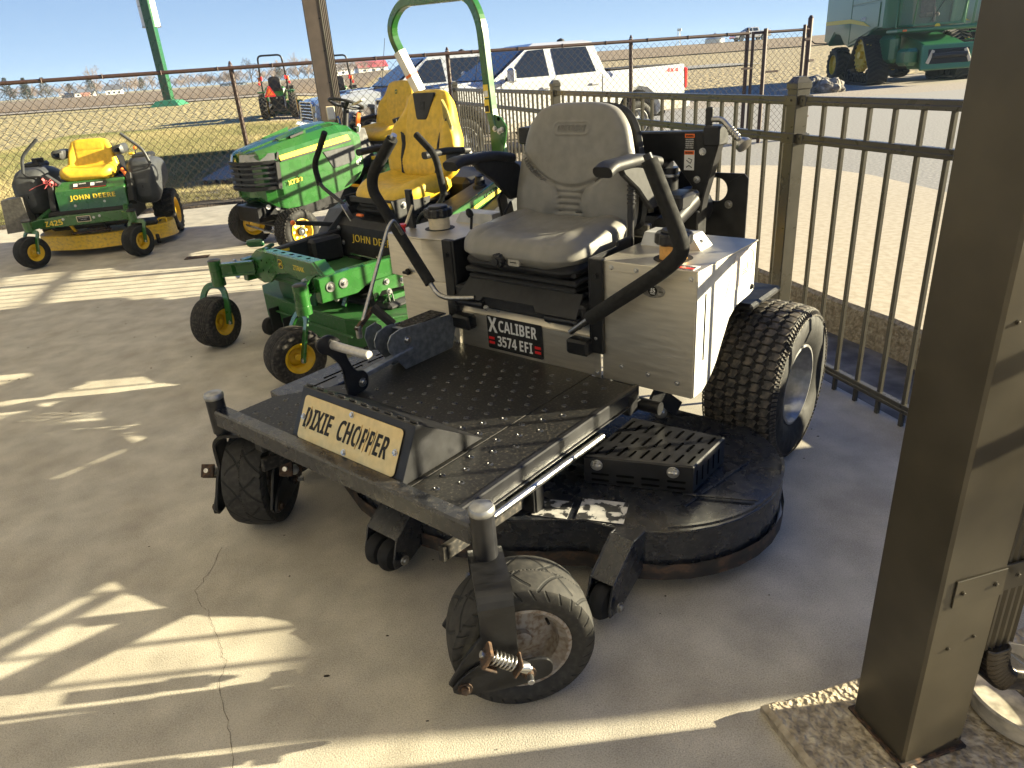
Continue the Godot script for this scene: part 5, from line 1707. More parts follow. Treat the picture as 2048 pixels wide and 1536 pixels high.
func ztrak_mower() -> void:
	var t := thing("riding_mower", "green zero-turn mower with yellow high-back seat and tall green roll hoop, beside the black one", "lawn mower", X(Vector3(-1.517, 0, -4.255), Vector3(0, -46, 0)), "mowers parked under the canopy")
	# front
	for s in [1.0, -1.0]:
		var pb := B.new()
		pb.cyl(Vector3(0.543 * s, 0.495, 0), 0.042, 0.155, 24)
		pb.cyl(Vector3(0.543 * s, 0.43, 0), 0.045, 0.05, 24)
		var p := put(pb, "caster_post", M.green, t)
		put(B.new(X(Vector3(0.543 * s, 0.573, 0))).lathe([Vector2(0.04, -0.004), Vector2(0.042, 0.002), Vector2(0.03, 0.009), Vector2(0, 0.01)], 24), "cap", M.satin, p)
		var ab := B.new()
		ab.bar(P3([0.5 * s, 0.548, -0.02, 0.36 * s, 0.55, -0.18]), 0.05, 0.014)
		ab.bar(P3([0.5 * s, 0.475, -0.02, 0.36 * s, 0.475, -0.18]), 0.05, 0.014)
		ab.bar(P3([0.5 * s, 0.512, -0.02, 0.36 * s, 0.512, -0.18]), 0.014, 0.07)
		ab.box(Vector3(0.44 * s, 0.512, -0.08), Vector3(0.014, 0.07, 0.05), 0.003)
		put(ab, "pivot_arm", M.green, t)
		for yv in [0.562, 0.46]:
			put(B.new().bolt(Vector3(0.44 * s, yv, -0.09), Vector3(0, 1 if yv > 0.5 else -1, 0), 0.011), "bolt", M.zinc, t)
	arch_caster(t, Vector3(-0.543, 0, 0), Vector3(-0.555, 0.17, 0.075), 116.0, 0.17, 0.085, 0.165, 0.405, M.green)
	arch_caster(t, Vector3(0.543, 0, 0), Vector3(0.5, 0.17, 0.085), 83.0, 0.17, 0.085, 0.165, 0.405, M.green)
	var fp := B.new()
	fp.prism(P2([-0.46, 0.55, -0.32, 0.63, 0.36, 0.63, 0.47, 0.55, 0.47, 0.43, 0.3, 0.44, 0.2, 0.5, 0.05, 0.525, -0.1, 0.5, -0.2, 0.43, -0.3, 0.41, -0.46, 0.44]), -0.215, 0.02, 0.004)
	fp.box(Vector3(0.02, 0.625, -0.245), Vector3(0.68, 0.014, 0.075), 0.004)
	fp.x = X(Vector3(0.415, 0.59, -0.25), Vector3(0, 0, -36))
	fp.box(Vector3.ZERO, Vector3(0.14, 0.014, 0.08), 0.004)
	var fr := put(fp, "front_frame", M.green, t)
	for k in 6:
		put(B.new(X(Vector3(-0.25 + k * 0.1, 0.6325, -0.245))).lathe([Vector2(0.014, 0), Vector2(0.014, 0.001), Vector2(0, 0.001)], 14), "hole", M.hole, fr)
	for q in [[-0.34, 0.52], [-0.27, 0.565], [-0.27, 0.5], [-0.2, 0.56], [-0.2, 0.5]]:
		put(B.new(X(Vector3(q[0], q[1], -0.1945), Vector3(90, 0, 0))).lathe([Vector2(0.007, 0), Vector2(0.007, 0.001), Vector2(0, 0.001)], 10), "hole", M.hole, fr)
	emblem(fr, X(Vector3(-0.02, 0.575, -0.194)), 0.056, M.decal_yellow, M.ink, M.decal_yellow)
	letters("ZTRAK", 0.125, 0.03, M.decal_yellow, fr, X(Vector3(0.2, 0.575, -0.1945)), false)
	for s in [1.0, -1.0]:
		var rb := B.new()
		rb.x = along(Vector3(0.44 * s, 0, 0), Vector3(0, 0, -1), Vector3.UP)
		rb.prism(P2([0.15, 0.56, 0.36, 0.57, 1.1, 0.58, 1.1, 0.46, 0.5, 0.46, 0.4, 0.415, 0.15, 0.415]), -0.012 if s > 0 else -0.05, 0.062, 0.005)
		var rl := put(rb, "side_rail", M.green, t)
		for z in [-0.22, -0.31]:
			var wb := B.new(X(Vector3(0.491 * s, 0.5, z)))
			wb.x = Transform3D(B.toward(Vector3(s, 0, 0)), Vector3(0.49 * s, 0.5, z))
			wb.cyl(Vector3(0, 0.003, 0), 0.031, 0.006, 24)
			wb.x = Transform3D()
			wb.bolt(Vector3(0.497 * s, 0.5, z), Vector3(s, 0, 0), 0.011)
			put(wb, "washer_bolt", M.zinc, rl)
		put(B.new().bolt(Vector3(0.47 * s, 0.41, -0.26), Vector3(0, -1, 0), 0.011), "bolt", M.zinc, rl)
	# lift linkage on the right
	var lk := B.new()
	lk.x = along(Vector3(0.5, 0, 0), Vector3(0, 0, -1), Vector3.UP)
	lk.prism(P2([0.48, 0.46, 0.7, 0.47, 0.78, 0.44, 0.8, 0.38, 0.7, 0.38, 0.56, 0.39, 0.5, 0.33]), 0.0, 0.008, 0.002)
	lk.prism(P2([0.52, 0.33, 0.56, 0.36, 0.64, 0.33, 0.68, 0.24, 0.62, 0.18, 0.56, 0.2]), 0.05, 0.008, 0.002)
	lk.prism(P2([0.56, 0.36, 0.72, 0.36, 0.72, 0.26, 0.6, 0.26]), 0.0, 0.05, 0.002)
	var lg := put(lk, "lift_bracket", M.green, t)
	var ch := B.new()
	ch.tube(bend(P3([0.565, 0.25, -0.575, 0.565, 0.39, -0.56, 0.565, 0.4, -0.575, 0.565, 0.39, -0.59, 0.565, 0.25, -0.605, 0.565, 0.24, -0.59, 0.565, 0.25, -0.575]), 0.012), 0.0055, 6)
	put(ch, "lift_loop", M.zinc, lg)
	for q in [[0.51, 0.42, -0.72], [0.56, 0.25, -0.59], [0.56, 0.39, -0.575], [0.51, 0.44, -0.6]]:
		put(B.new().bolt(Vector3(q[0], q[1], q[2]), Vector3(1, 0, 0), 0.014), "bolt", M.zinc, lg)
	put(B.new().box(Vector3(0.52, 0.455, -0.83), Vector3(0.06, 0.04, 0.12), 0.012), "link_clamp", M.zinc, lg)
	# foot floor and tub
	var fl := B.new()
	fl.box(Vector3(0, 0.425, -0.57), Vector3(0.8, 0.02, 0.62), 0.004)
	put(fl, "foot_floor", M.green_dusty, t)
	var tub := B.new()
	tub.x = along(Vector3(-0.45, 0, 0), Vector3(0, 0, -1), Vector3.UP)
	tub.prism(P2([0.28, 0.44, 0.3, 0.585, 0.9, 0.63, 0.9, 0.44]), 0.0, 0.07, 0.01)
	tub.x = Transform3D()
	tub.box(Vector3(-0.36, 0.52, -0.72), Vector3(0.12, 0.17, 0.24), 0.02)
	put(tub, "tub_wall", M.plastic, t)
	var wl := put(B.new(X(Vector3(-0.378, 0.545, -0.4), Vector3(0, 90, 0))).box(Vector3.ZERO, Vector3(0.12, 0.07, 0.002), 0.0), "warning_sticker", M.ink, t)
	put(B.new(X(Vector3(-0.376, 0.571, -0.4), Vector3(0, 90, 0))).box(Vector3.ZERO, Vector3(0.12, 0.018, 0.002), 0.0), "sticker_band", M.decal_yellow, wl)
	put(B.new(X(Vector3(0.1, 0.47, -0.83), Vector3(-30, 0, 0))).box(Vector3.ZERO, Vector3(0.5, 0.006, 0.1), 0.001), "toe_board", M.green, t)
	put(B.new(X(Vector3(0.22, 0.5, -0.8), Vector3(-30, 0, 0))).box(Vector3.ZERO, Vector3(0.1, 0.006, 0.05), 0.001), "plate_label", M.cream, t)
	var ped := B.new(X(Vector3(-0.4, 0.655, -0.24), Vector3(10, 20, 6)))
	ped.prism(rr(0.15, 0.05, 0.024), -0.014, 0.03, 0.01, true)
	ped.x = X(Vector3(-0.36, 0.62, -0.3), Vector3(0, 0, 20))
	ped.box(Vector3.ZERO, Vector3(0.14, 0.02, 0.04), 0.005)
	put(ped, "foot_pedal", M.green_dark, t)
	# black seat pedestal with the lettering
	var pd := B.new()
	pd.x = along(Vector3(-0.44, 0, 0), Vector3(0, 0, -1), Vector3.UP)
	pd.prism(P2([0.86, 0.44, 0.88, 0.66, 0.93, 0.7, 1.3, 0.74, 1.3, 0.44]), 0.0, 0.86, 0.012)
	var pe := put(pd, "seat_pedestal", M.plastic, t)
	letters("JOHN DEERE", 0.5, 0.062, M.decal_yellow, pe, X(Vector3(0.02, 0.575, -0.871), Vector3(-5, 0, 0)), false)
	for q in [[-0.36, 0.64], [-0.4, 0.56], [-0.33, 0.54], [0.38, 0.62]]:
		put(B.new().bolt(Vector3(q[0], q[1], -0.86), Vector3(0, 0, 1), 0.012), "bolt", M.zinc, pe)
	var fl2 := B.new()
	fl2.loft([P3([-0.55, 0.42, -0.72, -0.4, 0.42, -0.72, -0.4, 0.6, -0.76, -0.5, 0.6, -0.76]), P3([-0.66, 0.42, -0.9, -0.4, 0.42, -0.9, -0.4, 0.76, -0.95, -0.6, 0.74, -0.95]), P3([-0.68, 0.42, -1.3, -0.4, 0.42, -1.3, -0.4, 0.8, -1.3, -0.62, 0.8, -1.3])], false)
	put(fl2, "left_fender", M.grey_plastic, t)
	put(B.new().bar(P3([-0.52, 0.705, -0.62, -0.42, 0.66, -0.86]), 0.03, 0.03), "side_lever", M.plastic, t)
	put(B.new().box(Vector3(-0.525, 0.708, -0.6), Vector3(0.035, 0.035, 0.03), 0.01), "orange_tip", M.orange, t)
	put(B.new().box(Vector3(-0.1, 0.745, -0.88), Vector3(0.07, 0.02, 0.03), 0.008), "orange_handle", M.orange, t)
	var sl := B.new()
	sl.box(Vector3(0, 0.76, -1.18), Vector3(0.6, 0.07, 0.42), 0.03)
	sl.x = along(Vector3(0.29, 0, 0), Vector3(0, 0, -1), Vector3.UP)
	sl.prism(P2([0.86, 0.87, 1.2, 0.88, 1.16, 0.76, 1.06, 0.68, 0.94, 0.68, 0.9, 0.74]), 0.0, 0.012, 0.003)
	sl.prism(P2([0.9, 0.86, 1.2, 0.88, 1.16, 0.8, 0.94, 0.78]), -0.6, 0.012, 0.003)
	sl.x = Transform3D()
	sl.box(Vector3(0, 0.835, -0.95), Vector3(0.58, 0.04, 0.03), 0.006)
	var sb := put(sl, "seat_base", M.plastic, t)
	for k in 8:
		put(B.new(Transform3D(B.toward(Vector3(1, 0, 0)), Vector3(0.302, 0.715 + 0.0022 * k * k, -0.97 - k * 0.024))).lathe([Vector2(0.006, 0), Vector2(0.006, 0.001), Vector2(0, 0.001)], 10), "hole", M.hole, sb)
	put(B.new().bolt(Vector3(0.3, 0.83, -0.96), Vector3(1, 0, 0), 0.015), "bolt", M.zinc, sb)
	var yk := B.new()
	yk.box(Vector3(0.18, 0.82, -0.93), Vector3(0.12, 0.035, 0.05), 0.012)
	put(yk, "yellow_latch", M.yellow, sb)
	# seat
	yellow_seat(t, Vector3(0, 0.865, -1.2), Vector3(0.0, 1.19, -1.46), true)
	for s in [1.0, -1.0]:
		var am := B.new()
		am.sweep(rr(0.06, 0.045, 0.02, 3), bend(P3([0.37 * s, 1.11, -1.5, 0.38 * s, 1.13, -1.3, 0.37 * s, 1.12, -1.12]), 0.06), true)
		var a := put(am, "armrest", M.plastic, t)
		put(B.new().box(Vector3(0.365 * s, 1.085, -1.42), Vector3(0.03, 0.05, 0.22), 0.01), "arm_bracket", M.grey_plastic, a)
		put(B.new().bolt(Vector3(0.382 * s, 1.09, -1.5), Vector3(s, 0, 0), 0.014), "bolt", M.zinc, a)
	steer_lever(t, [0.53, 1.268, -0.95, 0.69, 1.154, -0.95, 0.735, 0.924, -0.95, 0.64, 0.838, -0.95, 0.45, 0.78, -0.97, 0.38, 0.68, -0.98], 3, M.foam, 0.021)
	steer_lever(t, [-0.49, 1.272, -0.95, -0.705, 1.045, -0.95, -0.67, 0.905, -0.95, -0.375, 0.78, -0.95, -0.3, 0.62, -0.95], 3, M.foam, 0.021)
	put(B.new().bar(P3([-0.37, 0.79, -0.93, -0.24, 0.64, -0.93]), 0.04, 0.012), "slotted_bar", M.steel, t)
	# tanks, fenders, green side panels
	for s in [1.0, -1.0]:
		var tk := B.new()
		tk.x = along(Vector3(0.34 * s, 0, 0), Vector3(0, 0, -1), Vector3.UP)
		tk.prism(P2([1.05, 0.46, 1.05, 0.68, 1.14, 0.77, 1.75, 0.95, 1.95, 0.98, 2.05, 0.9, 2.05, 0.6, 1.8, 0.62, 1.5, 0.6, 1.35, 0.5]), 0.0 if s > 0 else -0.25, 0.25, 0.02)
		put(tk, "fuel_tank", M.grey_plastic, t)
		var sp := B.new()
		sp.x = along(Vector3(0.6 * s, 0, 0), Vector3(0, 0, -1), Vector3.UP)
		sp.prism(P2([1.0, 0.63, 1.0, 0.745, 1.62, 0.96, 1.95, 0.99, 1.97, 0.93, 1.6, 0.86]), 0.0 if s > 0 else -0.02, 0.02, 0.004)
		var panel := put(sp, "side_panel", M.green, t)
		var at := along(Vector3(0.6215 * s, 0, 0), Vector3(0, 0, -1 * s), Vector3.UP)
		if s > 0:
			put(B.new().prism(P2([1.03, 0.7, 1.6, 0.9, 1.85, 0.955, 1.85, 0.915, 1.6, 0.865, 1.04, 0.69]), 0.0, 0.0015, 0.0), "stripe", M.decal_yellow, panel, at)
			letters("JOHN DEERE", 0.36, 0.045, M.ink, panel, at * X(Vector3(1.55, 0.874, 0.0018), Vector3(0, 0, 17)), false)
		var fd := B.new()
		fd.x = along(Vector3(0.42 * s, 0, 0), Vector3(0, 0, -1), Vector3.UP)
		fd.prism(P2([1.05, 0.5, 1.02, 0.64, 1.6, 0.86, 1.95, 0.92, 2.1, 0.8, 2.05, 0.66, 1.9, 0.76, 1.6, 0.74, 1.4, 0.64, 1.3, 0.5]), 0.0 if s > 0 else -0.34, 0.34, 0.02)
		put(fd, "fender", M.grey_plastic, t)
		var cp := B.new(X(Vector3(0.46 * s, 0.885, -1.5)))
		cp.lathe([Vector2(0.05, -0.03), Vector2(0.05, 0.0), Vector2(0.036, 0.008), Vector2(0.036, 0.03), Vector2(0.028, 0.04), Vector2(0.028, 0.06), Vector2(0, 0.062)], 20)
		put(cp, "filler_cap", M.plastic, t)
		var ty := plain_tyre(0.29, 0.15, 0.28, 6, 44, 0.009)
		wheel(t, Vector3(0.62 * s, 0.29, -1.55), s, ty, 0.15, 0.28, 0.08, M.yellow)
	# roll hoop
	var ho := B.new()
	ho.bar(bend(P3([0.6, 0.98, -1.62, 0.585, 1.16, -1.6, 0.548, 1.31, -1.58, 0.53, 1.88, -1.56, 0.44, 2.03, -1.56, -0.3, 2.06, -1.6, -0.47, 1.9, -1.6, -0.34, 1.48, -1.72, -0.42, 1.2, -1.78, -0.5, 0.98, -1.7]), 0.13, 6), 0.058, 0.058)
	var hoop := put(ho, "roll_hoop", M.green, t)
	var gu := B.new()
	gu.prism(P2([0.53, 1.29, 0.57, 1.33, 0.64, 1.31, 0.69, 1.25, 0.67, 1.17, 0.64, 1.1, 0.67, 1.02, 0.6, 0.97, 0.54, 1.0]), -1.575, 0.012, 0.002)
	put(gu, "hinge_plate", M.green, hoop)
	for q in [[0.585, 1.24], [0.625, 1.225], [0.65, 1.235]]:
		put(B.new().bolt(Vector3(q[0], q[1], -1.56), Vector3(0, 0, 1), 0.013), "bolt", M.zinc, hoop)
	put(B.new(X(Vector3(0.62, 1.3, -1.5625), Vector3(90, 0, 0))).lathe([Vector2(0.013, 0), Vector2(0.013, 0.001), Vector2(0, 0.001)], 14), "hole", M.hole, hoop)
	put(B.new(X(Vector3(0.6, 1.06, -1.562), Vector3(0, 0, -8))).box(Vector3.ZERO, Vector3(0.02, 0.05, 0.002), 0.0), "slot", M.hole, hoop)
	for k in 2:
		var st := put(B.new(X(Vector3(0.541, 1.47 - k * 0.09, -1.545), Vector3(0, 0, 2))).box(Vector3.ZERO, Vector3(0.044, 0.08, 0.003), 0.0), "warning_sticker", M.decal_yellow, hoop)
		put(B.new(X(Vector3(0.541, 1.455 - k * 0.09, -1.543), Vector3(0, 0, 2))).box(Vector3.ZERO, Vector3(0.036, 0.036, 0.002), 0.0), "sticker_text", M.white if k == 0 else M.ink, st)
	var lw := P3([-0.43, 1.76, -1.612, -0.385, 1.6, -1.654])
	for k in 2:
		var p: Vector3 = (lw[0] as Vector3).lerp(Vector3(-0.34, 1.48, -1.69), 0.28 + 0.52 * k)
		var stx := put(B.new(along(p + Vector3(0.008, 0, -0.018), Vector3(-0.13, 0.42, 0.12), Vector3(0.42, 0.13, 0))).box(Vector3(0, 0, 0.0 - 0.0), Vector3(0.17 - 0.05 * k, 0.064, 0.064), 0.0), "instruction_label", M.white, hoop)
		if k == 1:
			put(B.new(along(p + Vector3(-0.01, 0.06, -0.001), Vector3(-0.13, 0.42, 0.12), Vector3(0.42, 0.13, 0))).box(Vector3.ZERO, Vector3(0.018, 0.066, 0.066), 0.0), "sticker_band", M.orange, stx)
	# deck
	var out := P2([-0.78, -0.55, -0.7, -0.36, -0.5, -0.27, 0.0, -0.25, 0.5, -0.27, 0.7, -0.36, 0.78, -0.55, 0.78, -0.95, 0.6, -1.12, -0.6, -1.12, -0.78, -0.95])
	var dk := B.new(X(Vector3(0, 0.29, 0), Vector3(90, 0, 0)))
	dk.prism(out, 0.0, 0.012, 0.004)
	var hi := []
	var lo := []
	for p in out:
		hi.append(Vector3(p.x, 0.28, p.y))
		lo.append(Vector3(p.x, 0.115, p.y))
	dk.x = Transform3D()
	dk.loft([hi, lo], false, false)
	dk.box(Vector3(0.1, 0.2, -0.245), Vector3(1.0, 0.012, 0.02), 0.004)
	var deck := put(dk, "cutting_deck", M.green_dusty, t)
	put(B.new(X(Vector3(0.1, 0.305, -0.65), Vector3(0, 8, 0))).box(Vector3.ZERO, Vector3(1.0, 0.05, 0.4), 0.02), "belt_cover", M.plastic, deck)
	put(B.new().bar(P3([0.3, 0.4, -0.45, 0.3, 0.3, -0.4]), 0.04, 0.012), "strut", M.green, deck)
	put(B.new().prism(sm(P2([-0.3, 0.42, 0.05, 0.44, 0.12, 0.3, 0.0, 0.18, -0.2, 0.2, -0.32, 0.3]), 4), -0.33, 0.02, 0.006), "gusset", M.green_dark, t)
	for q in [[-0.36, -0.2], [-0.08, -0.15], [0.7, -0.28]]:
		put(B.new(X(Vector3(q[0], 0.095, q[1]), Vector3(0, 20, 90))).lathe([Vector2(0, -0.035), Vector2(0.035, -0.035), Vector2(0.058, -0.02), Vector2(0.063, 0), Vector2(0.058, 0.02), Vector2(0.035, 0.035), Vector2(0, 0.035)], 24), "gauge_wheel", M.rubber, t)
		put(B.new().box(Vector3(q[0] + 0.05, 0.15, q[1] - 0.03), Vector3(0.012, 0.16, 0.08), 0.004), "wheel_bracket", M.dark, t)
	var ch2 := B.new()
	ch2.box(Vector3(0, 0.38, -1.4), Vector3(0.6, 0.14, 1.1), 0.01)
	ch2.box(Vector3(0, 0.7, -1.75), Vector3(0.64, 0.44, 0.5), 0.04)
	put(ch2, "chassis", M.dark, t)

func yellow_seat(t: Node3D, c: Vector3, b: Vector3, wings: bool) -> void:
	var cu := B.new(X(c, Vector3(-86, 0, 0)))
	var co := rr(0.62, 0.52, 0.15, 8)
	cu.pillow(co, 0.075, 0.05, func(q: Vector2) -> float: return 0.05 * smoothstep(0.13, 0.26, absf(q.x)) * smoothstep(0.26, 0.05, -q.y) - 0.012 * smoothstep(0.2, 0.0, q.length()), 18, 2.2)
	var cs := put(cu, "seat_cushion", M.yellow_vinyl, t)
	put(B.new(X(c - Vector3(0, 0.045, 0), Vector3(-86, 0, 0))).prism(rr(0.58, 0.49, 0.13, 6), -0.02, 0.03, 0.01, true), "cushion_base", M.plastic, cs)
	var tilt := X(b, Vector3(-14, 0, 0))
	var ba := B.new(tilt)
	var ol := sm(P2([0, 0.315, 0.17, 0.3, 0.23, 0.23, 0.28, 0.12, 0.345, 0.0, 0.355, -0.13, 0.31, -0.25, 0.2, -0.29, 0, -0.29, -0.2, -0.29, -0.31, -0.25, -0.355, -0.13, -0.345, 0.0, -0.28, 0.12, -0.23, 0.23, -0.17, 0.3]), 5)
	ba.pillow(ol, 0.06, 0.09, func(q: Vector2) -> float: return 0.045 * smoothstep(0.17, 0.28, absf(q.x)) * smoothstep(0.2, 0.05, q.y) - 0.006 * exp(-pow((absf(q.x) - 0.19 + q.y * 0.1) / 0.008, 2.0)) - 0.01 * smoothstep(0.15, 0.0, absf(q.y + 0.05)), 30, 2.6)
	var bk := put(ba, "backrest", M.yellow_vinyl, t)
	if not wings:
		emblem(bk, tilt * X(Vector3(0.0, 0.18, 0.062)), 0.055, M.decal_yellow, M.green, M.decal_yellow)
		return
	var patch := B.new(tilt * X(Vector3(0, 0, 0.0605)))
	patch.prism(P2([-0.12, 0.285, 0.12, 0.285, 0.06, 0.125, 0.045, 0.11, -0.045, 0.11, -0.06, 0.125]), -0.012, 0.016, 0.004)
	var pt := put(patch, "head_patch", M.plastic, bk)
	emblem(pt, tilt * X(Vector3(0, 0.2, 0.0645)), 0.062, M.plastic, M.dark, M.plastic)
	for s in [1.0, -1.0]:
		var band := []
		for q in [[-0.262, 0.12, 0.06], [-0.245, 0.085, 0.068], [-0.205, 0.02, 0.06], [-0.185, -0.05, 0.0565], [-0.19, -0.15, 0.056], [-0.175, -0.25, 0.05], [-0.165, -0.275, 0.035]]:
			band.append(tilt * Vector3(q[0] * s, q[1], q[2] - 0.016))
		put(B.new().sweep(rr(0.055, 0.03, 0.012, 2), band, true), "side_band", M.plastic, bk)
	var ol2 := P2([0.2, 0.22, 0.262, 0.15, 0.325, 0.05, 0.33, 0.0, 0.24, 0.08])
	put(B.new(tilt * X(Vector3(-0.004, 0.02, 0.058))).prism(ol2, -0.02, 0.03, 0.008), "olive_panel", mk(Color(0.3, 0.24, 0.05), 0.6, 0.0, 0.2, 6.0), bk)  # olive tone on one upper corner of the backrest

func garden_tractor() -> void:
	var t := thing("garden_tractor", "green lawn tractor with black grille, steering wheel and yellow seat by the far column", "lawn tractor", X(Vector3(-2.45, 0, -7.62), Vector3(0, -45, 0)), "mowers parked under the canopy")
	# hood: rings from nose to dash; each ring [z, half width, bottom, shoulder, top]
	var rings := []
	for q in [[0.17, 0.14, 0.66, 0.93, 0.99], [0.15, 0.2, 0.6, 0.95, 1.01], [0.09, 0.27, 0.52, 0.965, 1.03], [0.0, 0.305, 0.46, 0.975, 1.05], [-0.1, 0.315, 0.43, 0.985, 1.075], [-0.3, 0.32, 0.43, 1.01, 1.115], [-0.5, 0.325, 0.46, 1.04, 1.15], [-0.7, 0.33, 0.5, 1.07, 1.185], [-0.85, 0.33, 0.53, 1.085, 1.2], [-1.0, 0.33, 0.6, 1.08, 1.17], [-1.1, 0.31, 0.72, 1.04, 1.09]]:
		var w: float = q[1]
		var r := []
		for p in [[1.0, q[2]], [1.0, (q[2] + q[3]) / 2], [1.0, q[3] - 0.02], [0.965, q[3] + 0.01], [0.75, lerpf(q[3], q[4], 0.72)], [0.45, q[4] - 0.012], [0.4, q[4]], [0.0, q[4] + 0.005]]:
			r.append(Vector3(w * p[0], p[1], q[0]))
		for i in range(6, -1, -1):
			r.append(Vector3(-r[i].x, r[i].y, r[i].z))
		rings.append(r)
	var hd := B.new()
	hd.loft(rings, false, true)
	var hood := put(hd, "hood", M.green, t)
	for s in [1.0, -1.0]:
		var sc := B.new()
		sc.loft([P3([0.13 * s, 1.1, -0.2, 0.2 * s, 1.08, -0.2, 0.2 * s, 1.085, -0.2, 0.13 * s, 1.105, -0.2]), P3([0.11 * s, 1.13, -0.5, 0.23 * s, 1.11, -0.5, 0.23 * s, 1.155, -0.5, 0.11 * s, 1.185, -0.5])], false)
		var scoop := put(sc, "hood_scoop", M.green, hood)
		put(B.new(X(Vector3(0.215 * s, 1.12, -0.4), Vector3(12, 4 * s, 0))).box(Vector3.ZERO, Vector3(0.035, 0.024, 0.19), 0.002), "scoop_mouth", M.dark, scoop)
	# grille wraps the nose
	var arc := func(y: float, k: float) -> Array:
		var o := []
		for i in 13:
			var a := lerpf(-1.0, 1.0, i / 12.0)
			o.append(Vector3(a * (0.345 + k), y, 0.205 + k - 0.26 * pow(absf(a), 3.2)))
		return o
	var gb := B.new()
	for q in [[0.9, 0.03, 0.012], [0.655, 0.035, 0.012]]:
		gb.bar(arc.call(q[0], q[2]), 0.03, q[1])
	var back := []
	for y in [0.64, 0.91]:
		back.append(arc.call(y, -0.006))
	gb.loft(back, true, false, false)
	for s in [1.0, -1.0]:
		gb.bar(P3([0.33 * s, 0.65, -0.03, 0.345 * s, 0.9, -0.04]), 0.07, 0.05)
	gb.bar(P3([0.0, 0.65, 0.2, 0.0, 0.9, 0.2]), 0.06, 0.03)
	var gr := put(gb, "grille", M.plastic, t)
	for k in 4:
		put(B.new().bar(arc.call(0.7 + k * 0.052, 0.006), 0.035, 0.02), "grille_bar", M.grey_plastic, gr)
	for s in [1.0, -1.0]:
		var hl := []
		for y in [0.918, 0.985]:
			var row := []
			for i in 6:
				var a: float = lerpf(0.2, 0.98, i / 5.0) * s
				row.append(Vector3(a * (0.352 - (y - 0.918) * 0.35), y, 0.208 - 0.26 * pow(absf(a), 3.2) - (y - 0.918) * 0.3))
			hl.append(row)
		put(B.new().loft(hl, true, false, false), "headlight", M.lens, t)
		put(B.new().bar(P3([0.34 * s, 0.92, -0.06, 0.325 * s, 0.985, -0.09]), 0.012, 0.03), "lamp_trim", M.plastic, t)
	emblem(t, X(Vector3(0, 0.93, 0.208)), 0.07, M.ink, M.green, M.decal_yellow)
	var ch := B.new()
	ch.bar(arc.call(0.6, -0.02), 0.02, 0.06)
	put(ch, "chin", M.green, t)
	# decals on both sides
	for s in [1.0, -1.0]:
		var at := along(Vector3(0.3335 * s, 0, 0), Vector3(0, 0, -1 * s), Vector3.UP)
		var f := func(a: Array) -> Array:
			for i in range(0, a.size(), 2):
				a[i] *= s
			return P2(a)
		put(B.new(at).prism(f.call([0.09, 0.95, 0.1, 0.905, 0.96, 1.01, 0.93, 1.065]), -0.014, 0.015, 0.001), "stripe", M.decal_yellow, hood)
		put(B.new(at).prism(f.call([0.1, 0.902, 0.105, 0.89, 0.97, 0.99, 0.96, 1.007]), -0.014, 0.015, 0.001), "stripe_edge", M.ink, hood)
		letters("JOHN DEERE", 0.34, 0.034, M.ink, hood, at * X(Vector3(0.72 * s, 1.01, 0.0014), Vector3(0, 0, 7.5 * s)), false)
		letters("X730", 0.17, 0.042, M.decal_yellow, hood, at * X(Vector3(0.22 * s, 0.69, 0.004), Vector3(0, 0, 8 * s)))
		put(B.new(at).prism(f.call([0.6, 0.925, 0.99, 0.955, 0.99, 0.83, 0.92, 0.775, 0.7, 0.745]), -0.01, 0.013, 0.003), "side_vent", M.grey_plastic, hood)
	# chassis and front axle
	var cb := B.new()
	cb.box(Vector3(0, 0.4, -0.4), Vector3(0.42, 0.16, 1.2), 0.01)
	cb.box(Vector3(0, 0.42, 0.12), Vector3(0.46, 0.1, 0.02), 0.004)
	cb.box(Vector3(0, 0.27, -0.05), Vector3(0.8, 0.07, 0.09), 0.02)
	cb.x = along(Vector3(0.27, 0, 0), Vector3(0, 0, -1), Vector3.UP)
	cb.prism(P2([-0.1, 0.4, 0.0, 0.48, 0.9, 0.52, 1.1, 0.4, 0.6, 0.38, 0.1, 0.26]), 0.0, 0.012, 0.003)
	cb.prism(P2([-0.1, 0.4, 0.0, 0.48, 0.9, 0.52, 1.1, 0.4, 0.6, 0.38, 0.1, 0.26]), -0.55, 0.012, 0.003)
	var cs := put(cb, "chassis", M.satin, t)
	for q in [[0.285, 0.45, 0.0], [0.285, 0.36, -0.02], [0.24, 0.47, 0.08], [0.1, 0.44, 0.132]]:
		put(B.new(Transform3D(B.toward(Vector3(1, 0, 0.4)), Vector3(q[0], q[1], q[2]))).cyl(Vector3.ZERO, 0.024, 0.012, 18), "white_plug", M.white, cs)
	var zr := B.new()
	zr.tube(P3([-0.36, 0.23, 0.06, 0.3, 0.2, 0.08]), 0.012, 8)
	zr.tube(P3([0.05, 0.2, 0.08, 0.4, 0.22, 0.02]), 0.016, 8)
	put(zr, "tie_rod", M.zinc, cs)
	var ty := plain_tyre(0.225, 0.125, 0.2, 6, 40, 0.008)
	for s in [1.0, -1.0]:
		var w := wheel(t, Vector3(0.49 * s, 0.225, -0.05), s, ty, 0.125, 0.2, 0.045, M.yellow, "front_wheel")
		if s > 0:
			w.transform = Transform3D(Basis(Vector3.UP, 0.12), Vector3(0.49, 0.225, -0.05)) * Transform3D(B.toward(Vector3(1, 0, 0)), Vector3.ZERO)
		for k in 8:
			var a := k * TAU / 8
			put(B.new(X(Vector3(cos(a) * 0.074, 0.049, sin(a) * 0.074), Vector3(0, -rad_to_deg(a), 0))).box(Vector3.ZERO, Vector3(0.034, 0.006, 0.024), 0.002), "rim_opening", M.cream, w)
		put(B.new().cyl(Vector3(0, 0.068, 0), 0.042, 0.03, 20), "hub_cap", M.dark, w)
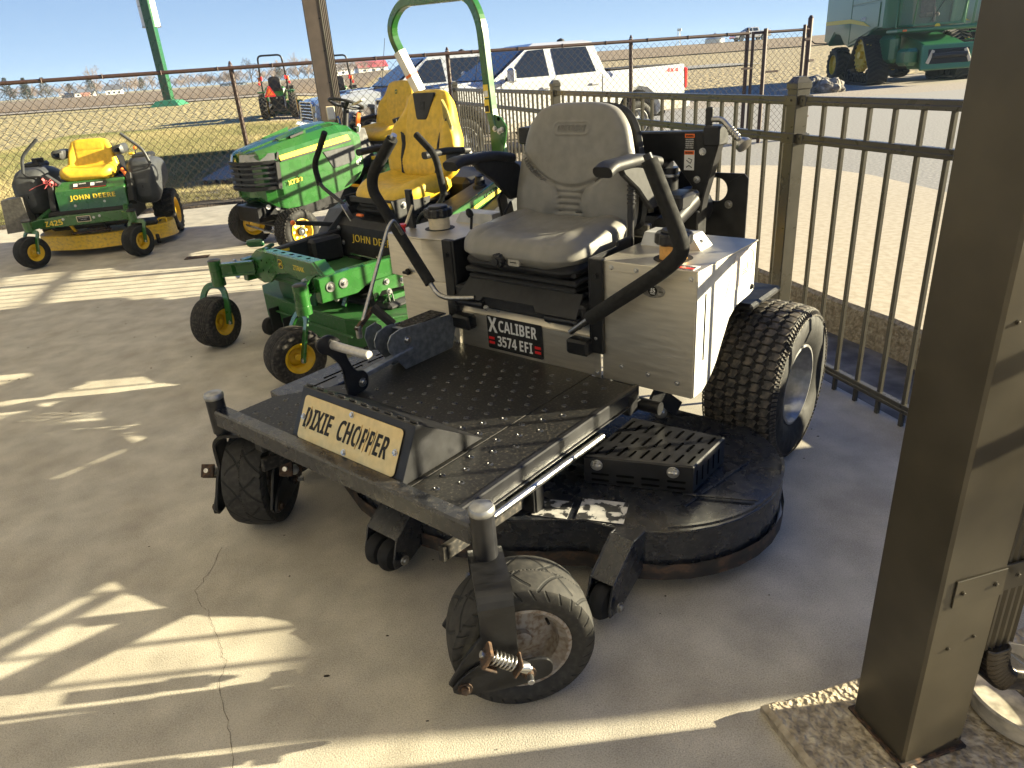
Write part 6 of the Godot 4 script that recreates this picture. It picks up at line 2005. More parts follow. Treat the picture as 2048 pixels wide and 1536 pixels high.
		put(B.new().bolt(Vector3(0, 0.083, 0), Vector3.UP, 0.01), "bolt", M.zinc, w)
	var ty2 := plain_tyre(0.3, 0.155, 0.3, 6, 40, 0.01)
	for s in [1.0, -1.0]:
		wheel(t, Vector3(0.48 * s, 0.3, -1.4), s, ty2, 0.155, 0.3, 0.09, M.yellow)
	# dash, steering wheel
	var db := B.new()
	db.loft([P3([-0.28, 0.7, -1.05, 0.28, 0.7, -1.05, 0.28, 0.7, -1.3, -0.28, 0.7, -1.3]), P3([-0.24, 1.12, -1.08, 0.24, 1.12, -1.08, 0.2, 1.1, -1.26, -0.2, 1.1, -1.26])], false)
	put(db, "dash", M.plastic, t)
	put(B.new().tube(P3([0, 1.05, -1.13, 0, 1.34, -1.2]), 0.032, 14), "steering_column", M.plastic, t)
	var sw := X(Vector3(0, 1.355, -1.2), Vector3(-20, 0, 0))
	var ring := []
	for i in 41:
		var a := TAU * i / 40
		ring.append(sw * Vector3(cos(a) * 0.185, 0, sin(a) * 0.185))
	var st := B.new()
	st.tube(ring, 0.016, 8, false)
	for k in 3:
		var a := k * TAU / 3 + 0.5
		st.bar([sw * Vector3(0, -0.03, 0), sw * Vector3(cos(a) * 0.1, -0.03, sin(a) * 0.1), sw * Vector3(cos(a) * 0.18, 0, sin(a) * 0.18)], 0.04, 0.02)
	st.x = sw
	st.cyl(Vector3(0, -0.02, 0), 0.05, 0.05, 20)
	put(st, "steering_wheel", M.plastic, t)
	var ol := B.new()
	ol.bar(bend(P3([0.22, 1.14, -1.16, 0.27, 1.2, -1.14, 0.27, 1.26, -1.16]), 0.02), 0.04, 0.03)
	put(ol, "orange_lever", M.orange, t)
	put(B.new().bar(P3([0.15, 1.34, -1.18, 0.33, 1.39, -1.2]), 0.05, 0.014), "tag_card", M.cream, t)
	put(B.new().tube(P3([0.24, 1.08, -1.14, 0.3, 1.14, -1.12]), 0.02, 8), "lamp_switch", M.white, t)
	# foot deck, fenders, seat
	var fd := B.new()
	fd.box(Vector3(0, 0.4, -1.1), Vector3(0.95, 0.05, 0.5), 0.02)
	put(fd, "foot_deck", M.plastic, t)
	for s in [1.0, -1.0]:
		var fe := B.new()
		var rr_ := []
		for q in [[-0.95, 0.5, 0.3, 0.44, 0.44], [-1.1, 0.56, 0.3, 0.44, 0.62], [-1.3, 0.62, 0.3, 0.5, 0.72], [-1.6, 0.64, 0.28, 0.54, 0.78], [-1.9, 0.62, 0.28, 0.5, 0.74], [-2.0, 0.56, 0.28, 0.5, 0.64]]:
			rr_.append([Vector3(q[1] * s, q[3], q[0]), Vector3(q[1] * s, q[4] - 0.05, q[0]), Vector3((q[1] - 0.05) * s, q[4], q[0]), Vector3(q[2] * s, q[4], q[0]), Vector3(q[2] * s, q[3], q[0])])
		fe.loft(rr_, true)
		put(fe, "fender", M.green, t)
		put(B.new(X(Vector3(0.5 * s, 0.665, -1.12), Vector3(35, 0, 0))).box(Vector3.ZERO, Vector3(0.12, 0.012, 0.16), 0.004), "step_pad", M.plastic, t)
	var con := B.new()
	con.box(Vector3(0.35, 0.8, -1.5), Vector3(0.2, 0.12, 0.36), 0.03)
	put(con, "console", M.green_dark, t)
	put(B.new().cyl(Vector3(0.36, 0.79, -1.22), 0.036, 0.035, 20), "fuel_cap", M.yellow, t)
	put(B.new().cyl(Vector3(0.36, 0.745, -1.22), 0.05, 0.06, 20), "filler_neck", M.plastic, t)
	put(B.new().box(Vector3(0, 0.62, -1.6), Vector3(0.5, 0.3, 0.7), 0.03), "seat_base", M.plastic, t)
	yellow_seat(t, Vector3(0, 0.99, -1.66), Vector3(0, 1.24, -1.93), false)
	for s in [1.0, -1.0]:
		put(B.new().sweep(rr(0.07, 0.05, 0.02, 3), bend(P3([0.36 * s, 1.16, -1.95, 0.37 * s, 1.17, -1.75, 0.37 * s, 1.14, -1.55]), 0.06), true), "armrest", M.plastic, t)

func small_mower() -> void:
	var t := thing("riding_mower", "smaller zero-turn mower with yellow deck, low yellow seat and grey fenders, at the far left", "lawn mower", X(Vector3(-4.43, 0, -7.7), Vector3(0, 12, 0)), "mowers parked under the canopy")
	for s in [1.0, -1.0]:
		var p := put(B.new().cyl(Vector3(0.51 * s, 0.415, 0), 0.045, 0.1, 20), "caster_post", M.green, t)
		put(B.new(X(Vector3(0.51 * s, 0.466, 0))).lathe([Vector2(0.048, 0), Vector2(0.05, 0.012), Vector2(0.035, 0.026), Vector2(0, 0.03)], 20), "cap", M.plastic, p)
		arch_caster(t, Vector3(0.51 * s, 0, 0), Vector3(0.52 * s, 0.165, 0.075), 52.0 if s < 0 else 58.0, 0.165, 0.085, 0.155, 0.365, M.green, true)
		put(B.new().bar(P3([0.5 * s, 0.415, 0.0, 0.4 * s, 0.425, -0.13]), 0.05, 0.085), "pivot_arm", M.green, t)
	var fb := B.new()
	fb.prism(P2([-0.45, 0.36, -0.42, 0.46, -0.2, 0.475, 0.42, 0.475, 0.46, 0.4, 0.4, 0.37]), -0.17, 0.05, 0.006)
	for s in [1.0, -1.0]:
		fb.bar(P3([0.43 * s, 0.43, -0.14, 0.36 * s, 0.5, -0.45]), 0.05, 0.09)
	var fr := put(fb, "front_frame", M.green, t)
	letters("Z425", 0.175, 0.055, M.decal_yellow, fr, X(Vector3(-0.3, 0.41, -0.118), Vector3(0, 0, 3)))
	var lb := put(B.new().prism(rr(0.14, 0.062, 0.008), -0.12, 0.003, 0.0), "serial_plate", M.cream, fr, X(Vector3(0.0, 0.425, 0)))
	put(B.new().box(Vector3(0, 0, -0.1165), Vector3(0.125, 0.05, 0.002), 0.0), "plate_field", M.ink, lb)
	letters("CUSTOMER SERVICE", 0.1, 0.008, M.white, lb, X(Vector3(0, 0.014, -0.115)), false)
	letters("AND SAFETY", 0.06, 0.008, M.white, lb, X(Vector3(0, -0.006, -0.115)), false)
	for q in [[-0.2, 0.44], [0.16, 0.44], [0.1, 0.43]]:
		put(B.new().bolt(Vector3(q[0], q[1], -0.12), Vector3(0, 0, 1), 0.009), "bolt", M.zinc, fr)
	var pan := B.new()
	pan.x = along(Vector3(-0.27, 0, 0), Vector3(0, 0, -1), Vector3.UP)
	pan.prism(P2([0.3, 0.5, 0.33, 0.7, 0.42, 0.785, 0.45, 0.785, 0.45, 0.5]), 0.0, 0.7, 0.006)
	var pp := put(pan, "front_panel", M.green, t)
	letters("JOHN DEERE", 0.46, 0.062, M.decal_yellow, pp, X(Vector3(0.09, 0.62, -0.313), Vector3(-8.5, 0, 0)))
	var ws := put(B.new(X(Vector3(0.08, 0.745, -0.366), Vector3(-46, 0, 0))).box(Vector3.ZERO, Vector3(0.34, 0.07, 0.003), 0.0), "warning_sticker", M.ink, pp)
	put(B.new(X(Vector3(0.0, 0.722, -0.345), Vector3(-46, 0, 0))).box(Vector3.ZERO, Vector3(0.17, 0.014, 0.003), 0.0), "sticker_band", M.orange, ws)
	put(B.new(X(Vector3(0.17, 0.722, -0.345), Vector3(-46, 0, 0))).box(Vector3.ZERO, Vector3(0.15, 0.014, 0.003), 0.0), "sticker_band", M.red, ws)
	for k in 2:
		put(B.new(X(Vector3(-0.06 + k * 0.17, 0.748, -0.368), Vector3(-46, 0, 0))).box(Vector3.ZERO, Vector3(0.04, 0.04, 0.004), 0.0), "pictogram", M.white, ws)
		letters("DANGER", 0.07, 0.014, M.white, ws, X(Vector3(0.01 + k * 0.17, 0.76, -0.378), Vector3(-46, 0, 0)), false)
	for q in [[-0.1, 0.545], [0.2, 0.565]]:
		put(B.new().bolt(Vector3(q[0], q[1], -0.3), Vector3(0, 0, 1), 0.009), "bolt", M.zinc, pp)
	put(B.new().box(Vector3(0.1, 0.795, -0.47), Vector3(0.12, 0.03, 0.05), 0.01), "yellow_latch", M.yellow, t)
	var blk := B.new()
	blk.box(Vector3(0.06, 0.66, -0.62), Vector3(0.6, 0.26, 0.3), 0.02)
	blk.box(Vector3(0, 0.4, -0.7), Vector3(0.8, 0.2, 0.9), 0.03)
	blk.bar(P3([-0.33, 0.5, -0.35, -0.31, 0.76, -0.42]), 0.06, 0.1)
	blk.bar(P3([0.47, 0.52, -0.35, 0.47, 0.8, -0.5]), 0.06, 0.12)
	blk.box(Vector3(0.0, 0.85, -1.2), Vector3(0.5, 0.3, 0.4), 0.06)
	put(blk, "chassis", M.dark, t)
	# seat
	var c := Vector3(0.05, 0.835, -0.62)
	var cu := B.new(X(c, Vector3(-86, 0, 0)))
	cu.pillow(rr(0.56, 0.42, 0.13, 6), 0.08, 0.05, func(q: Vector2) -> float: return 0.035 * smoothstep(0.14, 0.25, absf(q.x)) - 0.012 * smoothstep(0.18, 0.0, q.length()), 16, 2.2)
	put(cu, "seat_cushion", M.yellow_vinyl, t)
	var tilt := X(Vector3(0.06, 1.0, -0.82), Vector3(-14, 0, 0))
	var ba := B.new(tilt)
	ba.pillow(sm(P2([0, 0.19, 0.16, 0.18, 0.21, 0.12, 0.24, 0.0, 0.265, -0.12, 0.22, -0.18, 0, -0.18, -0.22, -0.18, -0.265, -0.12, -0.24, 0.0, -0.21, 0.12, -0.16, 0.18]), 5), 0.055, 0.06, func(q: Vector2) -> float: return 0.03 * smoothstep(0.15, 0.23, absf(q.x)) * smoothstep(0.15, 0.0, q.y) - 0.005 * exp(-pow((absf(q.x) - 0.155) / 0.008, 2.0)) - 0.006 * exp(-pow((q.y - 0.06) / 0.007, 2.0)) * smoothstep(0.17, 0.15, absf(q.x)) - 0.006 * exp(-pow((q.y + 0.11) / 0.007, 2.0)) * smoothstep(0.17, 0.15, absf(q.x)), 30, 2.8)
	put(ba, "backrest", M.yellow_vinyl, t)
	put(B.new(tilt * X(Vector3(0, 0, -0.05))).prism(rr(0.46, 0.34, 0.1), -0.02, 0.03, 0.01, true), "back_shell", M.plastic, t)
	for s in [1.0, -1.0]:
		put(B.new(X(Vector3(0.06 + 0.31 * s, 1.05, -0.85), Vector3(0, 0, 10 * s))).prism(sm(P2([-0.05, -0.035, 0.045, -0.045, 0.06, 0.03, 0.03, 0.055, -0.055, 0.03]), 4), -0.1, 0.28, 0.03, true), "armrest", M.grey_plastic, t)
	# fenders with tanks
	for s in [1.0, -1.0]:
		var fe := B.new()
		var R := []
		for q in [[-0.46, 0.5, 0.64, 0.55, 0.7], [-0.5, 0.44, 0.7, 0.48, 0.86], [-0.62, 0.4, 0.7, 0.46, 0.93], [-0.85, 0.38, 0.71, 0.55, 0.96], [-1.1, 0.38, 0.72, 0.6, 0.92], [-1.3, 0.4, 0.68, 0.62, 0.84], [-1.38, 0.45, 0.62, 0.64, 0.76]]:
			var ring := []
			var w: float = (q[2] - q[1]) / 2
			var h: float = (q[4] - q[3]) / 2
			for p in rr(w * 2, h * 2, minf(w, h) * 0.62, 4):
				ring.append(Vector3((p.x + (q[1] + q[2]) / 2 + 0.02) * s, p.y + (q[3] + q[4]) / 2, q[0]))
			R.append(ring)
		fe.loft(R, true)
		var fo := put(fe, "fender", M.grey_plastic, t)
		put(B.new(X(Vector3(0.57 * s, 0.955, -0.92))).box(Vector3.ZERO, Vector3(0.2, 0.06, 0.3), 0.02), "tray", M.plastic, fo)
		put(B.new(Transform3D(B.toward(Vector3(0.35 * s, 0, 1)), Vector3(0.62 * s, 0.66, -0.475))).box(Vector3.ZERO, Vector3(0.03, 0.006, 0.09), 0.002), "slot", M.hole, fo)
	put(B.new().tube(P3([0.5, 0.97, -0.88, 0.505, 1.04, -0.88]), 0.006, 8), "throttle_stem", M.dark, t)
	put(B.new(X(Vector3(0.505, 1.05, -0.88))).lathe([Vector2(0, -0.022), Vector2(0.018, -0.012), Vector2(0.02, 0.004), Vector2(0, 0.02)], 14), "throttle_knob", M.orange, t)
	put(B.new().box(Vector3(0.46, 0.99, -0.86), Vector3(0.06, 0.03, 0.04), 0.01), "yellow_knob", M.yellow, t)
	put(B.new().cyl(Vector3(-0.53, 1.0, -0.9), 0.06, 0.05, 22), "fuel_cap", M.plastic, t)
	steer_lever(t, [-0.335, 1.24, -0.5, -0.53, 1.077, -0.5, -0.572, 0.908, -0.5, -0.54, 0.865, -0.5, -0.39, 0.856, -0.5, -0.31, 0.78, -0.48], 3, M.grey_plastic, 0.017)
	steer_lever(t, [0.49, 1.23, -0.5, 0.674, 1.047, -0.5, 0.712, 0.886, -0.5, 0.67, 0.85, -0.5, 0.505, 0.822, -0.5, 0.46, 0.76, -0.48], 3, M.grey_plastic, 0.017)
	put(B.new().bar(P3([0.41, 0.87, -0.47, 0.46, 0.78, -0.45]), 0.03, 0.03), "orange_handle", M.orange, t)
	put(B.new().bar(P3([-0.34, 0.86, -0.44, -0.22, 0.76, -0.4]), 0.05, 0.05), "lever_boot", M.grey_plastic, t)
	var rbn := B.new()
	var rng := RandomNumberGenerator.new()
	rng.seed = 2
	for k in 16:
		var a := Vector3(-0.31 + rng.randf_range(-0.05, 0.05), 0.8 + rng.randf_range(-0.05, 0.04), -0.37 + rng.randf_range(-0.03, 0.03))
		rbn.x = Transform3D(Basis.from_euler(Vector3(rng.randf() * 6, rng.randf() * 6, rng.randf() * 6)), a)
		rbn.box(Vector3.ZERO, Vector3(0.05, 0.022, 0.0015), 0.0)
	rbn.x = Transform3D()
	rbn.bar(P3([-0.34, 0.8, -0.37, -0.45, 0.77, -0.38, -0.52, 0.74, -0.38]), 0.012, 0.004)
	put(rbn, "ribbon", M.pink, t)
	# wheels, deck, chute
	var ty := plain_tyre(0.27, 0.15, 0.24, 0, 22, 0.016, true)
	for s in [1.0, -1.0]:
		wheel(t, Vector3(0.62 * s, 0.27, -1.2), s, ty, 0.15, 0.24, 0.05, M.yellow)
	var out := []
	for i in 13:
		var a := lerpf(-70.0, 75.0, i / 12.0) * PI / 180
		out.append(Vector2(0.42 + 0.33 * cos(a), -0.75 + 0.36 * sin(a)))
	out.append_array(P2([0.25, -0.3, 0.0, -0.26]))
	for i in range(out.size() - 2, -1, -1):
		out.append(Vector2(-out[i].x * 0.9, out[i].y))
	var dk := B.new(X(Vector3(0, 0.23, 0), Vector3(90, 0, 0)))
	dk.prism(out, 0.0, 0.02, 0.008)
	var hi := []
	var lo := []
	var lip := []
	for p in out:
		hi.append(Vector3(p.x, 0.22, p.y))
		lo.append(Vector3(p.x * 1.01, 0.085, p.y))
		lip.append(Vector3(p.x * 1.03, 0.075, p.y + 0.012))
	dk.x = Transform3D()
	dk.loft([hi, lo, lip], true, false)
	var deck := put(dk, "cutting_deck", M.yellow_dirty, t)
	put(B.new().box(Vector3(0.45, 0.255, -0.62), Vector3(0.36, 0.05, 0.3), 0.02), "belt_cover", M.plastic, deck)
	put(B.new().tube(bend(P3([0.62, 0.23, -0.55, 0.62, 0.28, -0.55, 0.7, 0.28, -0.6, 0.7, 0.23, -0.6]), 0.02), 0.012, 8), "deck_handle", M.yellow, deck)
	put(B.new(X(Vector3(0.62, 0.09, -0.36), Vector3(0, 15, 90))).lathe([Vector2(0, -0.02), Vector2(0.05, -0.02), Vector2(0.058, 0), Vector2(0.05, 0.02), Vector2(0, 0.02)], 20), "gauge_wheel", M.rubber, t)
	for q in [[-0.18, 0.3], [0.14, 0.3]]:
		put(B.new().bar(P3([q[0], 0.36, -0.22, q[0] + 0.02, 0.24, -0.3]), 0.03, 0.02), "hanger", M.yellow if q[0] < 0 else M.dark, t)
	var lr := B.new()
	lr.tube(P3([-0.2, 0.26, -0.26, 0.2, 0.27, -0.26]), 0.014, 8)
	lr.tube(P3([-0.05, 0.3, -0.3, 0.18, 0.29, -0.28]), 0.012, 8)
	put(lr, "drag_link", M.rusty, t)
	var ct := B.new()
	ct.loft([P3([-0.87, 0.31, -0.38, -0.6, 0.33, -0.36, -0.6, 0.33, -0.7, -0.9, 0.31, -0.7]), P3([-0.83, 0.66, -0.38, -0.62, 0.68, -0.36, -0.62, 0.68, -0.62, -0.84, 0.66, -0.62])], false)
	var cc := put(ct, "discharge_chute", mk(Color(0.13, 0.12, 0.105), 0.55, 0.0, 0.25, 4.0), t)
	put(B.new(X(Vector3(-0.64, 0.4, -0.353), Vector3(0, 0, -4))).box(Vector3.ZERO, Vector3(0.05, 0.07, 0.003), 0.0), "warning_sticker", M.white, cc)
	put(B.new().box(Vector3(-0.57, 0.55, -0.6), Vector3(0.07, 0.34, 0.18), 0.02), "chute_bracket", M.dark, cc)

# ---------------------------------------------------------------- vehicles beyond the fence
func pickup(label: String, at: Transform3D, style: int) -> Node3D:
	var t := thing("pickup_truck", label, "pickup truck", at, "white pickup trucks parked behind the fence")
	var W := 0.98
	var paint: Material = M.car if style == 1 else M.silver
	var pr := []
	for q in [[3.02, 0.62], [3.08, 0.9], [3.05, 1.16], [2.9, 1.24], [2.2, 1.33], [1.3, 1.4], [-1.2, 1.38], [-1.24, 1.36], [-1.28, 1.4], [-3.1, 1.43], [-3.14, 0.98], [-3.1, 0.62], [-2.5, 0.55]]:
		pr.append(Vector2(q[0], q[1]))
	for wz in [-1.92, 1.95]:
		for i in 9:
			var a := PI - PI * i / 8.0
			pr.append(Vector2(wz + cos(a) * 0.5, 0.5 + sin(a) * 0.52))
		pr.append(Vector2(wz + 0.56, 0.45))
	var b := B.new(along(Vector3(-W, 0, 0), Vector3(0, 0, 1), Vector3.UP) * Transform3D(Basis(Vector3(1, 0, 0), Vector3(0, 1, 0), Vector3(0, 0, -1)), Vector3.ZERO))
	b.prism(pr, 0.0, W * 2, 0.07)
	var body := put(b, "body", paint, t)
	var dirt := B.new()
	for s in [1.0, -1.0]:
		dirt.box(Vector3(W * s, 0.55, 0.02), Vector3(0.02, 0.16, 2.6), 0.01)
		dirt.box(Vector3((W + 0.002) * s, 0.72, -2.78), Vector3(0.02, 0.3, 0.5), 0.01)
	put(dirt, "sill", M.car_dirty, t)
	# cab: belt ring, roof ring
	var lo := [Vector3(0.93, 1.37, 1.32), Vector3(-0.93, 1.37, 1.32), Vector3(-0.93, 1.37, -1.18), Vector3(0.93, 1.37, -1.18)]
	var hi := [Vector3(0.73, 1.93, 0.42), Vector3(-0.73, 1.93, 0.42), Vector3(-0.73, 1.95, -0.98), Vector3(0.73, 1.95, -0.98)]
	var top := [Vector3(0.6, 1.985, 0.25), Vector3(-0.6, 1.985, 0.25), Vector3(-0.6, 1.995, -0.85), Vector3(0.6, 1.995, -0.85)]
	var cb := B.new()
	cb.loft([lo, hi, top], false)
	var cab := put(cb, "cab", paint, t)
	var onside := func(s: float, z: float, h: float) -> Vector3:   # a point on the cab's side, h 0..1 up
		return Vector3((lerpf(0.93, 0.73, h) + 0.006) * s, lerpf(1.37, 1.94, h), z)
	for s in [1.0, -1.0]:
		for wn in [[[1.02, 0.06], [0.46, 0.86], [0.12, 0.88], [0.1, 0.06]], [[-0.06, 0.06], [-0.05, 0.88], [-0.82, 0.88], [-0.95, 0.08]]]:
			var q := []
			var q2 := []
			for e in wn:
				q.append(onside.call(s, e[0], e[1]))
				q2.append(onside.call(s, e[0], e[1]) + Vector3(0.004 * s, 0.002, 0))
			put(B.new().loft([q, q2], false), "window", M.glass, cab)
		for z in [0.02, -1.05, 1.16]:
			put(B.new().bar([Vector3(0.982 * s, 0.62, z), Vector3(0.982 * s, 1.36, z - 0.01)], 0.006, 0.012), "door_seam", M.dark, body)
		for z in [0.2, -0.88]:
			var hb := B.new()
			hb.box(Vector3(1.0 * s, 1.2, z), Vector3(0.03, 0.045, 0.2), 0.014)
			put(hb, "door_handle", paint, body)
		var mb := B.new(X(Vector3(1.13 * s, 1.46, 1.0), Vector3(0, 8 * s, 0)))
		mb.box(Vector3.ZERO, Vector3(0.2, 0.26, 0.1), 0.04)
		var mi := put(mb, "mirror", paint, t)
		put(B.new().box(Vector3(1.13 * s, 1.45, 0.945), Vector3(0.16, 0.21, 0.01), 0.004), "mirror_glass", M.chrome, mi)
		put(B.new().bar(P3([0.94 * s, 1.4, 1.02, 1.08 * s, 1.38, 1.0]), 0.05, 0.06), "mirror_arm", M.plastic, mi)
		put(B.new().box(Vector3(0.93 * s, 1.16, -3.1), Vector3(0.12, 0.4, 0.1), 0.03), "tail_lamp", M.lamp_red, t)
		letters("4X4", 0.3, 0.07, M.red, body, along(Vector3(0.982 * s, 1.33, -2.75), Vector3(0, 0, -1 * s), Vector3.UP), true, 0.002, 0.25)
	var ws := [Vector3(0.86, 1.4, 1.3), Vector3(-0.86, 1.4, 1.3), Vector3(-0.68, 1.9, 0.49), Vector3(0.68, 1.9, 0.49)]
	var ws2 := []
	for p in ws:
		ws2.append(p + Vector3(0, 0.012, 0.02))
	put(B.new().loft([ws, ws2], false), "windscreen", M.glass, cab)
	var rw := [Vector3(0.7, 1.45, -1.165), Vector3(-0.7, 1.45, -1.165), Vector3(-0.62, 1.85, -1.02), Vector3(0.62, 1.85, -1.02)]
	var rw2 := []
	for p in rw:
		rw2.append(p + Vector3(0, 0.004, -0.02))
	put(B.new().loft([rw, rw2], false), "rear_window", M.glass, cab)
	put(B.new().box(Vector3(0, 1.435, -2.2), Vector3(1.66, 0.02, 1.7), 0.004), "bed_shade_panel", M.plastic, t)  # dark panel stands in for the shaded inside of the open bed
	put(B.new().tube(P3([0.6, 1.4, 1.5, 0.62, 2.35, 1.3]), 0.006, 5), "antenna", M.dark, t)
	put(B.new(X(Vector3(0, 1.99, -0.7))).lathe([Vector2(0.09, 0), Vector2(0.07, 0.05), Vector2(0, 0.08)], 12), "roof_aerial", M.dark, t)
	# front
	var gb := B.new()
	gb.box(Vector3(0, 1.0, 3.05), Vector3(1.3, 0.36, 0.08), 0.03)
	var gr := put(gb, "grille", M.dark, t)
	for k in (5 if style == 0 else 2):
		put(B.new().box(Vector3(0, 0.88 + k * (0.065 if style == 0 else 0.2), 3.09), Vector3(1.26, 0.022 if style == 0 else 0.07, 0.03), 0.01), "grille_bar", M.chrome, gr)
	for s in [1.0, -1.0]:
		put(B.new().box(Vector3(0.66 * s, 1.0, 3.07), Vector3(0.06, 0.4, 0.08), 0.02), "grille_frame", M.chrome, gr)
		put(B.new(X(Vector3(0.8 * s, 1.07, 3.0), Vector3(0, 16 * s, 0))).box(Vector3.ZERO, Vector3(0.3, 0.2, 0.14), 0.04), "headlight", M.lens, t)
		put(B.new(X(Vector3(0.95 * s, 1.07, 2.9), Vector3(0, 50 * s, 0))).box(Vector3.ZERO, Vector3(0.12, 0.17, 0.06), 0.02), "marker_lamp", M.orange, t)
	put(B.new().box(Vector3(0, 1.2, 3.06), Vector3(1.3, 0.05, 0.08), 0.02), "hood_trim", M.chrome, t)
	var bp := B.new()
	bp.box(Vector3(0, 0.66, 3.12), Vector3(1.96, 0.26, 0.2), 0.06)
	put(bp, "front_bumper", M.chrome, t)
	put(B.new().box(Vector3(0, 0.52, 3.1), Vector3(1.7, 0.12, 0.16), 0.03), "air_dam", M.plastic, t)
	put(B.new().box(Vector3(0, 0.66, -3.2), Vector3(1.9, 0.22, 0.18), 0.05), "rear_bumper", M.chrome if style == 0 else paint, t)
	for s in [1.0, -1.0]:
		put(B.new(X(Vector3(0.5 * s, 1.36, 1.9), Vector3(3, 0, 0))).box(Vector3.ZERO, Vector3(0.34, 0.04, 0.7), 0.018), "hood_ridge", paint, t)
		if style == 0:
			put(B.new().box(Vector3(0.7 * s, 1.385, 1.55), Vector3(0.05, 0.03, 0.32), 0.01), "hood_badge", M.dark, t)
	var ty := [B.new().lathe(tyre_profile(0.4, 0.25, 0.28, 0.42), 32).mesh()]
	for s in [1.0, -1.0]:
		for z in [1.95, -1.92]:
			var w := put(rim_mesh(0.25, 0.28, 0.06, 0.07), "wheel", M.rim_grey, t, Transform3D(B.toward(Vector3(s, 0, 0)), Vector3(0.84 * s, 0.4, z)))
			put(ty[0], "tyre", M.rubber, w)
			for k in 6:
				put(B.new(X(Vector3(cos(k * TAU / 6) * 0.15, 0.075, sin(k * TAU / 6) * 0.15), Vector3(0, -k * 60, 0))).box(Vector3.ZERO, Vector3(0.1, 0.01, 0.05), 0.004), "rim_opening", M.dark, w)
	put(B.new().box(Vector3(0, 0.6, 0), Vector3(1.5, 0.3, 5.6), 0.05), "underbody", M.dark, t)
	return t

func compact_tractor(label: String, at: Transform3D) -> Node3D:
	var t := thing("compact_tractor", label, "tractor", at, "small tractors parked beyond the fence")
	var ty := plain_tyre(0.43, 0.24, 0.26, 0, 18, 0.03, true)
	var tf := plain_tyre(0.28, 0.15, 0.2, 0, 18, 0.02, true)
	for s in [1.0, -1.0]:
		wheel(t, Vector3(0.52 * s, 0.43, 0), s, ty, 0.24, 0.26, 0.06, M.yellow)
		wheel(t, Vector3(0.46 * s, 0.28, 1.45), s, tf, 0.15, 0.2, 0.05, M.yellow, "front_wheel")
		put(B.new().box(Vector3(0.5 * s, 0.92, 0.02), Vector3(0.3, 0.05, 0.7), 0.02), "fender", M.green_dark if s < 0 else M.green, t)
		var lo := put(B.new().bar(bend(P3([0.42 * s, 0.6, 0.7, 0.44 * s, 1.05, 0.9, 0.44 * s, 0.9, 1.7, 0.44 * s, 0.35, 2.1]), 0.15), 0.07, 0.1), "loader_arm", M.green, t)
	put(B.new().box(Vector3(0, 0.5, 0.1), Vector3(0.5, 0.5, 0.5), 0.05), "rear_housing", M.dark, t)
	put(B.new().box(Vector3(0, 0.42, 0.9), Vector3(0.34, 0.24, 1.3), 0.04), "chassis", M.dark, t)
	put(B.new(X(Vector3(0, 0.85, 1.3), Vector3(4, 0, 0))).box(Vector3.ZERO, Vector3(0.5, 0.42, 1.0), 0.08), "hood", M.green, t)
	var bu := B.new(along(Vector3(-0.72, 0, 0), Vector3(0, 0, 1), Vector3.UP) * Transform3D(Basis(Vector3(1, 0, 0), Vector3(0, 1, 0), Vector3(0, 0, -1)), Vector3.ZERO))
	bu.prism(P2([2.05, 0.05, 2.6, 0.05, 2.62, 0.08, 2.1, 0.1, 2.1, 0.55, 2.05, 0.56]), 0.0, 1.44, 0.01)
	put(bu, "bucket", M.green_dark, t)
	var se := B.new()
	se.box(Vector3(0, 0.98, 0.1), Vector3(0.44, 0.1, 0.44), 0.04)
	se.x = X(Vector3(0, 1.2, -0.12), Vector3(8, 0, 0))
	se.prism(rr(0.44, 0.44, 0.14), -0.05, 0.1, 0.03, true)
	put(se, "seat", M.plastic, t)
	var ro := B.new()
	ro.bar(bend(P3([0.44, 0.75, -0.22, 0.44, 1.45, -0.24, 0.4, 2.1, -0.3, -0.4, 2.1, -0.3, -0.44, 1.45, -0.24, -0.44, 0.75, -0.22]), 0.14), 0.06, 0.06)
	put(ro, "roll_bar", M.satin, t)
	for s in [1.0, -1.0]:
		put(B.new().box(Vector3(0.5 * s, 1.34, -0.27), Vector3(0.07, 0.15, 0.06), 0.015), "amber_lamp", M.orange, t)
		put(B.new().box(Vector3(0.41 * s, 1.37, -0.3), Vector3(0.06, 0.13, 0.05), 0.015), "red_lamp", M.lamp_red, t)
		put(B.new().box(Vector3(0.52 * s, 1.2, -0.27), Vector3(0.07, 0.09, 0.05), 0.015), "red_reflector", M.lamp_red, t)
	var smv := put(B.new().prism(P2([-0.2, -0.17, 0.2, -0.17, 0.03, 0.18, -0.03, 0.18]), -0.01, 0.012, 0.002), "warning_triangle", M.lamp_red, t, X(Vector3(0.2, 0.93, -0.42), Vector3(0, 180, 0)))
	put(B.new().prism(P2([-0.13, -0.12, 0.13, -0.12, 0.0, 0.12]), 0.003, 0.003, 0.0), "triangle_field", M.orange, smv)
	var hi := B.new()
	hi.bar(P3([-0.22, 0.5, -0.2, -0.28, 0.4, -0.7]), 0.03, 0.05)
	hi.bar(P3([0.22, 0.5, -0.2, 0.28, 0.4, -0.7]), 0.03, 0.05)
	hi.bar(P3([-0.26, 0.75, -0.3, -0.28, 0.42, -0.62]), 0.02, 0.02)
	hi.bar(P3([0.26, 0.75, -0.3, 0.28, 0.42, -0.62]), 0.02, 0.02)
	hi.bar(P3([0.0, 0.72, -0.25, 0.0, 0.7, -0.5]), 0.04, 0.04)
	put(hi, "hitch", M.steel, t)
	put(B.new().bar(P3([-0.3, 0.3, -0.4, 0.3, 0.3, -0.4]), 0.05, 0.06), "drawbar", M.dark, t)
	put(B.new().box(Vector3(-0.5, 1.03, 0.0), Vector3(0.3, 0.12, 0.3), 0.03), "control_box", M.plastic, t)
	return t

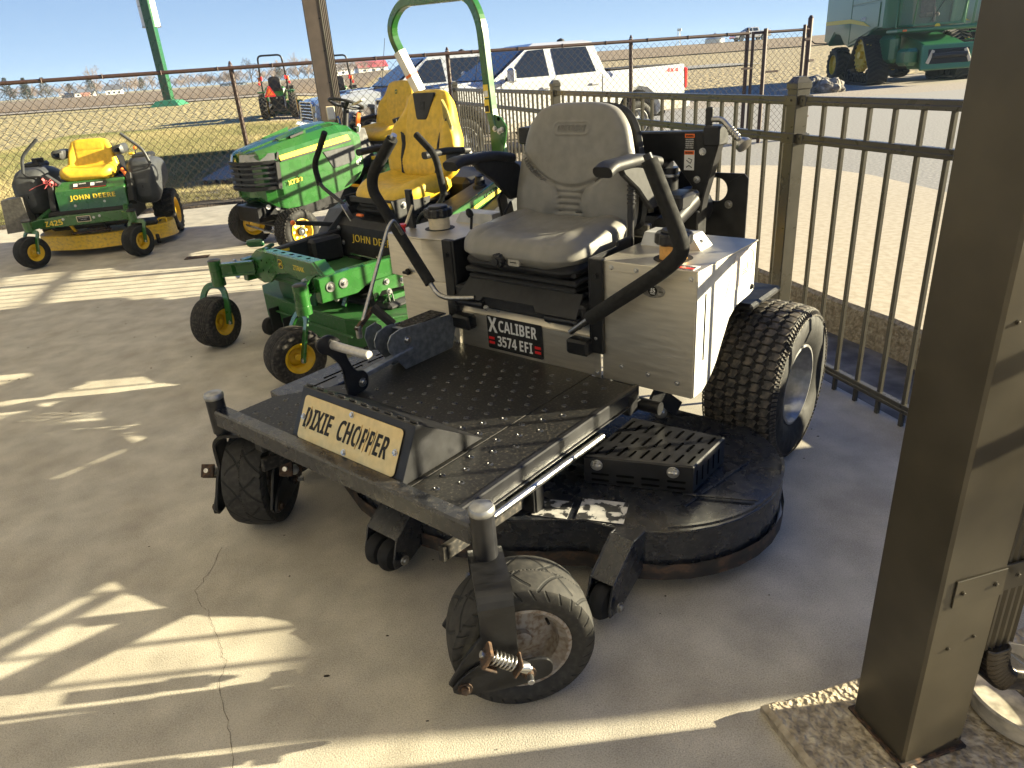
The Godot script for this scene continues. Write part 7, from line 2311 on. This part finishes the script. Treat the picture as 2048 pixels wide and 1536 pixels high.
func combine(label: String, at: Transform3D) -> Node3D:
	var t := thing("combine_harvester", label, "combine harvester", at, "green combine harvesters on the gravel lot")
	# local: +z forward, +x to the viewer's right; front axle at the origin
	var side := P2([-1.6, 1.5, -1.0, 1.6, 0.0, 1.95, 0.5, 2.0, 0.9, 2.0, 0.9, 3.7, -4.9, 3.9, -5.2, 3.4, -5.2, 1.7, -4.7, 1.5, -4.3, 1.75, -3.9, 1.95, -3.4, 1.9, -2.9, 1.55, -2.4, 1.4])
	for i in side.size():
		side[i].x = -side[i].x
	var b := B.new(along(Vector3(-1.55, 0, 0), Vector3(0, 0, -1), Vector3.UP))
	b.prism(side, 0.0, 3.1, 0.05)
	var body := put(b, "body", M.far_green, t)
	for s in [1.0, -1.0]:
		var pb := B.new(along(Vector3(1.552 * s, 0, 0), Vector3(0, 0, -1), Vector3.UP))
		var z0 := 0.0 if s > 0 else -0.03
		pb.prism(P2([-0.5, 2.1, 1.2, 1.75, 2.2, 1.55, 2.2, 2.95, -0.5, 2.95]), z0, 0.03, 0.02)
		pb.prism(P2([-0.5, 3.0, 2.2, 3.0, 2.2, 3.7, -0.5, 3.7]), z0, 0.03, 0.02)
		pb.prism(P2([2.26, 1.5, 2.9, 1.7, 3.3, 2.0, 4.0, 2.05, 4.6, 1.6, 5.15, 1.7, 5.15, 3.4, 4.9, 3.85, 2.26, 3.8]), z0, 0.04, 0.02)
		put(pb, "side_panel", M.far_green, body)
		put(B.new(along(Vector3((1.59) * s, 0, 0), Vector3(0, 0, -1), Vector3.UP)).prism(P2([0.2, 2.12, 2.2, 2.32, 5.1, 2.36, 5.1, 2.52, 2.2, 2.48, 0.9, 2.32]), -0.01, 0.02, 0.0), "stripe", M.decal_yellow, body)
		letters("S780", 0.42, 0.12, M.white, body, along(Vector3(1.6 * s, 2.42, -0.9), Vector3(0, 0, -1 * s), Vector3.UP), true, 0.004, 0.15)
	put(B.new().box(Vector3(0, 3.95, -2.4), Vector3(2.9, 0.5, 4.0), 0.1), "grain_tank", M.far_green, t)
	# cab
	var lo := P3([-0.85, 2.05, 1.9, 0.85, 2.05, 1.9, 0.95, 2.05, 0.9, -0.95, 2.05, 0.9])
	var hi := P3([-0.9, 3.7, 2.25, 0.9, 3.7, 2.25, 1.0, 3.7, 0.9, -1.0, 3.7, 0.9])
	var gl := StandardMaterial3D.new()
	gl.albedo_color = Color(0.5, 0.56, 0.55, 0.3)
	gl.transparency = BaseMaterial3D.TRANSPARENCY_ALPHA
	gl.roughness = 0.03
	var cab := put(B.new().loft([P3([-0.88, 1.98, 1.92, 0.88, 1.98, 1.92, 0.98, 1.98, 0.9, -0.98, 1.98, 0.9]), P3([-0.86, 2.06, 1.92, 0.86, 2.06, 1.92, 0.96, 2.06, 0.9, -0.96, 2.06, 0.9])], false), "cab", M.far_green, t)
	put(B.new().loft([lo, hi], false, false), "cab_glass", gl, cab)
	var fr := B.new()
	for s in [1.0, -1.0]:
		fr.bar(P3([0.87 * s, 2.05, 1.9, 0.92 * s, 3.7, 2.25]), 0.05, 0.05)
		fr.bar(P3([0.96 * s, 2.05, 0.95, 1.0 * s, 3.7, 0.95]), 0.12, 0.1)
	fr.box(Vector3(0, 3.85, 1.5), Vector3(2.1, 0.3, 1.7), 0.1)
	put(fr, "cab_frame", M.far_green, cab)
	var inn := B.new()
	inn.box(Vector3(0, 2.35, 1.2), Vector3(0.55, 0.16, 0.5), 0.05)
	inn.box(Vector3(0, 2.75, 1.0), Vector3(0.5, 0.7, 0.14), 0.05)
	inn.bar(P3([0, 2.1, 1.6, 0, 2.6, 1.5]), 0.08, 0.08)
	inn.box(Vector3(0, 2.9, 0.86), Vector3(1.8, 1.6, 0.04), 0.0)
	put(inn, "seat_and_console", mk(Color(0.1, 0.085, 0.07), 0.7, 0.0, 0.2, 1.0), cab)
	put(B.new().bar(P3([-0.3, 2.1, 1.96, 0.25, 3.2, 2.2]), 0.03, 0.02), "wiper", M.dark, cab)
	for s in [1.0, -1.0]:
		put(B.new(X(Vector3(1.45 * s, 3.2, 2.1), Vector3(0, 10 * s, 0))).box(Vector3.ZERO, Vector3(0.26, 0.6, 0.1), 0.05), "mirror", M.dark, cab)
		put(B.new().bar(P3([0.95 * s, 3.6, 2.1, 1.4 * s, 3.55, 2.1]), 0.03, 0.03), "mirror_arm", M.dark, cab)
	put(B.new(Transform3D(B.toward(Vector3(0, 0, 1)), Vector3(0, 1.93, 1.94))).cyl(Vector3.ZERO, 0.1, 0.03, 20), "round_badge", M.decal_yellow, cab)
	put(B.new().box(Vector3(0, 1.86, 1.5), Vector3(2.9, 0.14, 1.0), 0.04), "front_deck", M.far_green, t)
	put(B.new().box(Vector3(-1.2, 1.86, 2.02), Vector3(0.14, 0.07, 0.04), 0.01), "marker_lamp", M.orange, t)
	for k in 5:
		put(B.new().box(Vector3(1.5, 0.9 + k * 0.26, 1.75), Vector3(0.5, 0.03, 0.2), 0.01), "ladder_step", M.far_green, t)
	var rl := B.new()
	for k in 4:
		rl.tube(bend(P3([1.0 + k * 0.3, 1.95, 1.9, 1.0 + k * 0.3, 2.9, 1.95, 1.25 + k * 0.3, 2.9, 1.95, 1.25 + k * 0.3, 1.95, 1.9]), 0.08), 0.018, 6)
	rl.tube(P3([-1.5, 1.95, 1.9, -1.5, 2.95, 1.9, -1.1, 3.0, 1.9]), 0.018, 6)
	put(rl, "hand_rail", M.far_green, t)
	# feeder house
	var fh := B.new(along(Vector3(-0.72, 0, 0), Vector3(0, 0, 1), Vector3.UP) * Transform3D(Basis(Vector3(1, 0, 0), Vector3(0, 1, 0), Vector3(0, 0, -1)), Vector3.ZERO))
	fh.prism(P2([0.6, 1.1, 0.6, 1.75, 2.0, 1.5, 3.0, 1.25, 3.0, 0.5, 1.6, 0.5]), 0.0, 1.44, 0.03)
	var fo := put(fh, "feeder_house", M.far_green, t)
	put(B.new(X(Vector3(0, 0.9, 3.02), Vector3(-8, 0, 0))).box(Vector3.ZERO, Vector3(1.9, 0.86, 0.16), 0.03), "feeder_frame", M.far_green, fo)
	put(B.new(X(Vector3(0, 0.92, 3.06), Vector3(-8, 0, 0))).box(Vector3.ZERO, Vector3(1.45, 0.5, 0.12), 0.02), "feeder_mouth", M.dark, fo)
	put(B.new().tube(P3([-0.6, 0.95, 3.14, 0.6, 0.95, 3.14]), 0.1, 14), "feeder_drum", M.satin, fo)
	for s in [1.0, -1.0]:
		put(B.new(X(Vector3(0.66 * s, 0.92, 3.13), Vector3(-8, 0, 24 * s))).box(Vector3.ZERO, Vector3(0.12, 0.48, 0.03), 0.01), "worn_edge", M.cream, fo)
	put(B.new().box(Vector3(-1.1, 0.95, 2.3), Vector3(0.5, 0.6, 0.9), 0.12), "gear_case", M.far_green, t)
	put(B.new().box(Vector3(-1.25, 1.25, 1.0), Vector3(0.4, 1.0, 1.3), 0.15), "track_guard", M.far_green, t)
	put(B.new().box(Vector3(0, 0.75, 0.0), Vector3(2.4, 0.5, 0.7), 0.1), "axle", M.dark, t)
	# tracks
	for s in [1.0, -1.0]:
		var tr := thing_part("track", t, X(Vector3(1.66 * s, 0, 0.1)))
		var loop := bend(P3([0, 0.06, 0.3, 0, 0.06, 1.15, 0, 0.5, 1.2, 0, 1.72, 0.25, 0, 1.72, -0.3, 0, 0.5, -1.2, 0, 0.06, -1.15, 0, 0.06, 0.3]), 0.3, 6)
		put(B.new().sweep([Vector2(-0.38, -0.03), Vector2(0.38, -0.03), Vector2(0.38, 0.03), Vector2(-0.38, 0.03)], loop, false, false), "belt", M.rubber, tr)
		var lg := B.new()
		var acc := 0.0
		var nxt := 0.0
		for i in loop.size() - 1:
			var p: Vector3 = loop[i]
			var q: Vector3 = loop[i + 1]
			var l := p.distance_to(q)
			while nxt < acc + l:
				var c := p.lerp(q, (nxt - acc) / l)
				var d := (q - p).normalized()
				var n := Vector3(1, 0, 0).cross(d)
				if n.dot(c - Vector3(0, 0.8, 0)) < 0:
					n = -n
				for w in [1.0, -1.0]:
					lg.x = Transform3D(Basis(Vector3(1, 0, 0), d, Vector3(1, 0, 0).cross(d)), c + n * 0.045) * Transform3D(Basis(Vector3(0, 0, 1), -0.5 * w), Vector3(0.19 * w, 0, 0))
					lg.box(Vector3.ZERO, Vector3(0.4, 0.055, 0.05), 0.01)
				nxt += 0.17
			acc += l
		put(lg, "tread", M.grubby, tr)
		var dr := B.new(Transform3D(B.toward(Vector3(s, 0, 0)), Vector3(0.2 * s, 1.1, 0)))
		dr.lathe([Vector2(0, -0.1), Vector2(0.5, -0.1), Vector2(0.5, 0.1), Vector2(0.42, 0.12), Vector2(0.36, 0.02), Vector2(0.16, 0.02), Vector2(0.14, 0.16), Vector2(0, 0.16)], 28)
		for k in 20:
			dr.x = Transform3D(B.toward(Vector3(s, 0, 0)), Vector3(0.2 * s, 1.1, 0)) * Transform3D(Basis(Vector3.UP, k * TAU / 20), Vector3.ZERO)
			dr.box(Vector3(0.55, 0, 0), Vector3(0.14, 0.18, 0.07), 0.01)
		put(dr, "drive_wheel", M.yellow, tr)
		for z in [-0.95, -0.42, 0.0, 0.42, 0.95]:
			var rw := B.new(Transform3D(B.toward(Vector3(s, 0, 0)), Vector3(0.24 * s, 0.34 if absf(z) > 0.9 else 0.26, z)))
			var r := 0.25 if absf(z) > 0.9 else 0.19
			rw.lathe([Vector2(0, -0.1), Vector2(r, -0.1), Vector2(r, 0.08), Vector2(r * 0.75, 0.1), Vector2(r * 0.7, 0.03), Vector2(r * 0.3, 0.03), Vector2(r * 0.25, 0.1), Vector2(0, 0.1)], 20)
			put(rw, "road_wheel", M.rubber, tr)
	var ty := plain_tyre(0.72, 0.4, 0.6, 0, 18, 0.05, true)
	for s in [1.0, -1.0]:
		wheel(t, Vector3(1.35 * s, 0.72, -3.75), s, ty, 0.4, 0.6, 0.12, M.yellow)
	put(B.new().tube(bend(P3([-1.5, 1.6, -4.9, -2.1, 1.65, -4.9, -2.5, 2.0, -4.9, -2.5, 2.2, -4.9]), 0.1), 0.025, 8), "beacon_arm", M.dark, t)
	put(B.new(X(Vector3(-2.5, 2.15, -4.9))).lathe([Vector2(0, 0), Vector2(0.1, 0.0), Vector2(0.16, 0.15), Vector2(0.16, 0.26), Vector2(0, 0.28)], 16), "rear_beacon", M.plastic, t)
	put(B.new().box(Vector3(-2.5, 2.2, -4.74), Vector3(0.16, 0.16, 0.1), 0.03), "amber_lamp", M.orange, t)
	return t
func thing_part(called: String, t: Node3D, at: Transform3D) -> Node3D:
	var o := Node3D.new()
	o.name = called
	o.transform = at
	t.add_child(o, true)
	return o

# ---------------------------------------------------------------- far things
func bare_tree(h: float, spread: float, sd: int) -> Array:
	var rng := RandomNumberGenerator.new()
	rng.seed = sd
	var b := B.new()
	var tr := B.new()
	tr.tube(P3([0, -0.3, 0, h * 0.01, h * 0.2, 0, 0, h * 0.4, h * 0.01]), h * 0.022, 6, true, [1.25, 0.9, 0.65])
	var stack := []
	for k in 7:
		stack.append([Vector3(0, h * rng.randf_range(0.16, 0.4), 0), Vector3(rng.randf_range(-1, 1) * spread, rng.randf_range(0.7, 1.4), rng.randf_range(-1, 1) * spread).normalized(), h * rng.randf_range(0.26, 0.4), h * 0.011, 0])
	while stack.size() > 0:
		var s: Array = stack.pop_back()
		var e: Vector3 = s[0] + s[1] * s[2]
		var side: Vector3 = s[1].cross(Vector3(0.3, 0.1, 1)).normalized()
		var o2: Vector3 = side.cross(s[1]).normalized()
		var r: float = s[3]
		for i in 3:
			var u := (side * cos(i * 2.094) + o2 * sin(i * 2.094)) * r
			var w := (side * cos(i * 2.094 + 2.094) + o2 * sin(i * 2.094 + 2.094)) * r
			b.face([s[0] + u, s[0] + w, e + w * 0.55, e + u * 0.55], u + w)
		if s[4] < 4:
			for k in (3 if s[4] < 3 else 4):
				var d: Vector3 = (s[1] + Vector3(rng.randf_range(-1, 1), rng.randf_range(-0.35, 0.75), rng.randf_range(-1, 1)) * 0.75).normalized()
				stack.append([(s[0] as Vector3).lerp(e, rng.randf_range(0.45, 1.0)), d, s[2] * rng.randf_range(0.5, 0.75), maxf(r * 0.55, h * 0.0022), s[4] + 1])
	return [tr.mesh(), b.mesh()]
func fir_tree(h: float, w: float, sd: int) -> Array:
	var rng := RandomNumberGenerator.new()
	rng.seed = sd
	var b := B.new()
	for k in 900:
		var f := pow(rng.randf(), 0.75)
		var y := h * (0.06 + 0.94 * f)
		var rad := w * 0.5 * pow(1.0 - f, 0.75) * (0.75 + 0.25 * sin(f * 40.0)) + 0.05
		var a := rng.randf() * TAU
		var rr_ := rad * sqrt(rng.randf_range(0.15, 1.0)) * (1.0 + 0.16 * sin(a * 3.0 + sd))
		var c := Vector3(cos(a) * rr_, y, sin(a) * rr_)
		var d := Vector3(cos(a), rng.randf_range(-0.5, 0.2), sin(a)) * h * 0.075
		var sw := Vector3(-sin(a), rng.randf_range(-0.4, 0.4), cos(a)) * h * 0.03
		b.face([c - sw, c + sw, c + d], Vector3(cos(a), 0.6, sin(a)))
	return [B.new().tube(P3([0, -0.3, 0, 0, h * 0.7, 0]), h * 0.02, 6, true, [1.2, 0.3]).mesh(), b.mesh()]
func far_things() -> void:
	var bark := mk(Color(0.13, 0.1, 0.08), 1.0, 0.0, 0.0)
	var twig := mk(Color(0.2, 0.155, 0.125), 1.0, 0.0, 0.0)
	var fir := mk(Color(0.04, 0.055, 0.026), 1.0, 0.0, 0.3, 0.4)
	var fir2 := mk(Color(0.075, 0.08, 0.036), 1.0, 0.0, 0.3, 0.4)
	var rust := mk(Color(0.1, 0.07, 0.035), 1.0, 0.0, 0.3, 0.4)
	var place := func(ms: Array, x: float, z: float, called: String, label: String, m: Material, grp: String) -> void:
		var t := thing(called, label, "tree", X(Vector3(x, terr(x, z), z), Vector3(0, x * 37.0, 0)), grp)
		put(ms[0], "trunk", bark, t)
		put(ms[1], "crown", m, t)
	for q in [[-98.5, -160, 6.0, 4.2, 0, "dark fir at the far left end of the distant tree row"], [-96.2, -162, 5.0, 3.2, 0, "narrow dark fir, second from the left in the distant row"], [-93.6, -158, 5.6, 3.2, 0, "dark fir, third from the left in the distant row"], [-91.0, -160, 5.4, 4.2, 1, "paler green fir at the right end of the left-hand row"], [-88.6, -165, 3.6, 4.0, 2, "round rusty-brown evergreen beside the white house"], [-87.2, -171, 5.2, 3.7, 0, "dark pointed fir right of the rusty-brown evergreen"], [-75.6, -170, 3.9, 2.9, 1, "small lone green fir left of the sign pole"], [-48.3, -180, 4.6, 4.0, 0, "dark fir behind the small tractor's roll bar"]]:
		place.call(fir_tree(q[2] * 0.78, q[3] * 0.95, int(q[0] * 7)), q[0], q[1], "fir_tree", q[5], [fir, fir2, rust][q[4]], "evergreens on the horizon")
	var i := 0
	for q in [[-92.8, -184, 7.4, "tall bare tree rising above the fence rail at the left"], [-84.5, -182, 5.0, "bare tree between the white house and the pointed fir"], [-81.0, -178, 5.2, "bare tree above the pale shed"], [-78.2, -181, 4.8, "bare tree just left of the lone fir"], [-56.3, -185, 6.2, "bare tree left of the small tractor's roll bar"], [-45.8, -187, 6.6, "bare tree right of the small tractor's roll bar"], [-42.6, -184, 5.2, "bare tree beside the far column"], [-51.5, -188, 5.6, "bare tree seen through the small tractor's roll bar"], [-70.5, -183, 4.2, "low bare tree behind the sign pole"], [-62.0, -186, 4.6, "low bare tree right of the sign pole"]]:
		i += 1
		place.call(bare_tree(q[2] * 0.88, 0.9, 40 + i), q[0], q[1], "bare_tree", q[3], twig, "bare trees on the horizon")
	# far woodland that reads as one brown band
	var rng := RandomNumberGenerator.new()
	rng.seed = 21
	var mm := MultiMesh.new()
	mm.transform_format = MultiMesh.TRANSFORM_3D
	mm.mesh = bare_tree(3.4, 1.2, 5)[1]
	mm.instance_count = 240
	for k in 240:
		var x := rng.randf_range(-150, -30)
		var z := -rng.randf_range(192, 225)
		mm.set_instance_transform(k, Transform3D(Basis(Vector3.UP, rng.randf() * TAU).scaled(Vector3.ONE * rng.randf_range(0.6, 1.15)), Vector3(x, terr(x, z), z)))
	var mi := MultiMeshInstance3D.new()
	mi.multimesh = mm
	mi.name = "woodland"
	mi.material_override = mk(Color(0.19, 0.145, 0.125), 1.0, 0.0, 0.0)
	add_child(mi)
	tag(kind(mi, "stuff"), "brown leafless woodland along the horizon behind the single trees", "woodland")
	# houses and barn
	for q in [[-91.4, -176, 4.2, 1.0, 0.7, "white bungalow with a grey roof beside the rusty-brown evergreen", Color(0.7, 0.7, 0.7), Color(0.16, 0.17, 0.2)], [-83.8, -174, 3.4, 1.1, 0.8, "white house with a dark roof between bare trees", Color(0.7, 0.7, 0.68), Color(0.1, 0.1, 0.11)], [-95.0, -175, 2.8, 0.7, 0.4, "low cream shed between the firs and the white bungalow", Color(0.62, 0.57, 0.5), Color(0.3, 0.26, 0.24)], [-87.2, -168, 1.6, 0.6, 0.35, "tiny rust-red shed below the pointed fir", Color(0.4, 0.2, 0.14), Color(0.35, 0.18, 0.13)], [-62.5, -190, 6.0, 0.6, 0.25, "long low building with a blue roof near the fence post", Color(0.2, 0.25, 0.33), Color(0.12, 0.2, 0.34)], [-40.5, -215, 6.0, 1.6, 1.2, "white farm building with a shallow roof right of the far column", Color(0.72, 0.72, 0.72), Color(0.68, 0.68, 0.7)], [-33.8, -225, 8.5, 1.5, 1.7, "long barn with a bright red roof left of the white pickup's windscreen", Color(0.66, 0.64, 0.62), Color(0.42, 0.05, 0.06)]]:
		var h := thing("house" if q[2] < 5.5 else "barn", q[5], "building", X(Vector3(q[0], terr(q[0], q[1]) - 0.2, q[1]), Vector3(0, 22, 0)), "buildings on the horizon")
		put(B.new().box(Vector3(0, q[3] / 2 + 0.1, 0), Vector3(q[2], q[3] + 0.2, q[2] * 0.6), 0.0), "wall", mk(q[6], 0.7, 0.0, 0.0), h)
		var rf := B.new(along(Vector3(-q[2] / 2 - 0.15, 0, 0), Vector3(0, 0, -1), Vector3.UP))
		rf.prism(P2([-q[2] * 0.36, q[3] + 0.1, 0, q[3] + q[4] + 0.1, q[2] * 0.36, q[3] + 0.1]), 0.0, q[2] + 0.3, 0.0)
		put(rf, "roof", mk(q[7], 0.6, 0.0, 0.0), h)
		for k in 3:
			put(B.new().box(Vector3((k - 1) * q[2] * 0.3, q[3] * 0.55, q[2] * 0.3 + 0.02), Vector3(q[2] * 0.1, q[3] * 0.35, 0.03), 0.0), "window", M.glass, h)
	# green pylon
	var p := thing("sign_pole", "tall green steel sign pole on a flared base out on the lawn", "sign pole", X(Vector3(-16.6, terr(-16.6, -40) - 0.05, -40)))
	put(B.new().box(Vector3(0, 5.0, 0), Vector3(0.42, 10.0, 0.42), 0.02), "shaft", M.green_dark, p)
	put(B.new().loft([P3([-0.75, 0, -0.75, 0.75, 0, -0.75, 0.75, 0, 0.75, -0.75, 0, 0.75]), P3([-0.5, 0.26, -0.5, 0.5, 0.26, -0.5, 0.5, 0.26, 0.5, -0.5, 0.26, 0.5]), P3([-0.22, 0.3, -0.22, 0.22, 0.3, -0.22, 0.22, 0.3, 0.22, -0.22, 0.3, 0.22])], false), "base", mk(Color(0.04, 0.2, 0.1), 0.5, 0.0, 0.1, 0.5), p)
	put(B.new().cyl(Vector3(-0.1, 6.3, -0.3), 0.42, 5.2, 28), "sign_drum", M.white, p)
	put(B.new().cyl(Vector3(-0.1, 4.6, -0.3), 0.425, 0.03, 28), "drum_band", M.steel, p)
	put(B.new().cyl(Vector3(-0.1, 3.7, -0.3), 0.45, 0.06, 28), "drum_rim", M.steel, p)
	# boulders
	for q in [[11.75, -28.2, 0.52, "pale grey boulder by the gate, the upper and left one"], [12.3, -27.6, 0.42, "pale grey boulder in front, the lower and right one"]]:
		var n := FastNoiseLite.new()
		n.seed = int(q[0] * 10)
		n.frequency = 0.9
		n.fractal_octaves = 4
		var rings := []
		for a in 15:
			var ring := []
			var th := lerpf(-1.35, 1.5, a / 14.0)
			for c in 24:
				var ph := TAU * c / 24
				var d := Vector3(cos(th) * cos(ph) * 1.25, sin(th) * 0.8, cos(th) * sin(ph))
				ring.append(d * q[2] * (1.0 + 0.42 * n.get_noise_3dv(d * 1.3)))
			rings.append(ring)
		tag(put(B.new().loft(rings, false), "boulder", M.rock, null, X(Vector3(q[0], q[2] * 0.35, q[1]))), q[3], "boulder", "boulders beside the gate")
	# grain bin and mast on the ridge
	var gx := 96.0
	var gb := thing("grain_bin", "grey grain bin on the ridge above the fence, right of the mast", "grain bin", X(Vector3(gx, terr(gx, -330) - 1.0, -330)))
	put(B.new().cyl(Vector3(0, 2, 0), 4.0, 5.0, 24), "wall", M.rim_grey, gb)
	put(B.new(X(Vector3(0, 4.5, 0))).lathe([Vector2(4.2, 0), Vector2(0.4, 2.2), Vector2(0, 2.4)], 24), "roof", M.rim_grey, gb)
	var ms := thing("lattice_mast", "thin lattice mast on the ridge above the white pickup's bed", "mast", X(Vector3(98.0, terr(98, -400) - 1.0, -400)))
	var lb := B.new()
	for s in [[-1, -1], [1, -1], [0, 1]]:
		lb.tube([Vector3(s[0] * 1.6, 0, s[1] * 1.6), Vector3(s[0] * 0.5, 11, s[1] * 0.5)], 0.12, 5)
	for k in 5:
		lb.tube([Vector3(-1.5 + k * 0.2, k * 2.2, 1), Vector3(1.3 - k * 0.2, k * 2.2 + 2.0, 1)], 0.08, 4)
	put(lb, "frame", M.steel, ms)
	put(B.new().box(Vector3(0, 11, 0), Vector3(1.8, 1.2, 1.8), 0.1), "head", M.steel, ms)

func background() -> void:
	var r := -65.7
	pickup("nearer white crew-cab pickup with red tail lamp, broadside behind the picket fence", X(Vector3(0.85, 0.0, -15.6), Vector3(0, r, 0)), 1)
	pickup("farther white pickup with shade-darkened paint and striped chrome grille, partly behind the far steel column", X(Vector3(-1.25, 0.0, -18.1), Vector3(0, r, 0)), 0)
	var ct := compact_tractor("small green tractor seen from behind, with an orange slow-vehicle triangle, left of the far column", X(Vector3(-7.72, terr(-7.72, -28.0), -28.0), Vector3(0, 190, 0)))
	dup(ct, "compact_tractor", "small tractor hidden behind the far column but for its black roll bar", X(Vector3(-5.55, terr(-5.55, -28.6), -28.6), Vector3(0, 188, 0)))
	var cm := combine("green combine harvester on rubber tracks standing beyond the gate, nearer of two", X(Vector3(16.9, 0.0, -31.0), Vector3(0, -4, 0)))
	dup(cm, "combine_harvester", "second green combine harvester, mostly hidden behind the first and the near column", X(Vector3(22.8, 0.0, -34.0), Vector3(0, -6, 0)))
	var far := dup(get_node("pickup_truck"), "pickup_truck", "distant pickup driving along the ridge road, tiny on the skyline", X(Vector3(43.0, terr(43, -128), -128), Vector3(0, -80, 0)), "vehicles on the ridge")
	far.set_meta("group", "vehicles on the ridge")

func _ready() -> void:
	var cam := Camera3D.new()
	cam.name = "camera"
	cam.fov = 56.83
	cam.near = 0.05
	cam.far = 1500.0
	cam.position = Vector3(0, 1.6, 0)
	cam.rotation_degrees = Vector3(-24.0, 0.0, -4.2)
	add_child(cam)
	cam.current = true
	var we := WorldEnvironment.new()
	we.name = "environment"
	var e := Environment.new()
	var sky := Sky.new()
	var sm_ := ProceduralSkyMaterial.new()
	sm_.sky_top_color = Color(0.16, 0.36, 0.66)
	sm_.sky_horizon_color = Color(0.67, 0.8, 0.92)
	sm_.sky_curve = 0.16
	sm_.ground_horizon_color = Color(0.5, 0.45, 0.36)
	sm_.ground_bottom_color = Color(0.3, 0.26, 0.2)
	sm_.sky_energy_multiplier = 1.0
	sky.sky_material = sm_
	e.sky = sky
	e.background_mode = Environment.BG_SKY
	e.background_energy_multiplier = SKY_E
	e.tonemap_mode = Environment.TONE_MAPPER_LINEAR
	e.tonemap_exposure = EXPO
	e.sdfgi_enabled = true
	e.ssao_enabled = true
	e.ssil_enabled = true
	e.fog_enabled = true
	e.fog_density = 0.0004
	e.fog_light_color = Color(0.78, 0.86, 0.94)
	we.environment = e
	add_child(we)
	var sun := DirectionalLight3D.new()
	sun.name = "sun"
	sun.light_energy = 1.6
	sun.light_color = Color(1.0, 0.95, 0.8)
	sun.light_angular_distance = 0.5
	sun.shadow_enabled = true
	var el := deg_to_rad(13.6)
	var az := deg_to_rad(3.5)
	var to := Vector3(cos(el) * cos(az), sin(el), -cos(el) * sin(az))
	sun.basis = Basis.looking_at(-to, Vector3.UP)
	add_child(sun)
	materials()
	ground_and_pads()
	columns()
	chain_fence()
	picket_fence()
	added_shade_crate()
	canopy()
	main_mower()
	ztrak_mower()
	garden_tractor()
	small_mower()
	background()
	far_things()
